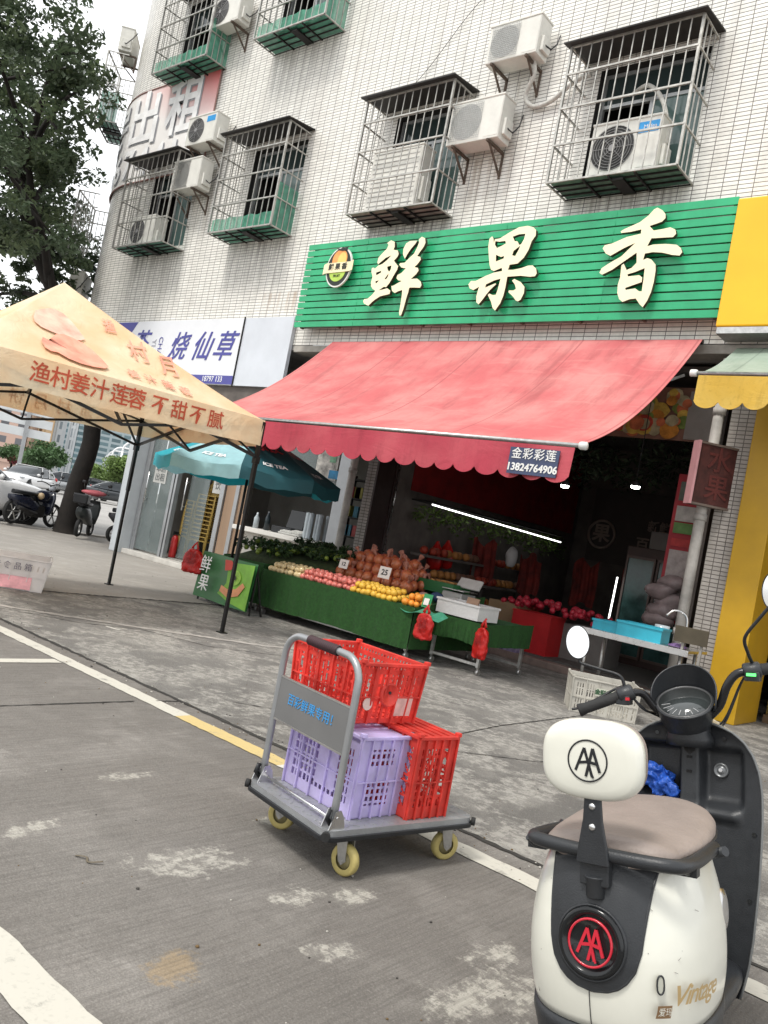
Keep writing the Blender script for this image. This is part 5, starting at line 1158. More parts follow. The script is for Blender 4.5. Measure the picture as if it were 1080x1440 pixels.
# green banner stand with characters
bs = thing('banner_stand', 'green banner stand with white characters and a sliced fruit picture', 'banner', (-8.68, 7.38, 0), (0, 0, R(-4)))
bm_ = mat('banner_green', (.025, .13, .035), .45, 0, .25, 3, coat=.1)
b = MB(); b.grid(lambda u, v: Vector((-.62+1.24*u, -.03+.02*math.sin(u*7)-.05*(1-v), .05+.63*v)), 20, 6); b.build('banner', bm_, bs)
b = MB(); b.bar((-.6, 0, 0), (-.6, 0, .68), .02); b.bar((.6, 0, 0), (.6, 0, .68), .02); b.bar((-.6, 0, .67), (.6, 0, .67), .02); b.bar((-.6, .2, 0), (-.6, 0, .6), .02); b.bar((.6, .2, 0), (.6, 0, .6), .02); b.build('frame', dark_iron, bs)
def bp_(pts, m_, o, nm='picture'): MB().prism(pts, lambda x, z, h: Vector((x, -.085-.012*o-h+.05*z, z)), .003).build(nm, m_, bs)
bp_([(.05, .62), (.62, .66), (.62, .06), (.25, .10), (-.05, .18), (.10, .34)], mat('banner_lime', (.16, .36, .04), .5, 0, .3, 3), 1)
bp_([(-.02, .64), (.12, .65), (.22, .58), (.14, .52), (.02, .5)], mat('melon_red', (.5, .05, .03), .5), 2)
bp_([(.0, .22), (.2, .16), (.42, .22), (.52, .36), (.46, .40), (.34, .30), (.16, .27), (.02, .30)], mat('papaya', (.60, .26, .12), .5, 0, .2, 6), 2)
bp_(ring_poly(.11, .10, 18, dz=0) and [(x+.28, z+.44) for x, z in ring_poly(.12, .10, 18)], mat('kiwi', (.22, .40, .05), .5, 0, .3, 20), 2)
bp_([(x+.28, z+.44) for x, z in ring_poly(.035, .03, 12)], mat('kiwi_core', (.03, .04, .02), .5), 3)
for s_, z, x in (('鲜', .50, -.40), ('果', .25, -.36)):
    text('banner_lettering', s_, .25, whp, bs, Matrix.Translation((x, -.145+.05*z, z))@Euler((R(90), 0, 0)).to_matrix().to_4x4(), ext=.003, off=.0, shear=.12, world=False)

# ------------------------------------------------------------------ steel table at the right with trays
st = thing('steel_table', 'steel work table with a sink frame in front of the right pipe', 'table', (-3.6, 9.1, 0))
b = MB(); b.b2((-4.30, 8.95, .74), (-3.02, 9.55, .77)); b.b2((-4.30, 8.94, .70), (-3.02, 8.955, .77)); b.build('top', steel, st, world=True, bevel=.004)
for x in (-4.2, -3.12):
    for y in (9.02, 9.48): MB().cyl((x, y, 0), (x, y, .74), .02, 8).build('leg', galv, st, world=True)
b = MB(); b.bar((-4.2, 9.02, .18), (-3.12, 9.02, .18), .025); b.bar((-4.2, 9.48, .18), (-3.12, 9.48, .18), .025); b.build('stretcher', galv, st, world=True)
b = MB(); b.tube(smooth([(-3.28, 9.5, .77), (-3.28, 9.5, 1.05), (-3.33, 9.48, 1.14), (-3.42, 9.42, 1.15), (-3.48, 9.38, 1.08)]), .014, 8); b.build('tap', steel, st, world=True)
cyan = mat('cyan_plastic', (.03, .36, .48), .4, 0, .1, 6)
crate_solid('plastic_tray', (-3.98, 9.2, .77), (.40, .30, .09), cyan, 'small cyan plastic tray at the left of the steel table', 'tray', R(-8))
crate_solid('plastic_tray', (-3.62, 9.15, .77), (.50, .32, .14), cyan, 'larger cyan plastic tray in the middle of the steel table', 'tray', R(4))
tag(MB().lathe([(0, 0), (.07, 0), (.085, .18), (.08, .18), (.066, .01), (0, .01)], (-3.52, 9.42, .78), n=16).build('clear_jug', cupm), 'clear plastic jug behind the cyan tray', 'jug')
b = MB()
for k in range(5): b.tube([(-3.2+.1*math.cos(a*PI/8)*(1-.15*k), 9.1+.08*math.sin(a*PI/8)*(1-.15*k), .785+.006*k) for a in range(16)], .006, 5, closed=True)
tag(b.build('net_coil', mat('violet_net', (.20, .12, .28), .6)), 'coil of violet netting on the steel table', 'netting')
tag(MB().box((-3.04, 9.0, .93), (.34, .02, .17), (R(8), 0, R(8))).build('menu_board', mat('brown_board2', (.09, .075, .05), .6, 0, .2, 5)), 'small brown board leaning against the yellow pillar', 'board')
b = MB(); [b.box((-3.0+.0, 9.05, .1+.0), (.04, .02, .85), (0, 0, .1)) for _ in (0,)]; b.bar((-3.15, 9.03, 0), (-3.12, 9.03, .86), .025); b.bar((-2.95, 9.05, 0), (-2.93, 9.05, .86), .025); tag(b.build('board_stand', mat('stand_grey', (.25, .24, .22), .6)), 'two legged stand under the small brown board', 'stand')
tag(MB().ellip((-3.0, 8.85, .52), (.12, .06, .09), 12, 8, jit=.6).build('red_cloth', mat('faded_red_cloth', (.38, .05, .06), .8)), 'red cloth hanging below the small brown board', 'cloth')

# ------------------------------------------------------------------ perforated crates
def perf(b, O, U, V, w, h, nx, ny, solid, th, mi=0):
    O, U, V = Vector(O), Vector(U).normalized(), Vector(V).normalized(); N = U.cross(V)*th
    P = lambda i, j, k=0: O+U*(w*i/nx)+V*(h*j/ny)+N*k
    for i in range(nx):
        for j in range(ny):
            if not solid(i, j): continue
            b.add([P(i, j), P(i+1, j), P(i+1, j+1), P(i, j+1)], [(0, 1, 2, 3)], mi); b.add([P(i, j, -1), P(i, j+1, -1), P(i+1, j+1, -1), P(i+1, j, -1)], [(0, 1, 2, 3)], mi)
            for (di, dj, a, c) in ((-1, 0, (i, j), (i, j+1)), (1, 0, (i+1, j), (i+1, j+1)), (0, -1, (i, j), (i+1, j)), (0, 1, (i, j+1), (i+1, j+1))):
                ii, jj = i+di, j+dj
                if not (0 <= ii < nx and 0 <= jj < ny) or not solid(ii, jj): b.add([P(*a), P(*c), P(*c, -1), P(*a, -1)], [(0, 1, 2, 3)], mi)
def lattice_crate(t, w, l, h, m_, pat, cell=.011, taper=.94, flip=False, top=True):
    """open crate: base at z=0, walls leaning out to w x l at the rim"""
    e = (1-taper)/2; names = 'side_panel'
    cs0 = [(-w/2*taper, -l/2*taper, 0), (w/2*taper, -l/2*taper, 0), (w/2*taper, l/2*taper, 0), (-w/2*taper, l/2*taper, 0)]
    cs1 = [(-w/2, -l/2, h), (w/2, -l/2, h), (w/2, l/2, h), (-w/2, l/2, h)]
    for k in range(4):
        a, c = Vector(cs0[k]), Vector(cs0[(k+1) % 4]); A1, C1 = Vector(cs1[k]), Vector(cs1[(k+1) % 4]); ln = (C1-A1).length; nx, ny = max(6, int(ln/cell)), max(6, int(h/cell)); b = MB()
        th = .004; pf = pat(k, nx, ny)
        P = lambda i, j, o=0: (a.lerp(c, i/nx)).lerp(A1.lerp(C1, i/nx), j/ny)
        nrm = (c-a).cross(A1-a).normalized()*th
        Q = lambda i, j, k_=0: P(i, j)+nrm*(-k_)
        for i in range(nx):
            for j in range(ny):
                if not pf(i, j): continue
                b.add([Q(i, j), Q(i+1, j), Q(i+1, j+1), Q(i, j+1)], [(0, 1, 2, 3)]); b.add([Q(i, j, 1), Q(i, j+1, 1), Q(i+1, j+1, 1), Q(i+1, j, 1)], [(0, 1, 2, 3)])
                for (di, dj, p, q) in ((-1, 0, (i, j), (i, j+1)), (1, 0, (i+1, j), (i+1, j+1)), (0, -1, (i, j), (i+1, j)), (0, 1, (i, j+1), (i+1, j+1))):
                    ii, jj = i+di, j+dj
                    if not (0 <= ii < nx and 0 <= jj < ny) or not pf(ii, jj): b.add([Q(*p), Q(*q), Q(*q, 1), Q(*p, 1)], [(0, 1, 2, 3)])
        # ribs standing proud and a horizontal band
        for r_ in range(0, 6):
            i = nx*r_/5; p0 = Q(i, 0, -1.6); p1 = Q(i, ny, -1.6); b.bar(p0, p1, .008)
        b.bar(Q(0, ny*.45, -1.6), Q(nx, ny*.45, -1.6), .006)
        b.build('side_panel', m_, t)
    b = MB()
    for k in range(4):
        A1, C1 = Vector(cs1[k]), Vector(cs1[(k+1) % 4]); d = (C1-A1).normalized(); n = d.cross(Vector((0, 0, 1)))
        b.tube([A1+n*.004, C1+n*.004], .011, 4, smooth=False)
    for c in cs1: b.box(Vector(c)+Vector((0, 0, .012)), (.024, .024, .018))
    b.build('rim', m_, t, bevel=.003)
    b = MB(); nx, ny = int(w*taper/.018), int(l*taper/.018); perf(b, (-w/2*taper, -l/2*taper, .004), (1, 0, 0), (0, 1, 0), w*taper, l*taper, nx, ny, lambda i, j: (i % 3 != 1) or (j % 3 == 0), .004); b.build('bottom', m_, t)
    return t
def pat_red(k, nx, ny):
    def f(i, j):
        if i < 2 or i >= nx-2 or j < 2 or j >= ny-1: return True
        if j == ny-2: return i % 2 == 0
        if j in (ny-3, ny-4): return True
        if (i*5//nx) != ((i-1)*5//nx): return True
        if j % 6 == (3 if (i//2) % 2 else 0): return True
        return i % 3 == 0
    return f
def pat_slot(k, nx, ny):
    def f(i, j):
        if i < 3 or i >= nx-3 or j < 3 or j >= ny-3: return True
        if i % (nx//5) == 0: return True
        if j > ny-6 or j < 5: return True
        if j % 9 == 0: return True
        return (i+j) % 5 == 0
    return f
def pat_purple(k, nx, ny):
    def f(i, j):
        if i < 4 or i >= nx-4 or j < 5 or j >= ny-5: return True
        u, v = i/nx, j/ny
        if k in (0, 2):
            if .42 < u < .72 and v > .2: return True
            return not ((i % 3 != 0) and (j % 4 in (1, 2, 3)))
        if .2 < u < .66 and (v < .45 or v > .6): return not (i % 3 != 0 and j % 3 != 0)
        return True
    return f
def pat_beige(k, nx, ny):
    def f(i, j):
        if i < 2 or i >= nx-2 or j < 2 or j >= ny-3: return True
        u, v = i/nx, j/ny
        if .32 < u < .68 and v > .55: return True
        if j % 6 == 0 or i % 9 == 0: return True
        return i % 2 == 0
    return f
redpl = mat('red_crate_plastic', (.80, .085, .065), .38, 0, .22, 9, .2, 60, trl=.4); purpl = mat('violet_crate_plastic', (.70, .63, .90), .4, 0, .14, 8, .1, 60, trl=.45)
beige = mat('beige_crate_plastic', (.44, .42, .37), .6, 0, .18, 8); whitec = mat('white_crate_plastic', (.80, .76, .73), .5, 0, .08, 5, trl=.3)

# ------------------------------------------------------------------ platform trolley
CT = (-2.267, 2.926, 0); CRZ = R(-10.5); qc = Euler((0, 0, CRZ)).to_matrix()
def cw(x, y, z): v = qc@Vector((x, y, z)); return (v.x+CT[0], v.y+CT[1], v.z)
cart = thing('platform_trolley', 'grey platform trolley with a looped handle carrying plastic crates', 'trolley', CT, (0, 0, CRZ))
deckm = mat('trolley_deck_grey', (.34, .35, .36), .38, .5, .14, 7, .25, 120); cartgrey = mat('trolley_tube_grey', (.30, .31, .32), .35, .5, .1, 6, coat=.2)
def rrect(w, l, r, n=6):
    out = []
    for cx, cy, a0 in ((w/2-r, l/2-r, 0), (-w/2+r, l/2-r, 90), (-w/2+r, -l/2+r, 180), (w/2-r, -l/2+r, 270)):
        for k in range(n+1): a = R(a0+90*k/n); out.append((cx+r*math.cos(a), cy+r*math.sin(a)))
    return out
b = MB().prism(rrect(.60, .83, .05), lambda x, y, h: Vector((x, y, .165+h)), .035); [b.box((x, y, .2012), (.028, .006, .0016), (0, 0, R(45 if (i+j) % 2 else -45))) for i, x in enumerate([-.27+.045*k for k in range(13)]) for j, y in enumerate([-.38+.045*k for k in range(18)])]; b.build('deck', deckm, cart)
b = MB(); b.prism(rrect(.62, .85, .06), lambda x, y, h: Vector((x, y, .158+h)), .018); b.build('bumper', blackp, cart, bevel=.003)
for sx in (-1, 1):
    for sy in (-1, 1): MB().cyl((sx*.288, sy*.405, .180), (sx*.302, sy*.418, .180), .018, 12).build('corner_buffer', rubber, cart)
wm = mat('cream_wheel_tyre', (.46, .38, .14), .5, 0, .25, 9); hubm = mat('wheel_hub', (.30, .26, .13), .5, 0, .2, 9)
for (x, y, a) in ((-.235, -.27, 30), (.235, -.265, 14), (.235, .29, 75), (-.235, .29, 65)):
    w = thing('caster', None, None, (x, y, 0), (0, 0, R(a))); w.parent = cart
    MB().lathe([(.036, -.016), (.054, -.018), (.062, -.012), (.062, .012), (.054, .018), (.036, .016)], (.025, 0, .062), (0, 1, 0), 28).build('tyre', wm, w)
    MB().lathe([(0, -.014), (.012, -.02), (.016, -.012), (.037, -.008), (.037, .008), (.016, .012), (.012, .02), (0, .014)], (.025, 0, .062), (0, 1, 0), 24).build('hub', hubm, w)
    b = MB(); [b.prism([(-.02, .155), (.035, .155), (.045, .065), (.025, .045), (.008, .06)], lambda X, Z, h, s=s: Vector((X, s*.024+(h if s > 0 else -h), Z)), .003) for s in (-1, 1)]
    b.box((.005, 0, .152), (.07, .055, .006)); b.cyl((.025, -.03, .062), (.025, .03, .062), .007, 8); b.cyl((0, 0, .12), (0, 0, .158), .02, 12); b.build('fork', galv, w)
hp = [(-.265, -.365, .215)]+[(-.265, -.365, .30), (-.265, -.367, .55), (-.265, -.37, .72)]
arc = [(-.265+.10-.10*math.cos(a*PI/16), -.37, .758+.10*math.sin(a*PI/16)) for a in range(1, 9)]
right = [(-x, y, z) for x, y, z in reversed(hp+arc)]
b = MB(); b.tube(hp+arc+[(-.08, -.372, .860), (.08, -.372, .860)]+right, .0155, 12); b.build('handle', cartgrey, cart)
b = MB()
prof = []
for k in range(17): prof += [(.0195, -.10+.0125*k), (.0225, -.10+.0125*k+.004), (.0195, -.10+.0125*k+.009)]
b.lathe(prof, (0, -.372, .860), (1, 0, 0), 14); b.build('grip', mat('grip_black', (.04, .018, .022), .6), cart)
b = MB(); b.b2((-.252, -.375, .485), (.252, -.365, .665)); b.build('handle_panel', mat('trolley_panel_grey', (.17, .17, .17), .45, .3, .08, 3), cart)
b = MB(); b.bar((-.25, -.372, .668), (.25, -.372, .668), .008); b.bar((-.25, -.372, .482), (.25, -.372, .482), .008); b.build('panel_edge', steel, cart)
text('panel_lettering', '百彩鲜果专用！', .052, mat('blue_print', (.04, .28, .62), .5), cart, Matrix.Translation((.01, -.3765, .585))@Euler((R(90), 0, 0)).to_matrix().to_4x4(), ext=.0008, off=0, world=False)
for sx in (-1, 1):
    b = MB()
    for s in (-1, 1): b.prism([(-.035, .20), (.045, .20), (.03, .25), (.012, .275), (-.012, .27)], lambda Y, Z, h, s=s, sx=sx: Vector((sx*.265+s*.022+(h if s > 0 else -h), -.365+Y, Z)), .004)
    b.cyl((sx*.265-.03, -.365, .245), (sx*.265+.03, -.365, .245), .007, 8); b.build('bracket', steel, cart)
    b = MB(); b.tube([(sx*.265, -.375, .215), (sx*.27, -.40, .24), (sx*.268, -.39, .275)], .011, 8, flat=(1, .6)); b.cyl((sx*.265-.034, -.35, .262), (sx*.265-.028, -.35, .262), .009, 8); b.build('latch', blackp, cart)
MB().cyl((-.245, -.35, .222), (.245, -.35, .222), .006, 8).build('foot_bar', steel, cart)
# crates on it
c_ = thing('plastic_crate', 'violet plastic crate standing on the trolley behind the handle', 'crate', cw(-.025, -.11, .2015), (0, 0, CRZ+R(2)))
lattice_crate(c_, .46, .28, .33, purpl, pat_purple, .0095, 1.0)
b = MB(); b.b2((-.226, -.136, .322), (.226, .136, .328)); b.build('top_panel', purpl, c_)
c_ = thing('plastic_crate', 'red plastic crate standing upright at the right rear of the trolley', 'crate', cw(.02, .135, .2015), (0, 0, CRZ+R(1)))
lattice_crate(c_, .48, .23, .345, redpl, pat_slot, .0095, 1.0)
b = MB(); [b.b2((-.235, -.105+.045*k, .345), (.235, -.08+.045*k, .351)) for k in range(5)]; b.build('top_slats', redpl, c_)
c_ = thing('plastic_crate', 'open red plastic crate with a round badge stacked on top of the other two', 'crate', cw(-.125, -.06, .562), (0, 0, CRZ+R(3)))
lattice_crate(c_, .47, .38, .255, redpl, pat_red, .0105, .93)
b = MB(); ax = Vector((1, 0, -.0)); b.lathe([(0, .0), (.008, .0), (.008, .004), (.040, .005), (.043, .010), (.050, .010), (.053, 0)], (.231, -.01, .125), (1, 0, .07), 32); b.build('badge', redpl, c_)
MB().disc((.235, -.01, .135), (1, 0, .07), .007, 10, h=.003).build('badge_hole', blackp, c_)
MB().disc((.2295, -.125, .085), (1, 0, .07), .026, 20, h=.004).build('pale_sticker', mat('pale_sticker', (.60, .45, .40), .6), c_)
MB().box((.2305, .09, .075), (.003, .1, .085), (0, R(4), 0)).build('pale_panel', mat('pink_pale_plastic', (.66, .42, .38), .5, 0, .2, 20), c_)
# crates on the ground
c_ = thing('plastic_crate', 'beige perforated crate on the ground in front of the steel table', 'crate', (-3.52, 8.12, .002), (0, 0, R(33)))
lattice_crate(c_, .66, .44, .34, beige, pat_beige, .013, .96)
b = MB(); b.box((0, -.228, .235), (.2, .004, .08)); b.build('label', mat('crate_label', (.5, .5, .42), .6), c_)
text('label_lettering', '金彩果品', .055, mat('dark_green_print', (.02, .08, .03), .6), c_, Matrix.Translation((0, -.2315, .235))@Euler((R(90), 0, 0)).to_matrix().to_4x4(), ext=.001, off=.002, world=False)
c_ = thing('plastic_crate', 'white and pink plastic crate alone on the ground at the left', 'crate', (-9.18, 4.55, .002), (0, 0, R(62)))
lattice_crate(c_, .98, .60, .35, whitec, lambda k, nx, ny: (lambda i, j: not (j in (ny-5, ny-4, ny-6) and i % 3 == 1 and (i < nx*.2 or i > nx*.8))), .02, .90)
b = MB(); b.box((-.05, -.287, .10), (.75, .004, .17), (R(-5), 0, 0)); b.build('pink_band', mat('pink_wash', (.78, .38, .40), .5, 0, .35, 6), c_)
text('crate_lettering', '鲜 运 食 品 箱', .085, mat('grey_stamp', (.22, .20, .22), .6), c_, Matrix.Translation((.05, -.318, .26))@Euler((R(85), 0, 0)).to_matrix().to_4x4(), ext=.001, off=.001, world=False)
# ------------------------------------------------------------------ the scooter
SX, SY, SYAW, SLEAN = -.676, 2.246, R(5.3), R(-10.75)
sco = thing('electric_scooter', 'cream and black electric scooter with padded backrest parked leaning on its stand', 'scooter', (SX, SY, 0), (0, SLEAN, SYAW))
creamp = mat('cream_scooter_paint', (.66, .655, .58), .30, 0, .06, 3, .04, 9, coat=.45, detail=7)
satin = mat('satin_black_plastic', (.022, .024, .027), .38, 0, .12, 30, .12, 260)
seatm = mat('brown_seat_leather', (.25, .205, .18), .5, 0, .1, 8, .25, 90)
SLC = [(.335, .214, -.300, .30), (.36, .219, -.308, .31), (.40, .224, -.316, .32), (.45, .226, -.322, .32), (.50, .224, -.322, .32), (.55, .218, -.315, .32), (.60, .208, -.304, .31), (.65, .194, -.288, .30), (.69, .178, -.272, .29), (.72, .160, -.256, .28)]
def slc(z):
    for k in range(len(SLC)-1):
        if SLC[k][0] <= z <= SLC[k+1][0]:
            t = (z-SLC[k][0])/(SLC[k+1][0]-SLC[k][0]); return [SLC[k][i]+(SLC[k+1][i]-SLC[k][i])*t for i in range(1, 4)]
    return list(SLC[0][1:]) if z < SLC[0][0] else list(SLC[-1][1:])
NB = 2.5
def body_y(x, z, o=0):
    w, yr, yf = slc(z); yc = 0; return yc+(yr-yc)*(1-min(1, abs(x)/w)**NB)**(1/NB)-o
def body_ring(z, o=0, n=64, front=1):
    w, yr, yf = slc(z); w += o; out = []
    for k in range(n):
        a = 2*PI*k/n; c, s = math.cos(a), math.sin(a); x = w*abs(c)**(2/NB)*(1 if c > 0 else -1)
        if s > 0: x *= 1-.25*s**2
        y = (yf if s > 0 else -(yr-o))*abs(s)**(2/NB)*(1 if s > 0 else -1)
        out.append(Vector((x, y, z)))
    return out
zz = [.335+(.72-.335)*k/22 for k in range(23)]
b = MB(); b.loft([body_ring(z) for z in zz]); b.build('rear_body', creamp, sco).location.x = -.010
# lower black trim
b = MB(); b.loft([[Vector((v.x*s, v.y*s2, z)) for v in body_ring(.34)] for z, s, s2 in ((.18, .80, .78), (.20, .88, .88), (.25, .97, .965), (.31, 1.02, 1.02), (.332, 1.01, 1.015), (.334, .99, .99))]); b.build('lower_trim', satin, sco).location.x = -.010
# dark centre panel
def pw_(z):
    T = [(.425, .004), (.43, .035), (.44, .058), (.455, .076), (.48, .093), (.52, .104), (.58, .110), (.65, .117), (.70, .124), (.719, .126)]
    for k in range(len(T)-1):
        if T[k][0] <= z <= T[k+1][0]: t = (z-T[k][0])/(T[k+1][0]-T[k][0]); return T[k][1]+(T[k+1][1]-T[k][1])*t
    return T[-1][1]
b = MB(); zl = [.425, .427, .43, .435, .44, .447, .455, .467, .48, .5, .52, .55, .58, .615, .65, .68, .7, .719]
def pp(u, v):
    i = v*(len(zl)-1); k = min(int(i), len(zl)-2); z = zl[k]+(zl[k+1]-zl[k])*(i-k); x = (u*2-1)*pw_(z); return Vector((x, body_y(x+.010, z, .006), z))
b.grid(pp, 24, len(zl)-1)
b.tube([pp(0, 1-k/34)+Vector((0, .003, 0)) for k in range(35)]+[pp(1, k/34)+Vector((0, .003, 0)) for k in range(35)], .004, 5)
b.build('tail_panel', satin, sco)
b = MB(); b.tube([Vector((-.008, body_y(-.008+.01, z, .0012), z)) for z in (.335, .36, .385, .41, .424)], .0012, 4)
b.build('body_seam', satin, sco)
b = MB(); rs = random.Random(3)
for k in range(16):
    x = rs.uniform(.11, .2)*rs.choice((-1, 1)); z = rs.uniform(.36, .66); w_ = slc(z)[0]
    if abs(x) > w_-.01: continue
    b.tube([Vector((x-.010, body_y(x, z, .0004), z)), Vector((x-.010+.012*rs.uniform(-1, 1), body_y(x, z, .0006), z+.01*rs.uniform(-1, 1)))], .0007, 4)
b.build('scratches', mat('scratch_grey', (.25, .24, .22), .7), sco)
# tail emblem
def AA(name, m_, fn, s, th, parent):
    """two interlocked capital A letters as strokes"""
    st_ = [((-.50, -.42), (-.14, .50)), ((-.14, .50), (.20, -.62)), ((-.36, -.10), (.02, -.04)), ((-.06, -.62), (.22, .50)), ((.22, .50), (.52, -.42)), ((.06, -.04), (.40, -.10)), ((.20, -.62), (.26, -.60))]
    b = MB()
    for i, (p, q) in enumerate(st_):
        d = Vector((q[0]-p[0], q[1]-p[1])).normalized(); n = Vector((-d.y, d.x))*.055
        poly = [((p[0]+n.x)*s, (p[1]+n.y)*s), ((q[0]+n.x)*s, (q[1]+n.y)*s), ((q[0]-n.x)*s, (q[1]-n.y)*s), ((p[0]-n.x)*s, (p[1]-n.y)*s)]
        b.prism(poly, fn, th+.0004*i)
    return b.build(name, m_, parent)
ec2 = Vector((-.003, -.316, .527)); eax = Vector((0, -1, .12)).normalized(); eu = Vector((1, 0, 0)); ev = Vector((0, .12, 1)).normalized()
EF = lambda x, y, h: ec2+eu*x+ev*y+eax*(.016+h)
e_ = MB().lathe([(.078, -.01), (.078, .008), (.072, .014), (.064, .012), (.060, .006), (0, .010)], ec2, eax, 40).build('tail_lamp', blackg, sco); e_.scale = (1, 1, 1)
redl = mat('lamp_red', (.50, .012, .03), .3, coat=.5)
MB().lathe([(.048, .0125), (.0485, .0145), (.0530, .0145), (.0535, .010)], ec2, eax, 40).build('red_ring', redl, e_)
AA('lamp_lettering', redl, lambda x, y, h: ec2+eu*x+ev*y+eax*(.0095+h), .060, .0035, e_)
MB().lathe([(.083, -.012), (.083, .005), (.0785, .008), (.0785, -.012)], ec2, eax, 40).build('lamp_bezel', satin, e_)
# side reflectors, chrome discs, script lettering
for sx in (-1, 1):
    f_ = lambda dx, dz, o=0: None
    cx0 = .170; cz = .452; y0 = body_y(cx0, cz)
    def surf(s, z, o, sx=sx):
        """s: distance along the flank from the tail"""
        x = s; return Vector((sx*x, body_y(x, z), z))
    P0 = surf(.142, .458, 0); T = (surf(.148, .458, 0)-surf(.136, .458, 0)).normalized(); Nn = Vector((sx*abs(T.y), -abs(T.x), 0)).normalized()
    pts = [P0+T*(.0085*math.cos(a*PI/8))+Vector((0, 0, .02*(1 if math.sin(a*PI/8) > 0 else -1)*abs(math.sin(a*PI/8))**.7))+Nn*.002 for a in range(16)]
    b = MB(); b.tube(pts, .0022, 5, closed=True); b.build('reflector_rim', satin, sco)
    b = MB(); b.add([p for p in pts]+[p-Nn*.004 for p in pts], [tuple(range(16)), tuple(range(31, 15, -1))]+[(i, (i+1) % 16, 16+(i+1) % 16, 16+i) for i in range(16)]); b.build('reflector', mat('reflector_grey', (.42, .42, .36), .2), sco)
    MB().lathe([(0, .004), (.03, .006), (.048, .002), (.05, -.006)], (sx*.200, .10, .54), (sx, 0, .1), 28).build('chrome_disc', steel, sco)
gold = mat('gold_script', (.46, .33, .16), .35, .3, .1, 8)
def flank(x, y, h):
    ys = -.262+x; z = .432+y+.35*x*0
    w, yr, yf = slc(z); xx = w*(1-min(1, abs(ys/yr))**NB)**(1/NB) if ys < 0 else w
    return Vector((xx+.0055, ys-.006, z))
text('script_lettering', 'Vintage', .062, gold, sco, fn=flank, shear=.35, off=.0008, align='LEFT', world=False, spacing=.85)
text('badge_lettering', '爱玛', .022, creamp, sco, fn=lambda x, y, h: flank(x*.5-.006, y*.9-.030, 0)+Vector((.003, -.003, 0)), world=False)
b = MB(); b.grid(lambda u, v: flank(-.018+.024*u, -.044+.028*v, 0)+Vector((.001, -.001, 0)), 6, 2); b.build('badge_plate', mat('badge_brown', (.20, .12, .06), .5), sco)
# seat
def seat_ring(y, w, zb, zt, n=36):
    out = []
    for k in range(n):
        a = 2*PI*k/n; c, s = math.cos(a), math.sin(a); x = w*abs(c)**(2/3.4)*(1 if c > 0 else -1); zc = zb+(zt-zb)*.42
        z = zc+((zt-zc) if s > 0 else (zc-zb))*abs(s)**(2/2.5)*(1 if s > 0 else -1)+(.006*(1-(x/max(w, .01))**2) if s > 0 else 0); out.append(Vector((x, y, z)))
    return out
SR = [(-0.262, 0.078, 0.7, 0.733), (-0.255, 0.121875, 0.7, 0.75), (-0.235, 0.151125, 0.7, 0.762), (-0.19, 0.16575, 0.7, 0.756), (-0.12, 0.17745, 0.7, 0.758), (-0.04, 0.18525, 0.7, 0.76), (0.04, 0.18525, 0.7, 0.766), (0.12, 0.1794, 0.7, 0.774), (0.2, 0.1638, 0.7, 0.779), (0.27, 0.13845, 0.7, 0.775), (0.32, 0.10725, 0.7, 0.768), (0.35, 0.06825, 0.7, 0.758), (0.362, 0.02925, 0.72, 0.74)]
b = MB(); b.loft([seat_ring(*r_) for r_ in SR]); b.build('seat', seatm, sco).location.z = -.012
b = MB(); b.tube([Vector((w*sx_, y, .712)) for sx_ in (1,) for (y, w, zb, zt) in SR[1:-1]], .004, 5); b.tube([Vector((-w, y, .712)) for (y, w, zb, zt) in SR[1:-1]], .004, 5); b.build('seat_seam', satin, sco)
# rack bar
rb = smooth([(-.178, .05, .70), (-.184, -.10, .712), (-.182, -.22, .722), (-.172, -.262, .726), (-.145, -.286, .727), (-.08, -.298, .725), (0, -.300, .723), (.10, -.298, .721), (.160, -.286, .719), (.186, -.258, .716), (.196, -.20, .712), (.196, -.10, .706), (.190, .05, .70)], 4)
b = MB(); b.tube(rb, .0165, 12); b.build('rack_bar', satin, sco)
b = MB()
for sx in (-1, 1): b.tube([(sx*.222, .03, .70), (sx*.19, .05, .685), (sx*.15, .05, .68)], .013, 8); b.box((sx*.185, -.2, .70), (.05, .03, .03)); b.tube([(sx*.20, -.235, .715), (sx*.19, -.215, .695), (sx*.16, -.17, .690)], .009, 8)
b.build('rack_bracket', satin, sco)
# backrest support and pad
b = MB()
b.prism([(-.020, .86), (.020, .86), (.024, .80), (.036, .735), (.040, .70), (-.040, .70), (-.036, .735), (-.024, .80)], lambda x, z, h: Vector((x, -.312-h, z)), .012)
b.box((0, -.298, .685), (.070, .03, .07)); b.lathe([(0, 0), (.022, 0), (.022, .04), (.028, .05), (0, .05)], (0, -.300, .622), (0, 0, 1), 14); b.build('backrest_bracket', satin, sco, bevel=.004)
b = MB()
for z in (.832, .785): b.lathe([(0, .004), (.006, .003), (.0085, 0), (.0085, -.006)], (0, -.325, z), (0, -1, 0), 14)
b.build('bolts', steel, sco)
def superpoly(w, h, n_, N=56):
    return [(w*abs(math.cos(2*PI*k/N))**(2/n_)*(1 if math.cos(2*PI*k/N) > 0 else -1), h*abs(math.sin(2*PI*k/N))**(2/n_)*(1 if math.sin(2*PI*k/N) > 0 else -1)) for k in range(N)]
pc = Vector((-.006, -.300, .938)); rings = []
for (s, y) in ((.80, .030), (.93, .026), (.985, .016), (1, 0), (.985, -.016), (.95, -.026), (.88, -.0325), (.72, -.037), (.4, -.0395), (.1, -.040)):
    rings.append([pc+Vector((x*s*1.0, y+.0*z, z*(s if s > .5 else s)+.0)) for x, z in superpoly(.124, .094, 2.9)])
b = MB(); b.loft(rings); pad = b.build('backrest_pad', creamp, sco)
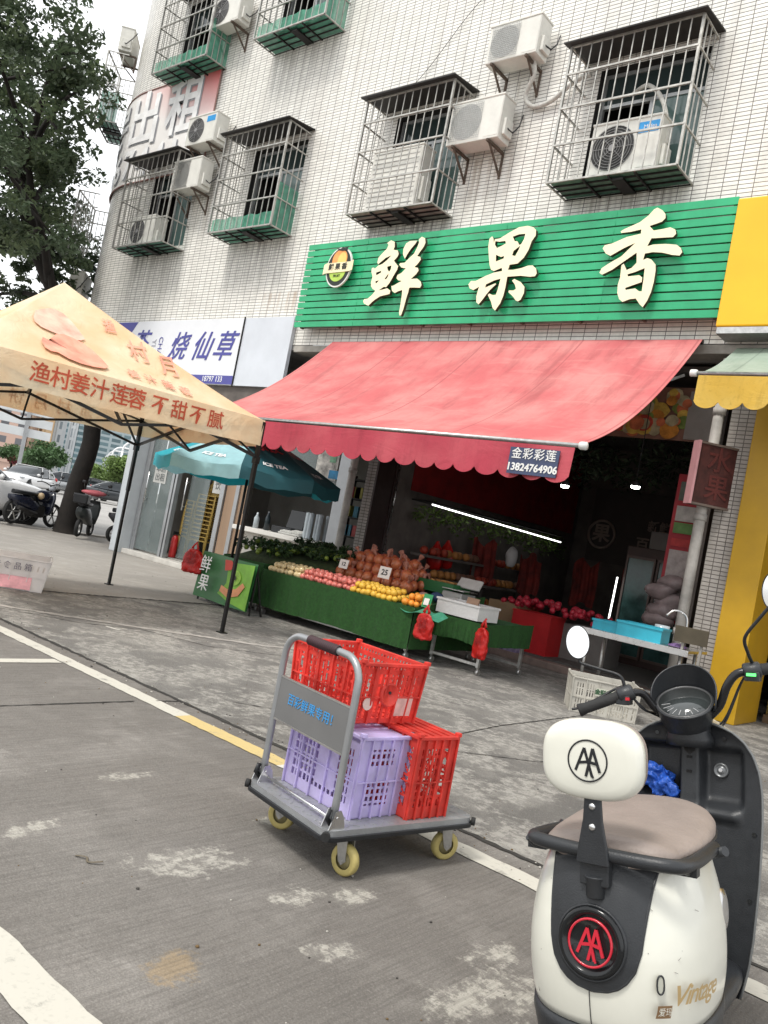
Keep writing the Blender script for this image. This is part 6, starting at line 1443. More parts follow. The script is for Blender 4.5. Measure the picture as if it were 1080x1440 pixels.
rings = [[pc+Vector((x*s, y, z*s)) for x, z in superpoly(.122, .092, 2.9)] for (s, y) in ((.9, .03), (.99, .032), (.97, .044), (.8, .05), (.1, .052))]
b = MB(); b.loft(rings); b.build('pad_cushion', seatm, pad)
b = MB(); b.lathe([(.0455, .038), (.0455, .0412), (.0490, .0412), (.0490, .038)], pc+Vector((0, 0, -.0)), (0, -1, 0), 48); b.build('badge_ring', blackp, pad)
AA('pad_lettering', blackp, lambda x, y, h: pc+Vector((x, -.0385-h, y)), .058, .0022, pad)
# leg shield
TW = [(.17, .150), (.20, .160), (.26, .176), (.34, .190), (.42, .199), (.50, .207), (.60, .213), (.68, .216), (.76, .215), (.82, .207), (.87, .190), (.91, .163), (.94, .125), (.958, .075), (.966, .02)]
def tw(z):
    for k in range(len(TW)-1):
        if TW[k][0] <= z <= TW[k+1][0]:
            t = (z-TW[k][0])/(TW[k+1][0]-TW[k][0]); t_ = t; return TW[k][1]+(TW[k+1][1]-TW[k][1])*t_
    return TW[-1][1]
def ss(a, c, x): t = max(0, min(1, (x-a)/(c-a))); return t*t*(3-2*t)
def shield_y(x, z): 
    w = max(.02, tw(z)); u = x/w; y = .545+.075*ss(.25, .95, z)-.03*u*u
    px_ = ss(.025, .04, abs(x))*(1-ss(.150, .168, abs(x))); pz = ss(.70, .725, z)*(1-ss(.865, .89, z)); y += .055*px_*pz*(1 if x < 0 else .55)
    y -= .028*(1-ss(.03, .05, abs(x)))*ss(.6, .66, z)*(1-ss(.92, .95, z))
    y -= .02*ss(.655, .675, z)*(1-ss(.685, .705, z))*(1-ss(.13, .17, abs(x)))
    return y
def zmap(v): return .17+(.966-.17)*(1-(1-v)**1.25)
b = MB(); b.grid(lambda u, v: Vector(((u*2-1)*tw(zmap(v)), shield_y((u*2-1)*tw(zmap(v)), zmap(v)), zmap(v))), 64, 72); b.build('inner_leg_shield', satin, sco)
b = MB(); b.grid(lambda u, v: Vector(((u*2-1)*(tw(zmap(v))+.003), .545+.075*ss(.25, .95, zmap(v))-.03*(u*2-1)**2+.004+.15*(1-abs(u*2-1)**3), zmap(v)*1.004)), 40, 40)
for s_x in (-1, 1): b.grid(lambda u, v: Vector((s_x*(tw(zmap(v))+.003*u), .512+.010*u+.075*ss(.25, .95, zmap(v)), zmap(v))), 1, 40, 1)
b.build('front_shield', [creamp, satin], sco)
b = MB(); b.tube([Vector((-(tw(zmap(k/40))+.003), .52+.075*ss(.25, .95, zmap(k/40)), zmap(k/40))) for k in range(41)]+[Vector(((tw(zmap(1-k/40))+.003), .52+.075*ss(.25, .95, zmap(1-k/40)), zmap(1-k/40))) for k in range(41)], .0045, 6); b.build('shield_rim', mat('grey_rim', (.14, .145, .145), .4), sco)
for sx in (-1, 1):
    for z in (.915, .64, .45):
        x = sx*(.107 if z > .9 else tw(z)-.018); MB().disc((x, shield_y(x, z)-.002, z), (0, -1, .1), .0065, 12, h=.003).build('screw', blackg, sco)
ky = shield_y(.088, .81)
k_ = MB().lathe([(.0, .004), (.008, .006), (.012, .003), (.016, .001), (.018, .007), (.022, .007), (.024, .0)], (.088, ky-.004, .81), (0, -1, .15), 28).build('key_lock', mat('lock_grey', (.14, .145, .15), .3, .5), sco)
MB().disc((.088, ky-.012, .812), (0, -1, .15), .006, 12, h=.003).build('lock_core', steel, k_)
for z in (.845, .80): MB().b2((-.008, shield_y(0, z)-.004, z), (.008, shield_y(0, z)-.001, z+.008)).build('socket', blackg, sco)
# blue plastic bag in the left pocket (its own thing)
sm = Matrix.LocRotScale(Vector((SX, SY, 0)), Euler((0, SLEAN, SYAW)), None)
bb_ = MB(); rr = random.Random(4)
bb_.ellip((0, 0, 0), (.06, .03, .045), 60, 40, jit=.9); [setattr(v, 'x', v.x+.012*noise.noise(v*60)) or setattr(v, 'z', v.z+.016*noise.noise(v*45+Vector((5, 5, 5)))) or setattr(v, 'y', v.y+.016*noise.noise(v*70+Vector((9, 1, 5)))) for v in bb_.v]; bg = bb_.build('plastic_bag', mat('blue_bag', (.03, .12, .55), .3, 0, .35, 30, .6, 60, trl=.3)); bg.matrix_world = sm@Matrix.Translation((-.095, .60, .762)); tag(bg, 'crumpled blue plastic bag in the left pocket of the scooter', 'bag')
# floorboard, battery box, wheels, fork
b = MB(); b.loft([[Vector((x*s, y, z)) for x, z in superpoly(1, .035, 3, 24) for _ in (0,)] if 0 else [Vector((x, y, .235+z)) for x, z in superpoly(w, .045, 3, 28)] for y, w, s in ((.12, .16, 1), (.25, .165, 1), (.40, .17, 1), (.52, .165, 1), (.58, .13, 1))]); b.build('floorboard', satin, sco)
b = MB(); b.box((0, .22, .17), (.22, .55, .09)); b.build('battery_box', blackp, sco, bevel=.015)
def wheel(y, r, parent, nm):
    w = MB().lathe([(r-.055, -.042), (r-.02, -.05), (r-.004, -.03), (r, 0), (r-.004, .03), (r-.02, .05), (r-.055, .042)], (0, y, r), (1, 0, 0), 40).build('tyre', rubber, parent)
    b = MB(); b.lathe([(r-.05, -.035), (r-.06, -.03), (r-.06, .03), (r-.05, .035)], (0, y, r), (1, 0, 0), 40); b.lathe([(0, -.04), (.045, -.035), (.045, .035), (0, .04)], (0, y, r), (1, 0, 0), 20)
    for k in range(5): a = k*2*PI/5; b.bar((0, y, r), (0, y+(r-.055)*math.cos(a), r+(r-.055)*math.sin(a)), .022)
    b.build('rim', mat('rim_grey', (.25, .25, .25), .35, .7), w)
    return w
wheel(-.05, .205, sco, 'rear'); wheel(.86, .205, sco, 'front')
b = MB()
for sx in (-1, 1): b.tube([(sx*.07, .86, .205), (sx*.07, .72, .55)], .016, 8)
b.tube([(0, .72, .55), (0, .60, .90)], .026, 10); b.build('fork', dark_iron, sco)
b = MB(); b.grid(lambda u, v: Vector((.075*math.cos(PI*u)*1.0, .86-(.235+.02*math.sin(PI*u))*math.cos(R(20)+v*R(140)), .205+(.235+.02*math.sin(PI*u))*math.sin(R(20)+v*R(140)))), 10, 20); b.build('front_mudguard', creamp, sco)
b = MB(); b.grid(lambda u, v: Vector((.075*math.cos(PI*u), -.05-(.235+.02*math.sin(PI*u))*math.cos(R(-5)+v*R(80)), .205+(.235+.02*math.sin(PI*u))*math.sin(R(-5)+v*R(80)))), 10, 12); b.build('rear_mudguard', satin, sco)
b = MB(); b.box((0, -.31, .20), (.15, .006, .11), (R(-12), 0, 0)); b.build('number_plate_holder', satin, sco)
MB().tube([(-.14, .18, .17), (-.20, .15, .05), (-.213, .14, .045)], .010, 8).build('side_stand', dark_iron, sco)
# headset, instrument bucket, handlebar
b = MB(); b.loft([[Vector((r_*math.cos(2*PI*k/32), y+r_*.9*math.sin(2*PI*k/32), z)) for k in range(32)] for r_, y, z in ((.075, .60, .885), (.074, .595, .91), (.066, .59, .93), (.066, .585, .96), (.074, .58, .985))]); b.build('stem_cover', satin, sco)
ic = Vector((-.006, .560, 1.020)); ia = Vector((0, -.52, .85)).normalized()
b = MB(); b.lathe([(0, -.12), (.055, -.115), (.074, -.08), (.086, -.04), (.090, 0), (.093, .005), (.089, .008), (.084, .006), (.083, .003)], ic, ia, 40); b.build('instrument_bucket', satin, sco)
g_ = MB().lathe([(0, .0045), (.084, .0045), (.084, .001)], ic, ia, 40).build('instrument_glass', mat('dial_glass', (.03, .035, .035), .04, 0, .2, 10, coat=1), sco)
MB().lathe([(.0815, .004), (.082, .0095), (.0865, .0095), (.087, .004)], ic, ia, 40).build('dial_ring', mat('ring_satin', (.12, .12, .12), .3, .6), g_)
iu = Vector((1, 0, 0)); iv = ia.cross(iu); 
b = MB()
for k in range(8): a = R(200+k*17); b.bar(ic+iu*.045*math.cos(a)+iv*.045*math.sin(a)+ia*.0056, ic+iu*.072*math.cos(a)+iv*.072*math.sin(a)+ia*.0056, .0014)
b.build('dial_marks', mat('dial_white', (.5, .5, .5), .4), g_)
b = MB()
def vis(u, v, o=0):
    a = PI*(-.08+1.16*u); r_ = .095+.010*v+o; h = .082*math.sin(PI*min(1, max(0, (u*1.0))))**.55*v
    d = iu*math.cos(a)*r_ - iv*math.sin(a)*r_*(1 if iv.y < 0 else -1)
    return ic+d+ia*(h-.01*(1-v))
b.grid(lambda u, v: vis(u, v), 40, 8); b.grid(lambda u, v: vis(u, v, -.004), 40, 8, flip=True); b.tube([vis(k/40, 1, -.002) for k in range(41)], .003, 6); b.build('visor', satin, sco)
HL = smooth([(-.05, .555, .965), (-.095, .535, 1.00), (-.125, .50, 1.045), (-.150, .465, 1.048), (-.17, .455, 1.042)], 5); HR = smooth([(.06, .57, .975), (.10, .57, 1.02), (.125, .565, 1.085), (.155, .57, 1.125), (.20, .585, 1.137)], 5)
b = MB(); b.tube(HL, .0135, 10); b.tube(HR, .0135, 10); b.build('handlebar', mat('bar_black', (.03, .03, .032), .25, .6), sco)
gL0, gL1 = Vector((-.17, .455, 1.042)), Vector((-.305, .395, .982)); gR0, gR1 = Vector((.20, .585, 1.137)), Vector((.335, .62, 1.165))
for a_, c_2 in ((gL0, gL1), (gR0, gR1)):
    d = (c_2-a_); prof = [(.014, 0), (.021, .004)]
    for k in range(14): prof += [(.0185, .03+.0075*k), (.0175, .0335+.0075*k)]
    prof += [(.022, d.length-.004), (.018, d.length), (0, d.length)]
    MB().lathe(prof, a_, d, 18).build('grip', rubber, sco)
for (c0_, dr, nm) in ((gL0, (gL1-gL0).normalized(), -1), (gR0, (gR1-gR0).normalized(), 1)):
    b = MB(); b.lathe([(0, -.03), (.022, -.03), (.027, -.024), (.027, .018), (.022, .024), (0, .024)], c0_, dr, 18); b.box(c0_+Vector((0, -.005, -.018)), (.045, .04, .03)); pod = b.build('switch_pod', satin, sco, bevel=.003)
    if nm > 0:
        MB().box(c0_+Vector((.0, -.034, -.012)), (.028, .006, .009)).build('green_button', mat('green_lit_button', (.1, .6, .1), .4, emit=(.1, .9, .2), es=1.2), pod)
    else:
        MB().box(c0_+Vector((.02, -.034, -.012)), (.012, .008, .009)).build('red_button', mat('red_button', (.5, .02, .03), .4), pod)
b = MB(); b.tube(smooth([gL0+Vector((.01, .02, .012)), gL0+Vector((-.03, .05, .02)), gL1+Vector((0, .045, .012)), gL1+Vector((-.035, .03, .0))]), .007, 8, flat=(.6, 1.2)); b.build('brake_lever', blackp, sco)
b = MB(); b.tube(smooth([gR0+Vector((-.01, .03, .0)), gR0+Vector((.05, .06, .01)), gR1+Vector((0, .06, .0))]), .007, 8, flat=(.6, 1.2)); b.build('brake_lever', blackp, sco)
b = MB()
for sgn, P0, P1 in ((-1, gL0, Vector((-.04, .60, .93))), (1, gR0, Vector((.05, .61, .93)))):
    for o in (0, .012): b.tube(smooth([P0+Vector((-sgn*.02, .02, -.01)), P0+Vector((-sgn*.05, .05+o, -.05)), P1+Vector((sgn*.05, .02, .04-o)), P1]), .0035, 6)
b.build('cables', blackp, sco)
mirr = mat('mirror_face', (.86, .87, .88), .03, 1, .02, 3)
def mirror(pts, c, ax, rx, rz):
    t = MB(); t.tube(smooth(pts), .0055, 8); o = t.build('mirror_stalk', blackp, sco)
    ax = Vector(ax).normalized(); u = ax.cross(Vector((0, 0, 1))).normalized(); v = u.cross(ax); c = Vector(c)
    R_ = lambda s, h: [c+u*rx*s*math.cos(2*PI*k/36)+v*rz*s*math.sin(2*PI*k/36)+ax*h for k in range(36)]
    MB().loft([R_(.01, -.022), R_(.8, -.016), R_(1, -.004), R_(1.02, .003), R_(.97, .005), R_(.955, .002)], cap=False).build('mirror_shell', blackp, o)
    MB().add(R_(.955, .0025), [tuple(range(36))]).build('mirror_glass', mirr, o)
mirror([gL0+Vector((0, 0, .02)), (-.185, .452, 1.10), (-.25, .45, 1.118), (-.315, .448, 1.135), (-.322, .448, 1.15)], (-.328, .445, 1.205), (.62, -1, .16), .040, .057)
mirror([gR0+Vector((0, 0, .02)), (.193, .55, 1.19), (.19, .52, 1.24), (.235, .51, 1.30), (.268, .505, 1.34)], (.285, .50, 1.385), (-.35, -1, .05), .043, .062)
# ------------------------------------------------------------------ street beyond the corner
carwhite = mat('car_white_paint', (.62, .62, .62), .2, 0, .03, 2, coat=.8); carglass = mat('car_glass', (.02, .025, .03), .05, 0, .1, 2); tyrem = mat('tyre_black', (.015, .015, .015), .8)
def car(loc, rz, paint_, label, suv=True, group=None):
    """local: nose to +y, near side +x"""
    t = thing('parked_car', label, 'car', loc, (0, 0, rz), group)
    L_, W_, Hh = 4.6, 1.85, 1.66 if suv else 1.45; g = .24
    S = [(-2.3, .62, .45, .85), (-2.22, .80, .34, .98), (-1.9, .89, .28, 1.02), (-1.0, .92, .26, 1.00), (0, .925, .26, .98), (.9, .92, .26, .98), (1.25, .91, .26, .97), (1.7, .88, .27, .92), (2.05, .82, .29, .84), (2.22, .72, .32, .74), (2.3, .56, .38, .62)]
    rings = []
    for (y, w, zl, zt) in S:
        if suv: zt += .06
        rings.append([Vector((x*w, y, (zl+zt)/2+z*(zt-zl)/2)) for x, z in superpoly(1, 1, 4.2, 32)])
    MB().loft(rings).build('body', paint_, t)
    CS = [(-2.12, .62, .05), (-1.95, .70, .35), (-1.5, .74, .58), (-.6, .76, .66), (.1, .74, .64), (.55, .70, .45), (1.05, .66, .12), (1.25, .6, .0)]
    rings = []
    for (y, w, hh) in CS: zb = .95; rings.append([Vector((s*(w+.12*(1-q)), y, zb+hh*q*(1 if suv else .82))) for s, q in ((-1, 0), (-1, .5), (-.96, .85), (-.8, 1), (.8, 1), (.96, .85), (1, .5), (1, 0))])
    MB().loft(rings).build('cabin_glass', carglass, t, bevel=.02)
    rings = [[Vector((s*(w-.02), y, .96+hh*(1 if suv else .82)+o)) for s, o in ((-.9, 0), (-.8, .018), (.8, .018), (.9, 0))] for (y, w, hh) in CS[2:5]]
    MB().loft(rings).build('roof', paint_, t)
    for s in (-1, 1):
        for (y0_, y1_, hh, h2) in ((-.95, -1.0, .0, .6), (-.02, -.05, 0, .64)): MB().tube([(s*.865, y0_, .95), (s*.765, y1_, .95+h2*(1 if suv else .82))], .03, 4, smooth=False).build('window_post', paint_, t)
    for s in (-1, 1):
        for y in (-1.45, 1.42):
            MB().lathe([(0, -.03), (.40, -.03), (.41, .01), (.40, .02), (0, .02)], (s*.88, y, .36), (s, 0, 0), 28).build('wheel_arch', tyrem, t)
            w = MB().lathe([(.22, -.1), (.33, -.10), (.345, -.07), (.345, .05), (.33, .075), (.23, .08)], (s*.83, y, .345), (s, 0, 0), 32).build('tyre', tyrem, t)
            b = MB(); b.lathe([(.20, .055), (.235, .075), (.235, .05)], (s*.83, y, .345), (s, 0, 0), 32); b.lathe([(0, .07), (.05, .07), (.05, .02)], (s*.83, y, .345), (s, 0, 0), 12)
            for k in range(10): a = k*PI/5+.1*(k % 2); b.bar((s*.895, y, .345), (s*.895, y+.22*math.cos(a), .345+.22*math.sin(a)), .022)
            b.build('rim', mat('alloy_rim', (.45, .45, .45), .3, .8), w)
        MB().ellip((s*.70, 2.07, .80), (.16, .14, .07), 12, 8).build('headlight', mat('headlight', (.5, .52, .55), .1), t)
        MB().ellip((s*.74, -2.16, .92), (.12, .1, .12), 10, 8).build('tail_light', mat('tail_light_red', (.4, .02, .02), .2), t)
        MB().ellip((s*.98, .75, 1.05), (.1, .06, .07), 10, 8).build('wing_mirror', paint_, t)
    b = MB(); b.box((0, 2.27, .55), (.9, .06, .14)); b.build('front_grille', blackp, t)
    return t
car((-19.75, 8.15, -.012), R(-3), carwhite, 'white car at the left edge with its front wheel beside the dark motorbike')
gcar = mat('car_silver', (.34, .35, .36), .25, .4, .03, 2, coat=.6); bcar = mat('car_dark', (.03, .035, .04), .2, 0, .05, 2, coat=.8); wcar = carwhite
far = [(38, 671, 52, 65, wcar, 'far white car between the big white car and the motorbike'), (75, 690, 60, 20, gcar, 'far silver car behind the dark motorbike'), (84, 684, 88, 30, wcar, 'far white car left of the tree trunk'),
       (64, 676, 110, 10, wcar, 'distant white car above the motorbike handlebar'), (112, 697, 64, 40, bcar, 'dark far car right of the trunk above the small moped'), (146, 702, 74, 15, wcar, 'white far car left of the grey pillar'),
       (150, 708, 58, 5, bcar, 'dark far car just left of the grey pillar'), (98, 683, 140, 50, wcar, 'tiny distant white car beside the trunk'), (128, 690, 120, 10, gcar, 'tiny distant silver car under the lamp posts'), (30, 664, 150, 30, gcar, 'tiny distant car above the white bonnet'),
       (166, 705, 96, 60, wcar, 'distant white car touching the pillar outline')]
srcs = {}
for (px, py, d, a, m_, lab) in far:
    p = at(px, py, d); rz = R(a)+math.atan2(p.y, p.x)
    if m_.name not in srcs: srcs[m_.name] = car((p.x, p.y, -.012), rz, m_, lab, suv=False, group='far cars along the street')
    else: copy_tree(srcs[m_.name], (p.x, p.y, -.012), (0, 0, rz), lab)

def moped(loc, rz, label, bodym, big=False, basket=False, lean=0, red=False):
    t = thing('motorbike' if big else 'moped', label, 'motorbike' if big else 'moped', loc, (0, lean, rz)); r = .29 if big else .2; wb = .65 if big else .55
    for y in (-wb, wb):
        w = MB().lathe([(r-.07, -.03), (r-.02, -.045), (r, 0), (r-.02, .045), (r-.07, .03)], (0, y, r), (1, 0, 0), 24).build('tyre', tyrem, t)
        b = MB(); b.lathe([(r-.08, -.02), (r-.06, -.03), (r-.06, .03), (r-.08, .02)], (0, y, r), (1, 0, 0), 24); [b.bar((0, y, r), (0, y+(r-.07)*math.cos(k*PI/3), r+(r-.07)*math.sin(k*PI/3)), .02) for k in range(6)]; b.build('rim', galv, w)
    b = MB()
    b.loft([[Vector((x, y, zc+z)) for x, z in superpoly(w, h, 3, 20)] for y, w, h, zc in ((-wb-.2, .05, .05, .62), (-wb, .13, .12, .56), (-.3, .15, .17, .52), (0, .12, .14, .42), (.25, .09, .07, .32), (.42, .08, .08, .34))]); b.build('body', bodym, t)
    b = MB(); b.loft([[Vector((x, .45+.12*(z_-.35)+0*k, z_)) if 0 else Vector((x*w, .40+.10*(z_-.3)+y_*.05, z_)) for x, y_ in superpoly(1, 1, 3, 20)] for k, (z_, w) in enumerate(((.3, .13), (.5, .17), (.7, .18), (.85, .13)))]); b.build('leg_shield', bodym, t)
    b = MB(); b.loft([[Vector((x, y, .74+z)) for x, z in superpoly(w, .05, 2.6, 20)] for y, w in ((-wb-.12, .05), (-wb+.02, .12), (-.25, .13), (.0, .10), (.05, .04))]); b.build('seat', blackp, t)
    b = MB(); b.tube([(0, wb, r), (0, .44, .9), (0, .40, 1.0)], .025, 8); b.tube(smooth([(-.33, .30, 1.03), (-.2, .38, 1.05), (0, .40, 1.0), (.2, .38, 1.05), (.33, .30, 1.03)]), .014, 8); b.build('handlebar', dark_iron, t)
    b = MB(); b.ellip((0, .47, .95), (.09, .08, .09), 12, 8); b.build('headlamp', mat('headlight', (.5, .5, .5)), t)
    for s in (-1, 1): b = MB(); b.tube([(s*.25, .36, 1.05), (s*.29, .38, 1.2)], .006, 6); b.ellip((s*.30, .38, 1.24), (.055, .015, .04), 10, 6); b.build('mirror', blackp, t)
    if basket: b = MB(); b.box((0, -wb-.18, .86), (.30, .28, .22), taper=1.1); b.build('rear_box', blackp, t, bevel=.03)
    if big:
        MB().box((0, .05, .36), (.24, .42, .3)).build('engine', dark_iron, t, bevel=.05); MB().ellip((0, .22, .72), (.15, .26, .15), 14, 10).build('fuel_tank', bodym, t); MB().tube([(.16, -.1, .3), (.17, -.7, .4)], .045, 8).build('exhaust', dark_iron, t)
        MB().ellip((.14, -.02, .72), (.08, .07, .08), 12, 8).build('hanging_helmet', mat('tan_helmet', (.42, .31, .18), .4), t)
    if red: MB().ellip((0, .25, 1.02), (.28, .2, .07), 14, 8, jit=.3).build('hand_muffs', mat('pink_muff', (.5, .12, .14), .7), t)
    MB().tube([(-.1, .0, .3), (-.2, -.05, .02)], .012, 6).build('stand', dark_iron, t)
    return t
moped((-18.55, 9.65, .04), R(22), 'dark motorbike with a tan helmet parked beside the white car wheel', mat('black_blue_paint', (.012, .015, .03), .25, coat=.5), big=True)
moped((-17.45, 10.35, .04), R(46), 'small dark moped with pink hand covers right of the tree trunk', mat('grey_moped', (.03, .035, .035), .4), basket=True, red=True)
moped((-16.8, 11.2, .04), R(8), 'dark moped half hidden behind the grey pillar', mat('charcoal_moped', (.035, .035, .04), .4))
# street lamps
def lamp(p, h, label):
    t = thing('street_lamp', label, 'street lamp', (p.x, p.y, -.012), (0, 0, math.atan2(p.y, p.x)+R(90)), group='street lamps far along the road')
    MB().tube([(0, 0, 0), (0, 0, h*.8)], [.22, .16], 8).build('post', mat('lamp_post_white', (.70, .71, .72), .5, 0, .05, 3), t)
    MB().tube(smooth([(0, 0, h*.8), (-.15, 0, h*.9), (-.9, 0, h*.985), (-2.4, 0, h)]), .15, 8).build('arm', mat('lamp_post_white', (.5, .5, .5)), t)
    MB().box((-2.9, 0, h), (1.1, .35, .14)).build('lantern', galv, t, bevel=.03)
    return t
for (px, py, d, h, l) in ((161, 690, 120, 7.6, 'nearest and tallest street lamp left of the grey pillar'), (148, 688, 140, 7.4, 'second street lamp between trunk and pillar'), (143, 686, 175, 8, 'third street lamp just right of the trunk'), (139, 684, 210, 8.2, 'farthest street lamp close to the trunk'), (176, 690, 90, 7, 'street lamp mostly hidden by the grey pillar')):
    p = at(px, py, d); lamp(p, h, l)
# far buildings
def block(px0, px1, d, h, wallc, glassc, bw, rh, gap, name, label, depth=18, extra=None, skew=0):
    a, c = at(px0, 690, d), at(px1, 690, d); a.z = c.z = 0; u = (c-a); w = u.length; u.normalize(); n = Vector((u.y, -u.x, 0))
    if n.dot(a) > 0: n = -n
    t = thing(name, label, 'building', (a.x, a.y, 0), (0, 0, math.atan2(u.y, u.x)+R(skew)))
    b = MB(); b.b2((0, 0, 0), (w, depth, h)); 
    if n.dot(Vector((-u.y, u.x, 0))) > 0: pass
    b.build('walls', mat('wall_'+name+str(px0), wallc, .7, 0, .06, .1), t)
    m_ = tiles('glazing_'+str(px0), glassc, bw, rh, gap, wallc, .25, .15, .05)
    b = MB(); b.grid(lambda u_, v: Vector((.5+(w-1)*u_, -.12, 1.5+(h-3)*v)), 1, 1, uvf=lambda u_, v: (w*u_, h*v)); b.build('windows', m_, t)
    b = MB(); b.grid(lambda u_, v: Vector((w+.12, .5+(depth-1)*u_, 1.5+(h-3)*v)), 1, 1, uvf=lambda u_, v: (depth*u_, h*v)); b.build('windows', m_, t)
    b = MB(); b.b2((-.3, -.3, h), (w+.3, depth, h+1)); b.build('parapet', mat('parapet'+str(px0), tuple(x*.9 for x in wallc), .7), t)
    return t
block(70, 215, 230, 42, (.30, .36, .38), (.10, .16, .18), 3.0, 1.6, .35, 'glass_office', 'wide blue grey glass office block behind the lamp posts')
block(-30, 22, 150, 17, (.48, .33, .27), (.10, .10, .11), 3.2, 3.0, .9, 'pink_building', 'pinkish low building at the left edge beyond the cars', skew=-6)
block(22, 40, 175, 21, (.34, .34, .34), (.12, .12, .13), 2.6, 3.0, .8, 'grey_block', 'narrow grey block right of the pinkish building')
block(42, 58, 165, 20, (.60, .42, .24), (.42, .30, .18), 4, 3.0, 1.5, 'tan_block', 'tan block beside the grey blocks left of the trunk', skew=14)
block(58, 76, 168, 19, (.42, .45, .47), (.14, .17, .19), 2.2, 3.0, .7, 'pale_block', 'pale grey block with small windows right of the tan one', skew=14)
block(78, 92, 190, 20, (.60, .62, .63), (.25, .28, .3), 1.4, 3.0, .4, 'white_block', 'slim white block just left of the tree trunk')
block(-120, -32, 200, 26, (.45, .45, .43), (.12, .13, .14), 3, 3, .8, 'apartment_block', 'apartment block beyond the left edge of the street')
p0, p1 = at(-8, 640, 60), at(46, 650, 60)
gt = thing('overhead_gantry', 'pale overhead structure with long panels at the left edge', 'gantry', (p1.x, p1.y, 0), (0, 0, math.atan2((p0-p1).y, (p0-p1).x)))
b = MB(); [b.box((4-.0, 0, z), (9.5, .3, .55)) for z in (3.6, 4.35, 5.1)]; b.build('panels', mat('gantry_white', (.55, .57, .58), .5, 0, .1, .6), gt)
[MB().bar((x, .2, 0), (x, .2, 5.5), .25).build('post', mat('gantry_post', (.30, .31, .32), .5), gt) for x in (.8, 8.0)]
# roadside greenery and the big tree
def leafmat(name, c, var=.45): return mat(name, c, .55, 0, var, .8, trl=.25, detail=3)
lf1 = leafmat('tree_leaf', (.065, .095, .05)); lf2 = leafmat('tree_leaf_light', (.12, .16, .08)); bark = mat('tree_bark', (.015, .012, .010), .9, 0, .4, 6, .8, 18)
rt = random.Random(9)
def smalltree(p, h, r, label, mi, seed):
    rr_ = random.Random(seed); t = thing('street_tree', label, 'tree', (p.x, p.y, 0), group='small trees along the far street')
    MB().tube([(0, 0, 0), (.1, 0, h*.5), (0, .1, h*.8)], [.16, .11, .05], 7).build('trunk', bark, t)
    b = MB()
    for k in range(26):
        a = rr_.random()*6.28; q = rr_.random()**.6; c = (r*q*math.cos(a)*.8, r*q*math.sin(a)*.8, h*.62+(rr_.uniform(-1, 1))*h*.28*(1.15-q)); leaves(b, c, (r*.36, r*.36, r*.28), 110, .34, rr_)
    b.build('crown', mi, t)
    return t
g1 = leafmat('street_green', (.07, .13, .05)); g2 = leafmat('street_green_bright', (.16, .24, .07)); g3 = leafmat('red_flower_green', (.30, .07, .08))
for i, (px, d, h, r, m_, l) in enumerate(((52, 70, 4.0, 1.9, g1, 'round dark green tree left of the trunk'), (40, 95, 3.4, 1.9, g1, 'green tree above the far white cars'), (20, 100, 3.2, 1.6, g3, 'reddish flowering tree by the pink building'), (8, 100, 4, 1.9, g1, 'green tree at the left edge before the pink building'),
        (118, 90, 3.3, 1.5, g2, 'bright green tree right of the trunk'), (130, 84, 3.0, 1.6, g2, 'bright green bushy tree under the lamp arms'), (172, 62, 4.2, 1.8, g2, 'bright green tree beside the grey pillar'), (160, 96, 3.2, 1.4, g1, 'darker green tree between lamps and pillar'))):
    p = at(px, 690, d); smalltree(p, h, r, l, m_, i+3)
big = thing('big_tree', 'large dark leafy tree standing at the street corner left of the building', 'tree', (-18.25, 10.35, 0))
b = MB(); b.tube(smooth([(0, 0, -.1), (.0, .0, .25), (.06, .03, 1.2), (.10, .1, 2.6), (-.3, -.5, 4.4), (-.8, -1.6, 6.2), (-1.1, -2.4, 8)], 4), [.40, .34, .30, .27]+[.25-.007*k for k in range(21)], 14); b.build('trunk', bark, big)
b = MB(); clumps = []
for k in range(15):
    z0 = rt.uniform(4.6, 10); a = rt.uniform(0, 6.28); L2 = rt.uniform(2.2, 4.2)
    z0 = min(z0, 7.6); f_ = (z0-2.6)/5.4; s0_ = Vector((.1-1.2*f_, .1-2.5*f_, z0)); e = s0_+Vector((L2*math.cos(a), L2*math.sin(a), rt.uniform(.8, 3.4)))
    if proj(e+Vector((-18.25, 10.35, 0)))[0] > 110: continue
    b.tube(smooth([s0_, s0_.lerp(e, .4)+Vector((0, 0, .5)), e], 4), [.10-.009*j for j in range(9)], 7)
    for j in range(3): f = s0_.lerp(e, .5+.2*j)+Vector((rt.uniform(-.9, .9), rt.uniform(-.9, .9), rt.uniform(-.3, .9))); b.tube([s0_.lerp(e, .4+.2*j)+Vector((0, 0, .3)), f], [.04, .015], 5); clumps.append(f)
    clumps.append(e)
b.build('limbs', bark, big)
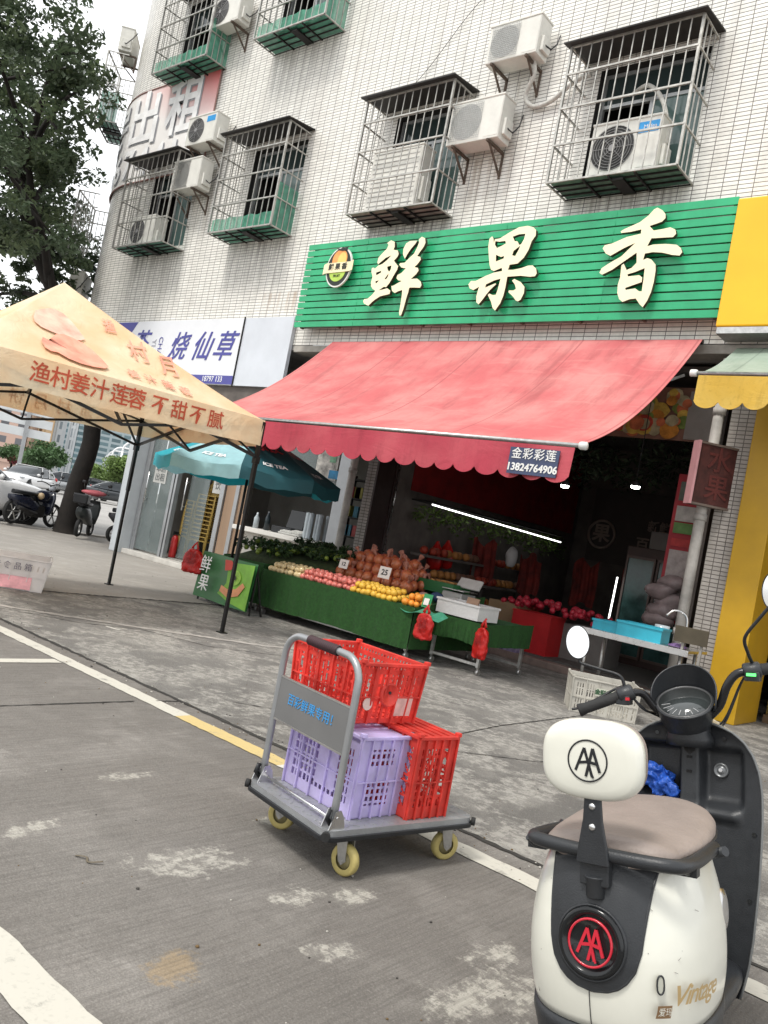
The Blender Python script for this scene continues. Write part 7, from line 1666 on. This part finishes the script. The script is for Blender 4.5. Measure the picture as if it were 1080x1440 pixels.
# crown in world space round the limbs; placed as real clumps
def cl(px, py, d): v = at(px, py, d); return v-Vector((-18.25, 10.35, 0))
extra = []
for k in range(150):
    px = rt.uniform(-190, 150); py = rt.uniform(-190, 360)
    lim = 128-max(0, (py-280))*.25-(40 if 20 < py < 95 else 0)-(35 if py < 20 else 0)+10*math.sin(py*.05)
    if px > lim: continue
    if 45 < px < 110 and -10 < py < 60 and rt.random() < .6: continue
    if py > 330 and px < 25: continue
    extra.append((cl(px, py, rt.uniform(21, 26.5)), .82))
for (px, py) in ((40, 372), (62, 385), (82, 395), (60, 358), (95, 370), (110, 385), (120, 398), (88, 410), (30, 350), (75, 345), (100, 350), (12, 340), (128, 372), (40, 395)): extra.append((cl(px, py, rt.uniform(21, 23)), .42))
b = MB()
for (c, s) in extra+[(c, .7) for c in clumps if proj(c+Vector((-18.25, 10.35, 0)))[0] < 120]:
    for j in range(4 if s > .5 else 3):
        cc = c+Vector((rt.uniform(-1, 1), rt.uniform(-1, 1), rt.uniform(-.8, .8)))*s*.75
        leaves(b, cc, (s*.5, s*.5, s*.32), int(62*s+22), .17, rt, 0 if rt.random() < .7 else 1)
b.build('crown', [lf1, lf2], big)

# ------------------------------------------------------------------ litter
lit = mat('litter_pale', (.55, .53, .48), .8)
for (x, y, a, l) in ((-6.95, 4.55, 20, 'thin white straw lying on the dark pavement'),): tag(MB().cyl((x, y, .006), (x+.16, y+.05, .006), .005, 6).build('straw', lit), l, 'straw')
tag(MB().tube(smooth([(-2.62, 1.78, .004), (-2.58, 1.80, .010), (-2.55, 1.79, .006), (-2.52, 1.83, .012)]), .003, 6, flat=(.5, 1.5)).build('dry_leaf', mat('dry_leaf', (.12, .10, .07), .9)), 'curled dry leaf on the parking concrete', 'leaf')

rg = random.Random(77); b = MB()
for k in range(900):
    x = -1.2-11*rg.random()**1.4; y = rg.uniform(1.2, 9.5) if rg.random() < .6 else 3.55+rg.gauss(0, .12); s = rg.uniform(.002, .007)*(1.6 if rg.random() < .06 else 1)
    b.ellip((x, y, s*.4), (s, s*rg.uniform(.6, 1.2), s*.6), 5, 3, rg.randrange(3), (0, 0, rg.random()*6))
tag(b.build('grit', [mat('grit_dark', (.06, .055, .05), .9), mat('grit_pale', (.42, .40, .36), .9), mat('grit_leaf', (.14, .09, .04), .9)]), 'small grit and leaf crumbs scattered over the concrete', 'grit', kind='stuff')

# ------------------------------------------------------------------ light
w = bpy.data.worlds.new('World'); SC.world = w; w.use_nodes = True; nt = w.node_tree
for n in list(nt.nodes): nt.nodes.remove(n)
out = nt.nodes.new('ShaderNodeOutputWorld'); bg1 = nt.nodes.new('ShaderNodeBackground'); sky = nt.nodes.new('ShaderNodeTexSky')
SUN_E, SUN_A = R(60), R(-172)        # sun direction measured from +Y towards +X
sky.sky_type = 'NISHITA'; sky.sun_disc = False; sky.sun_elevation = SUN_E; sky.sun_rotation = SUN_A; sky.dust_density = 6; sky.air_density = 1.5; sky.ozone_density = .6
bg1.inputs[1].default_value = .10; nt.links.new(sky.outputs[0], bg1.inputs[0])
bg2 = nt.nodes.new('ShaderNodeBackground'); bg2.inputs[0].default_value = (.97, .985, 1, 1); bg2.inputs[1].default_value = 1.25
tcw = nt.nodes.new('ShaderNodeTexCoord'); nzw = nt.nodes.new('ShaderNodeTexNoise'); nzw.inputs['Scale'].default_value = 2.2; nzw.inputs['Detail'].default_value = 5; nt.links.new(tcw.outputs['Generated'], nzw.inputs['Vector'])
mrw = nt.nodes.new('ShaderNodeMapRange'); mrw.inputs[1].default_value = .3; mrw.inputs[2].default_value = .6; mrw.inputs[3].default_value = .7; mrw.inputs[4].default_value = 1.0; nt.links.new(nzw.outputs[0], mrw.inputs[0])
mxw = nt.nodes.new('ShaderNodeMixShader'); nt.links.new(mrw.outputs[0], mxw.inputs[0]); nt.links.new(bg1.outputs[0], mxw.inputs[1]); nt.links.new(bg2.outputs[0], mxw.inputs[2]); nt.links.new(mxw.outputs[0], out.inputs[0])
sl = bpy.data.lights.new('sun', 'SUN'); sl.energy = 1.9; sl.angle = R(11); sl.color = (1, .965, .90); so = bpy.data.objects.new('sun', sl); COL.objects.link(so)
sd = Vector((math.sin(SUN_A)*math.cos(SUN_E), math.cos(SUN_A)*math.cos(SUN_E), math.sin(SUN_E))); so.rotation_euler = sd.to_track_quat('Z', 'Y').to_euler(); so.location = (0, 0, 30)
vs = SC.view_settings; SC.display_settings.display_device = 'sRGB'; vs.view_transform = 'Standard'; vs.look = 'None'; vs.exposure = .42; vs.gamma = 1; vs.use_curve_mapping = False
SC.cycles.max_bounces = 7; SC.cycles.diffuse_bounces = 3; SC.cycles.transparent_max_bounces = 12; SC.cycles.use_denoising = True
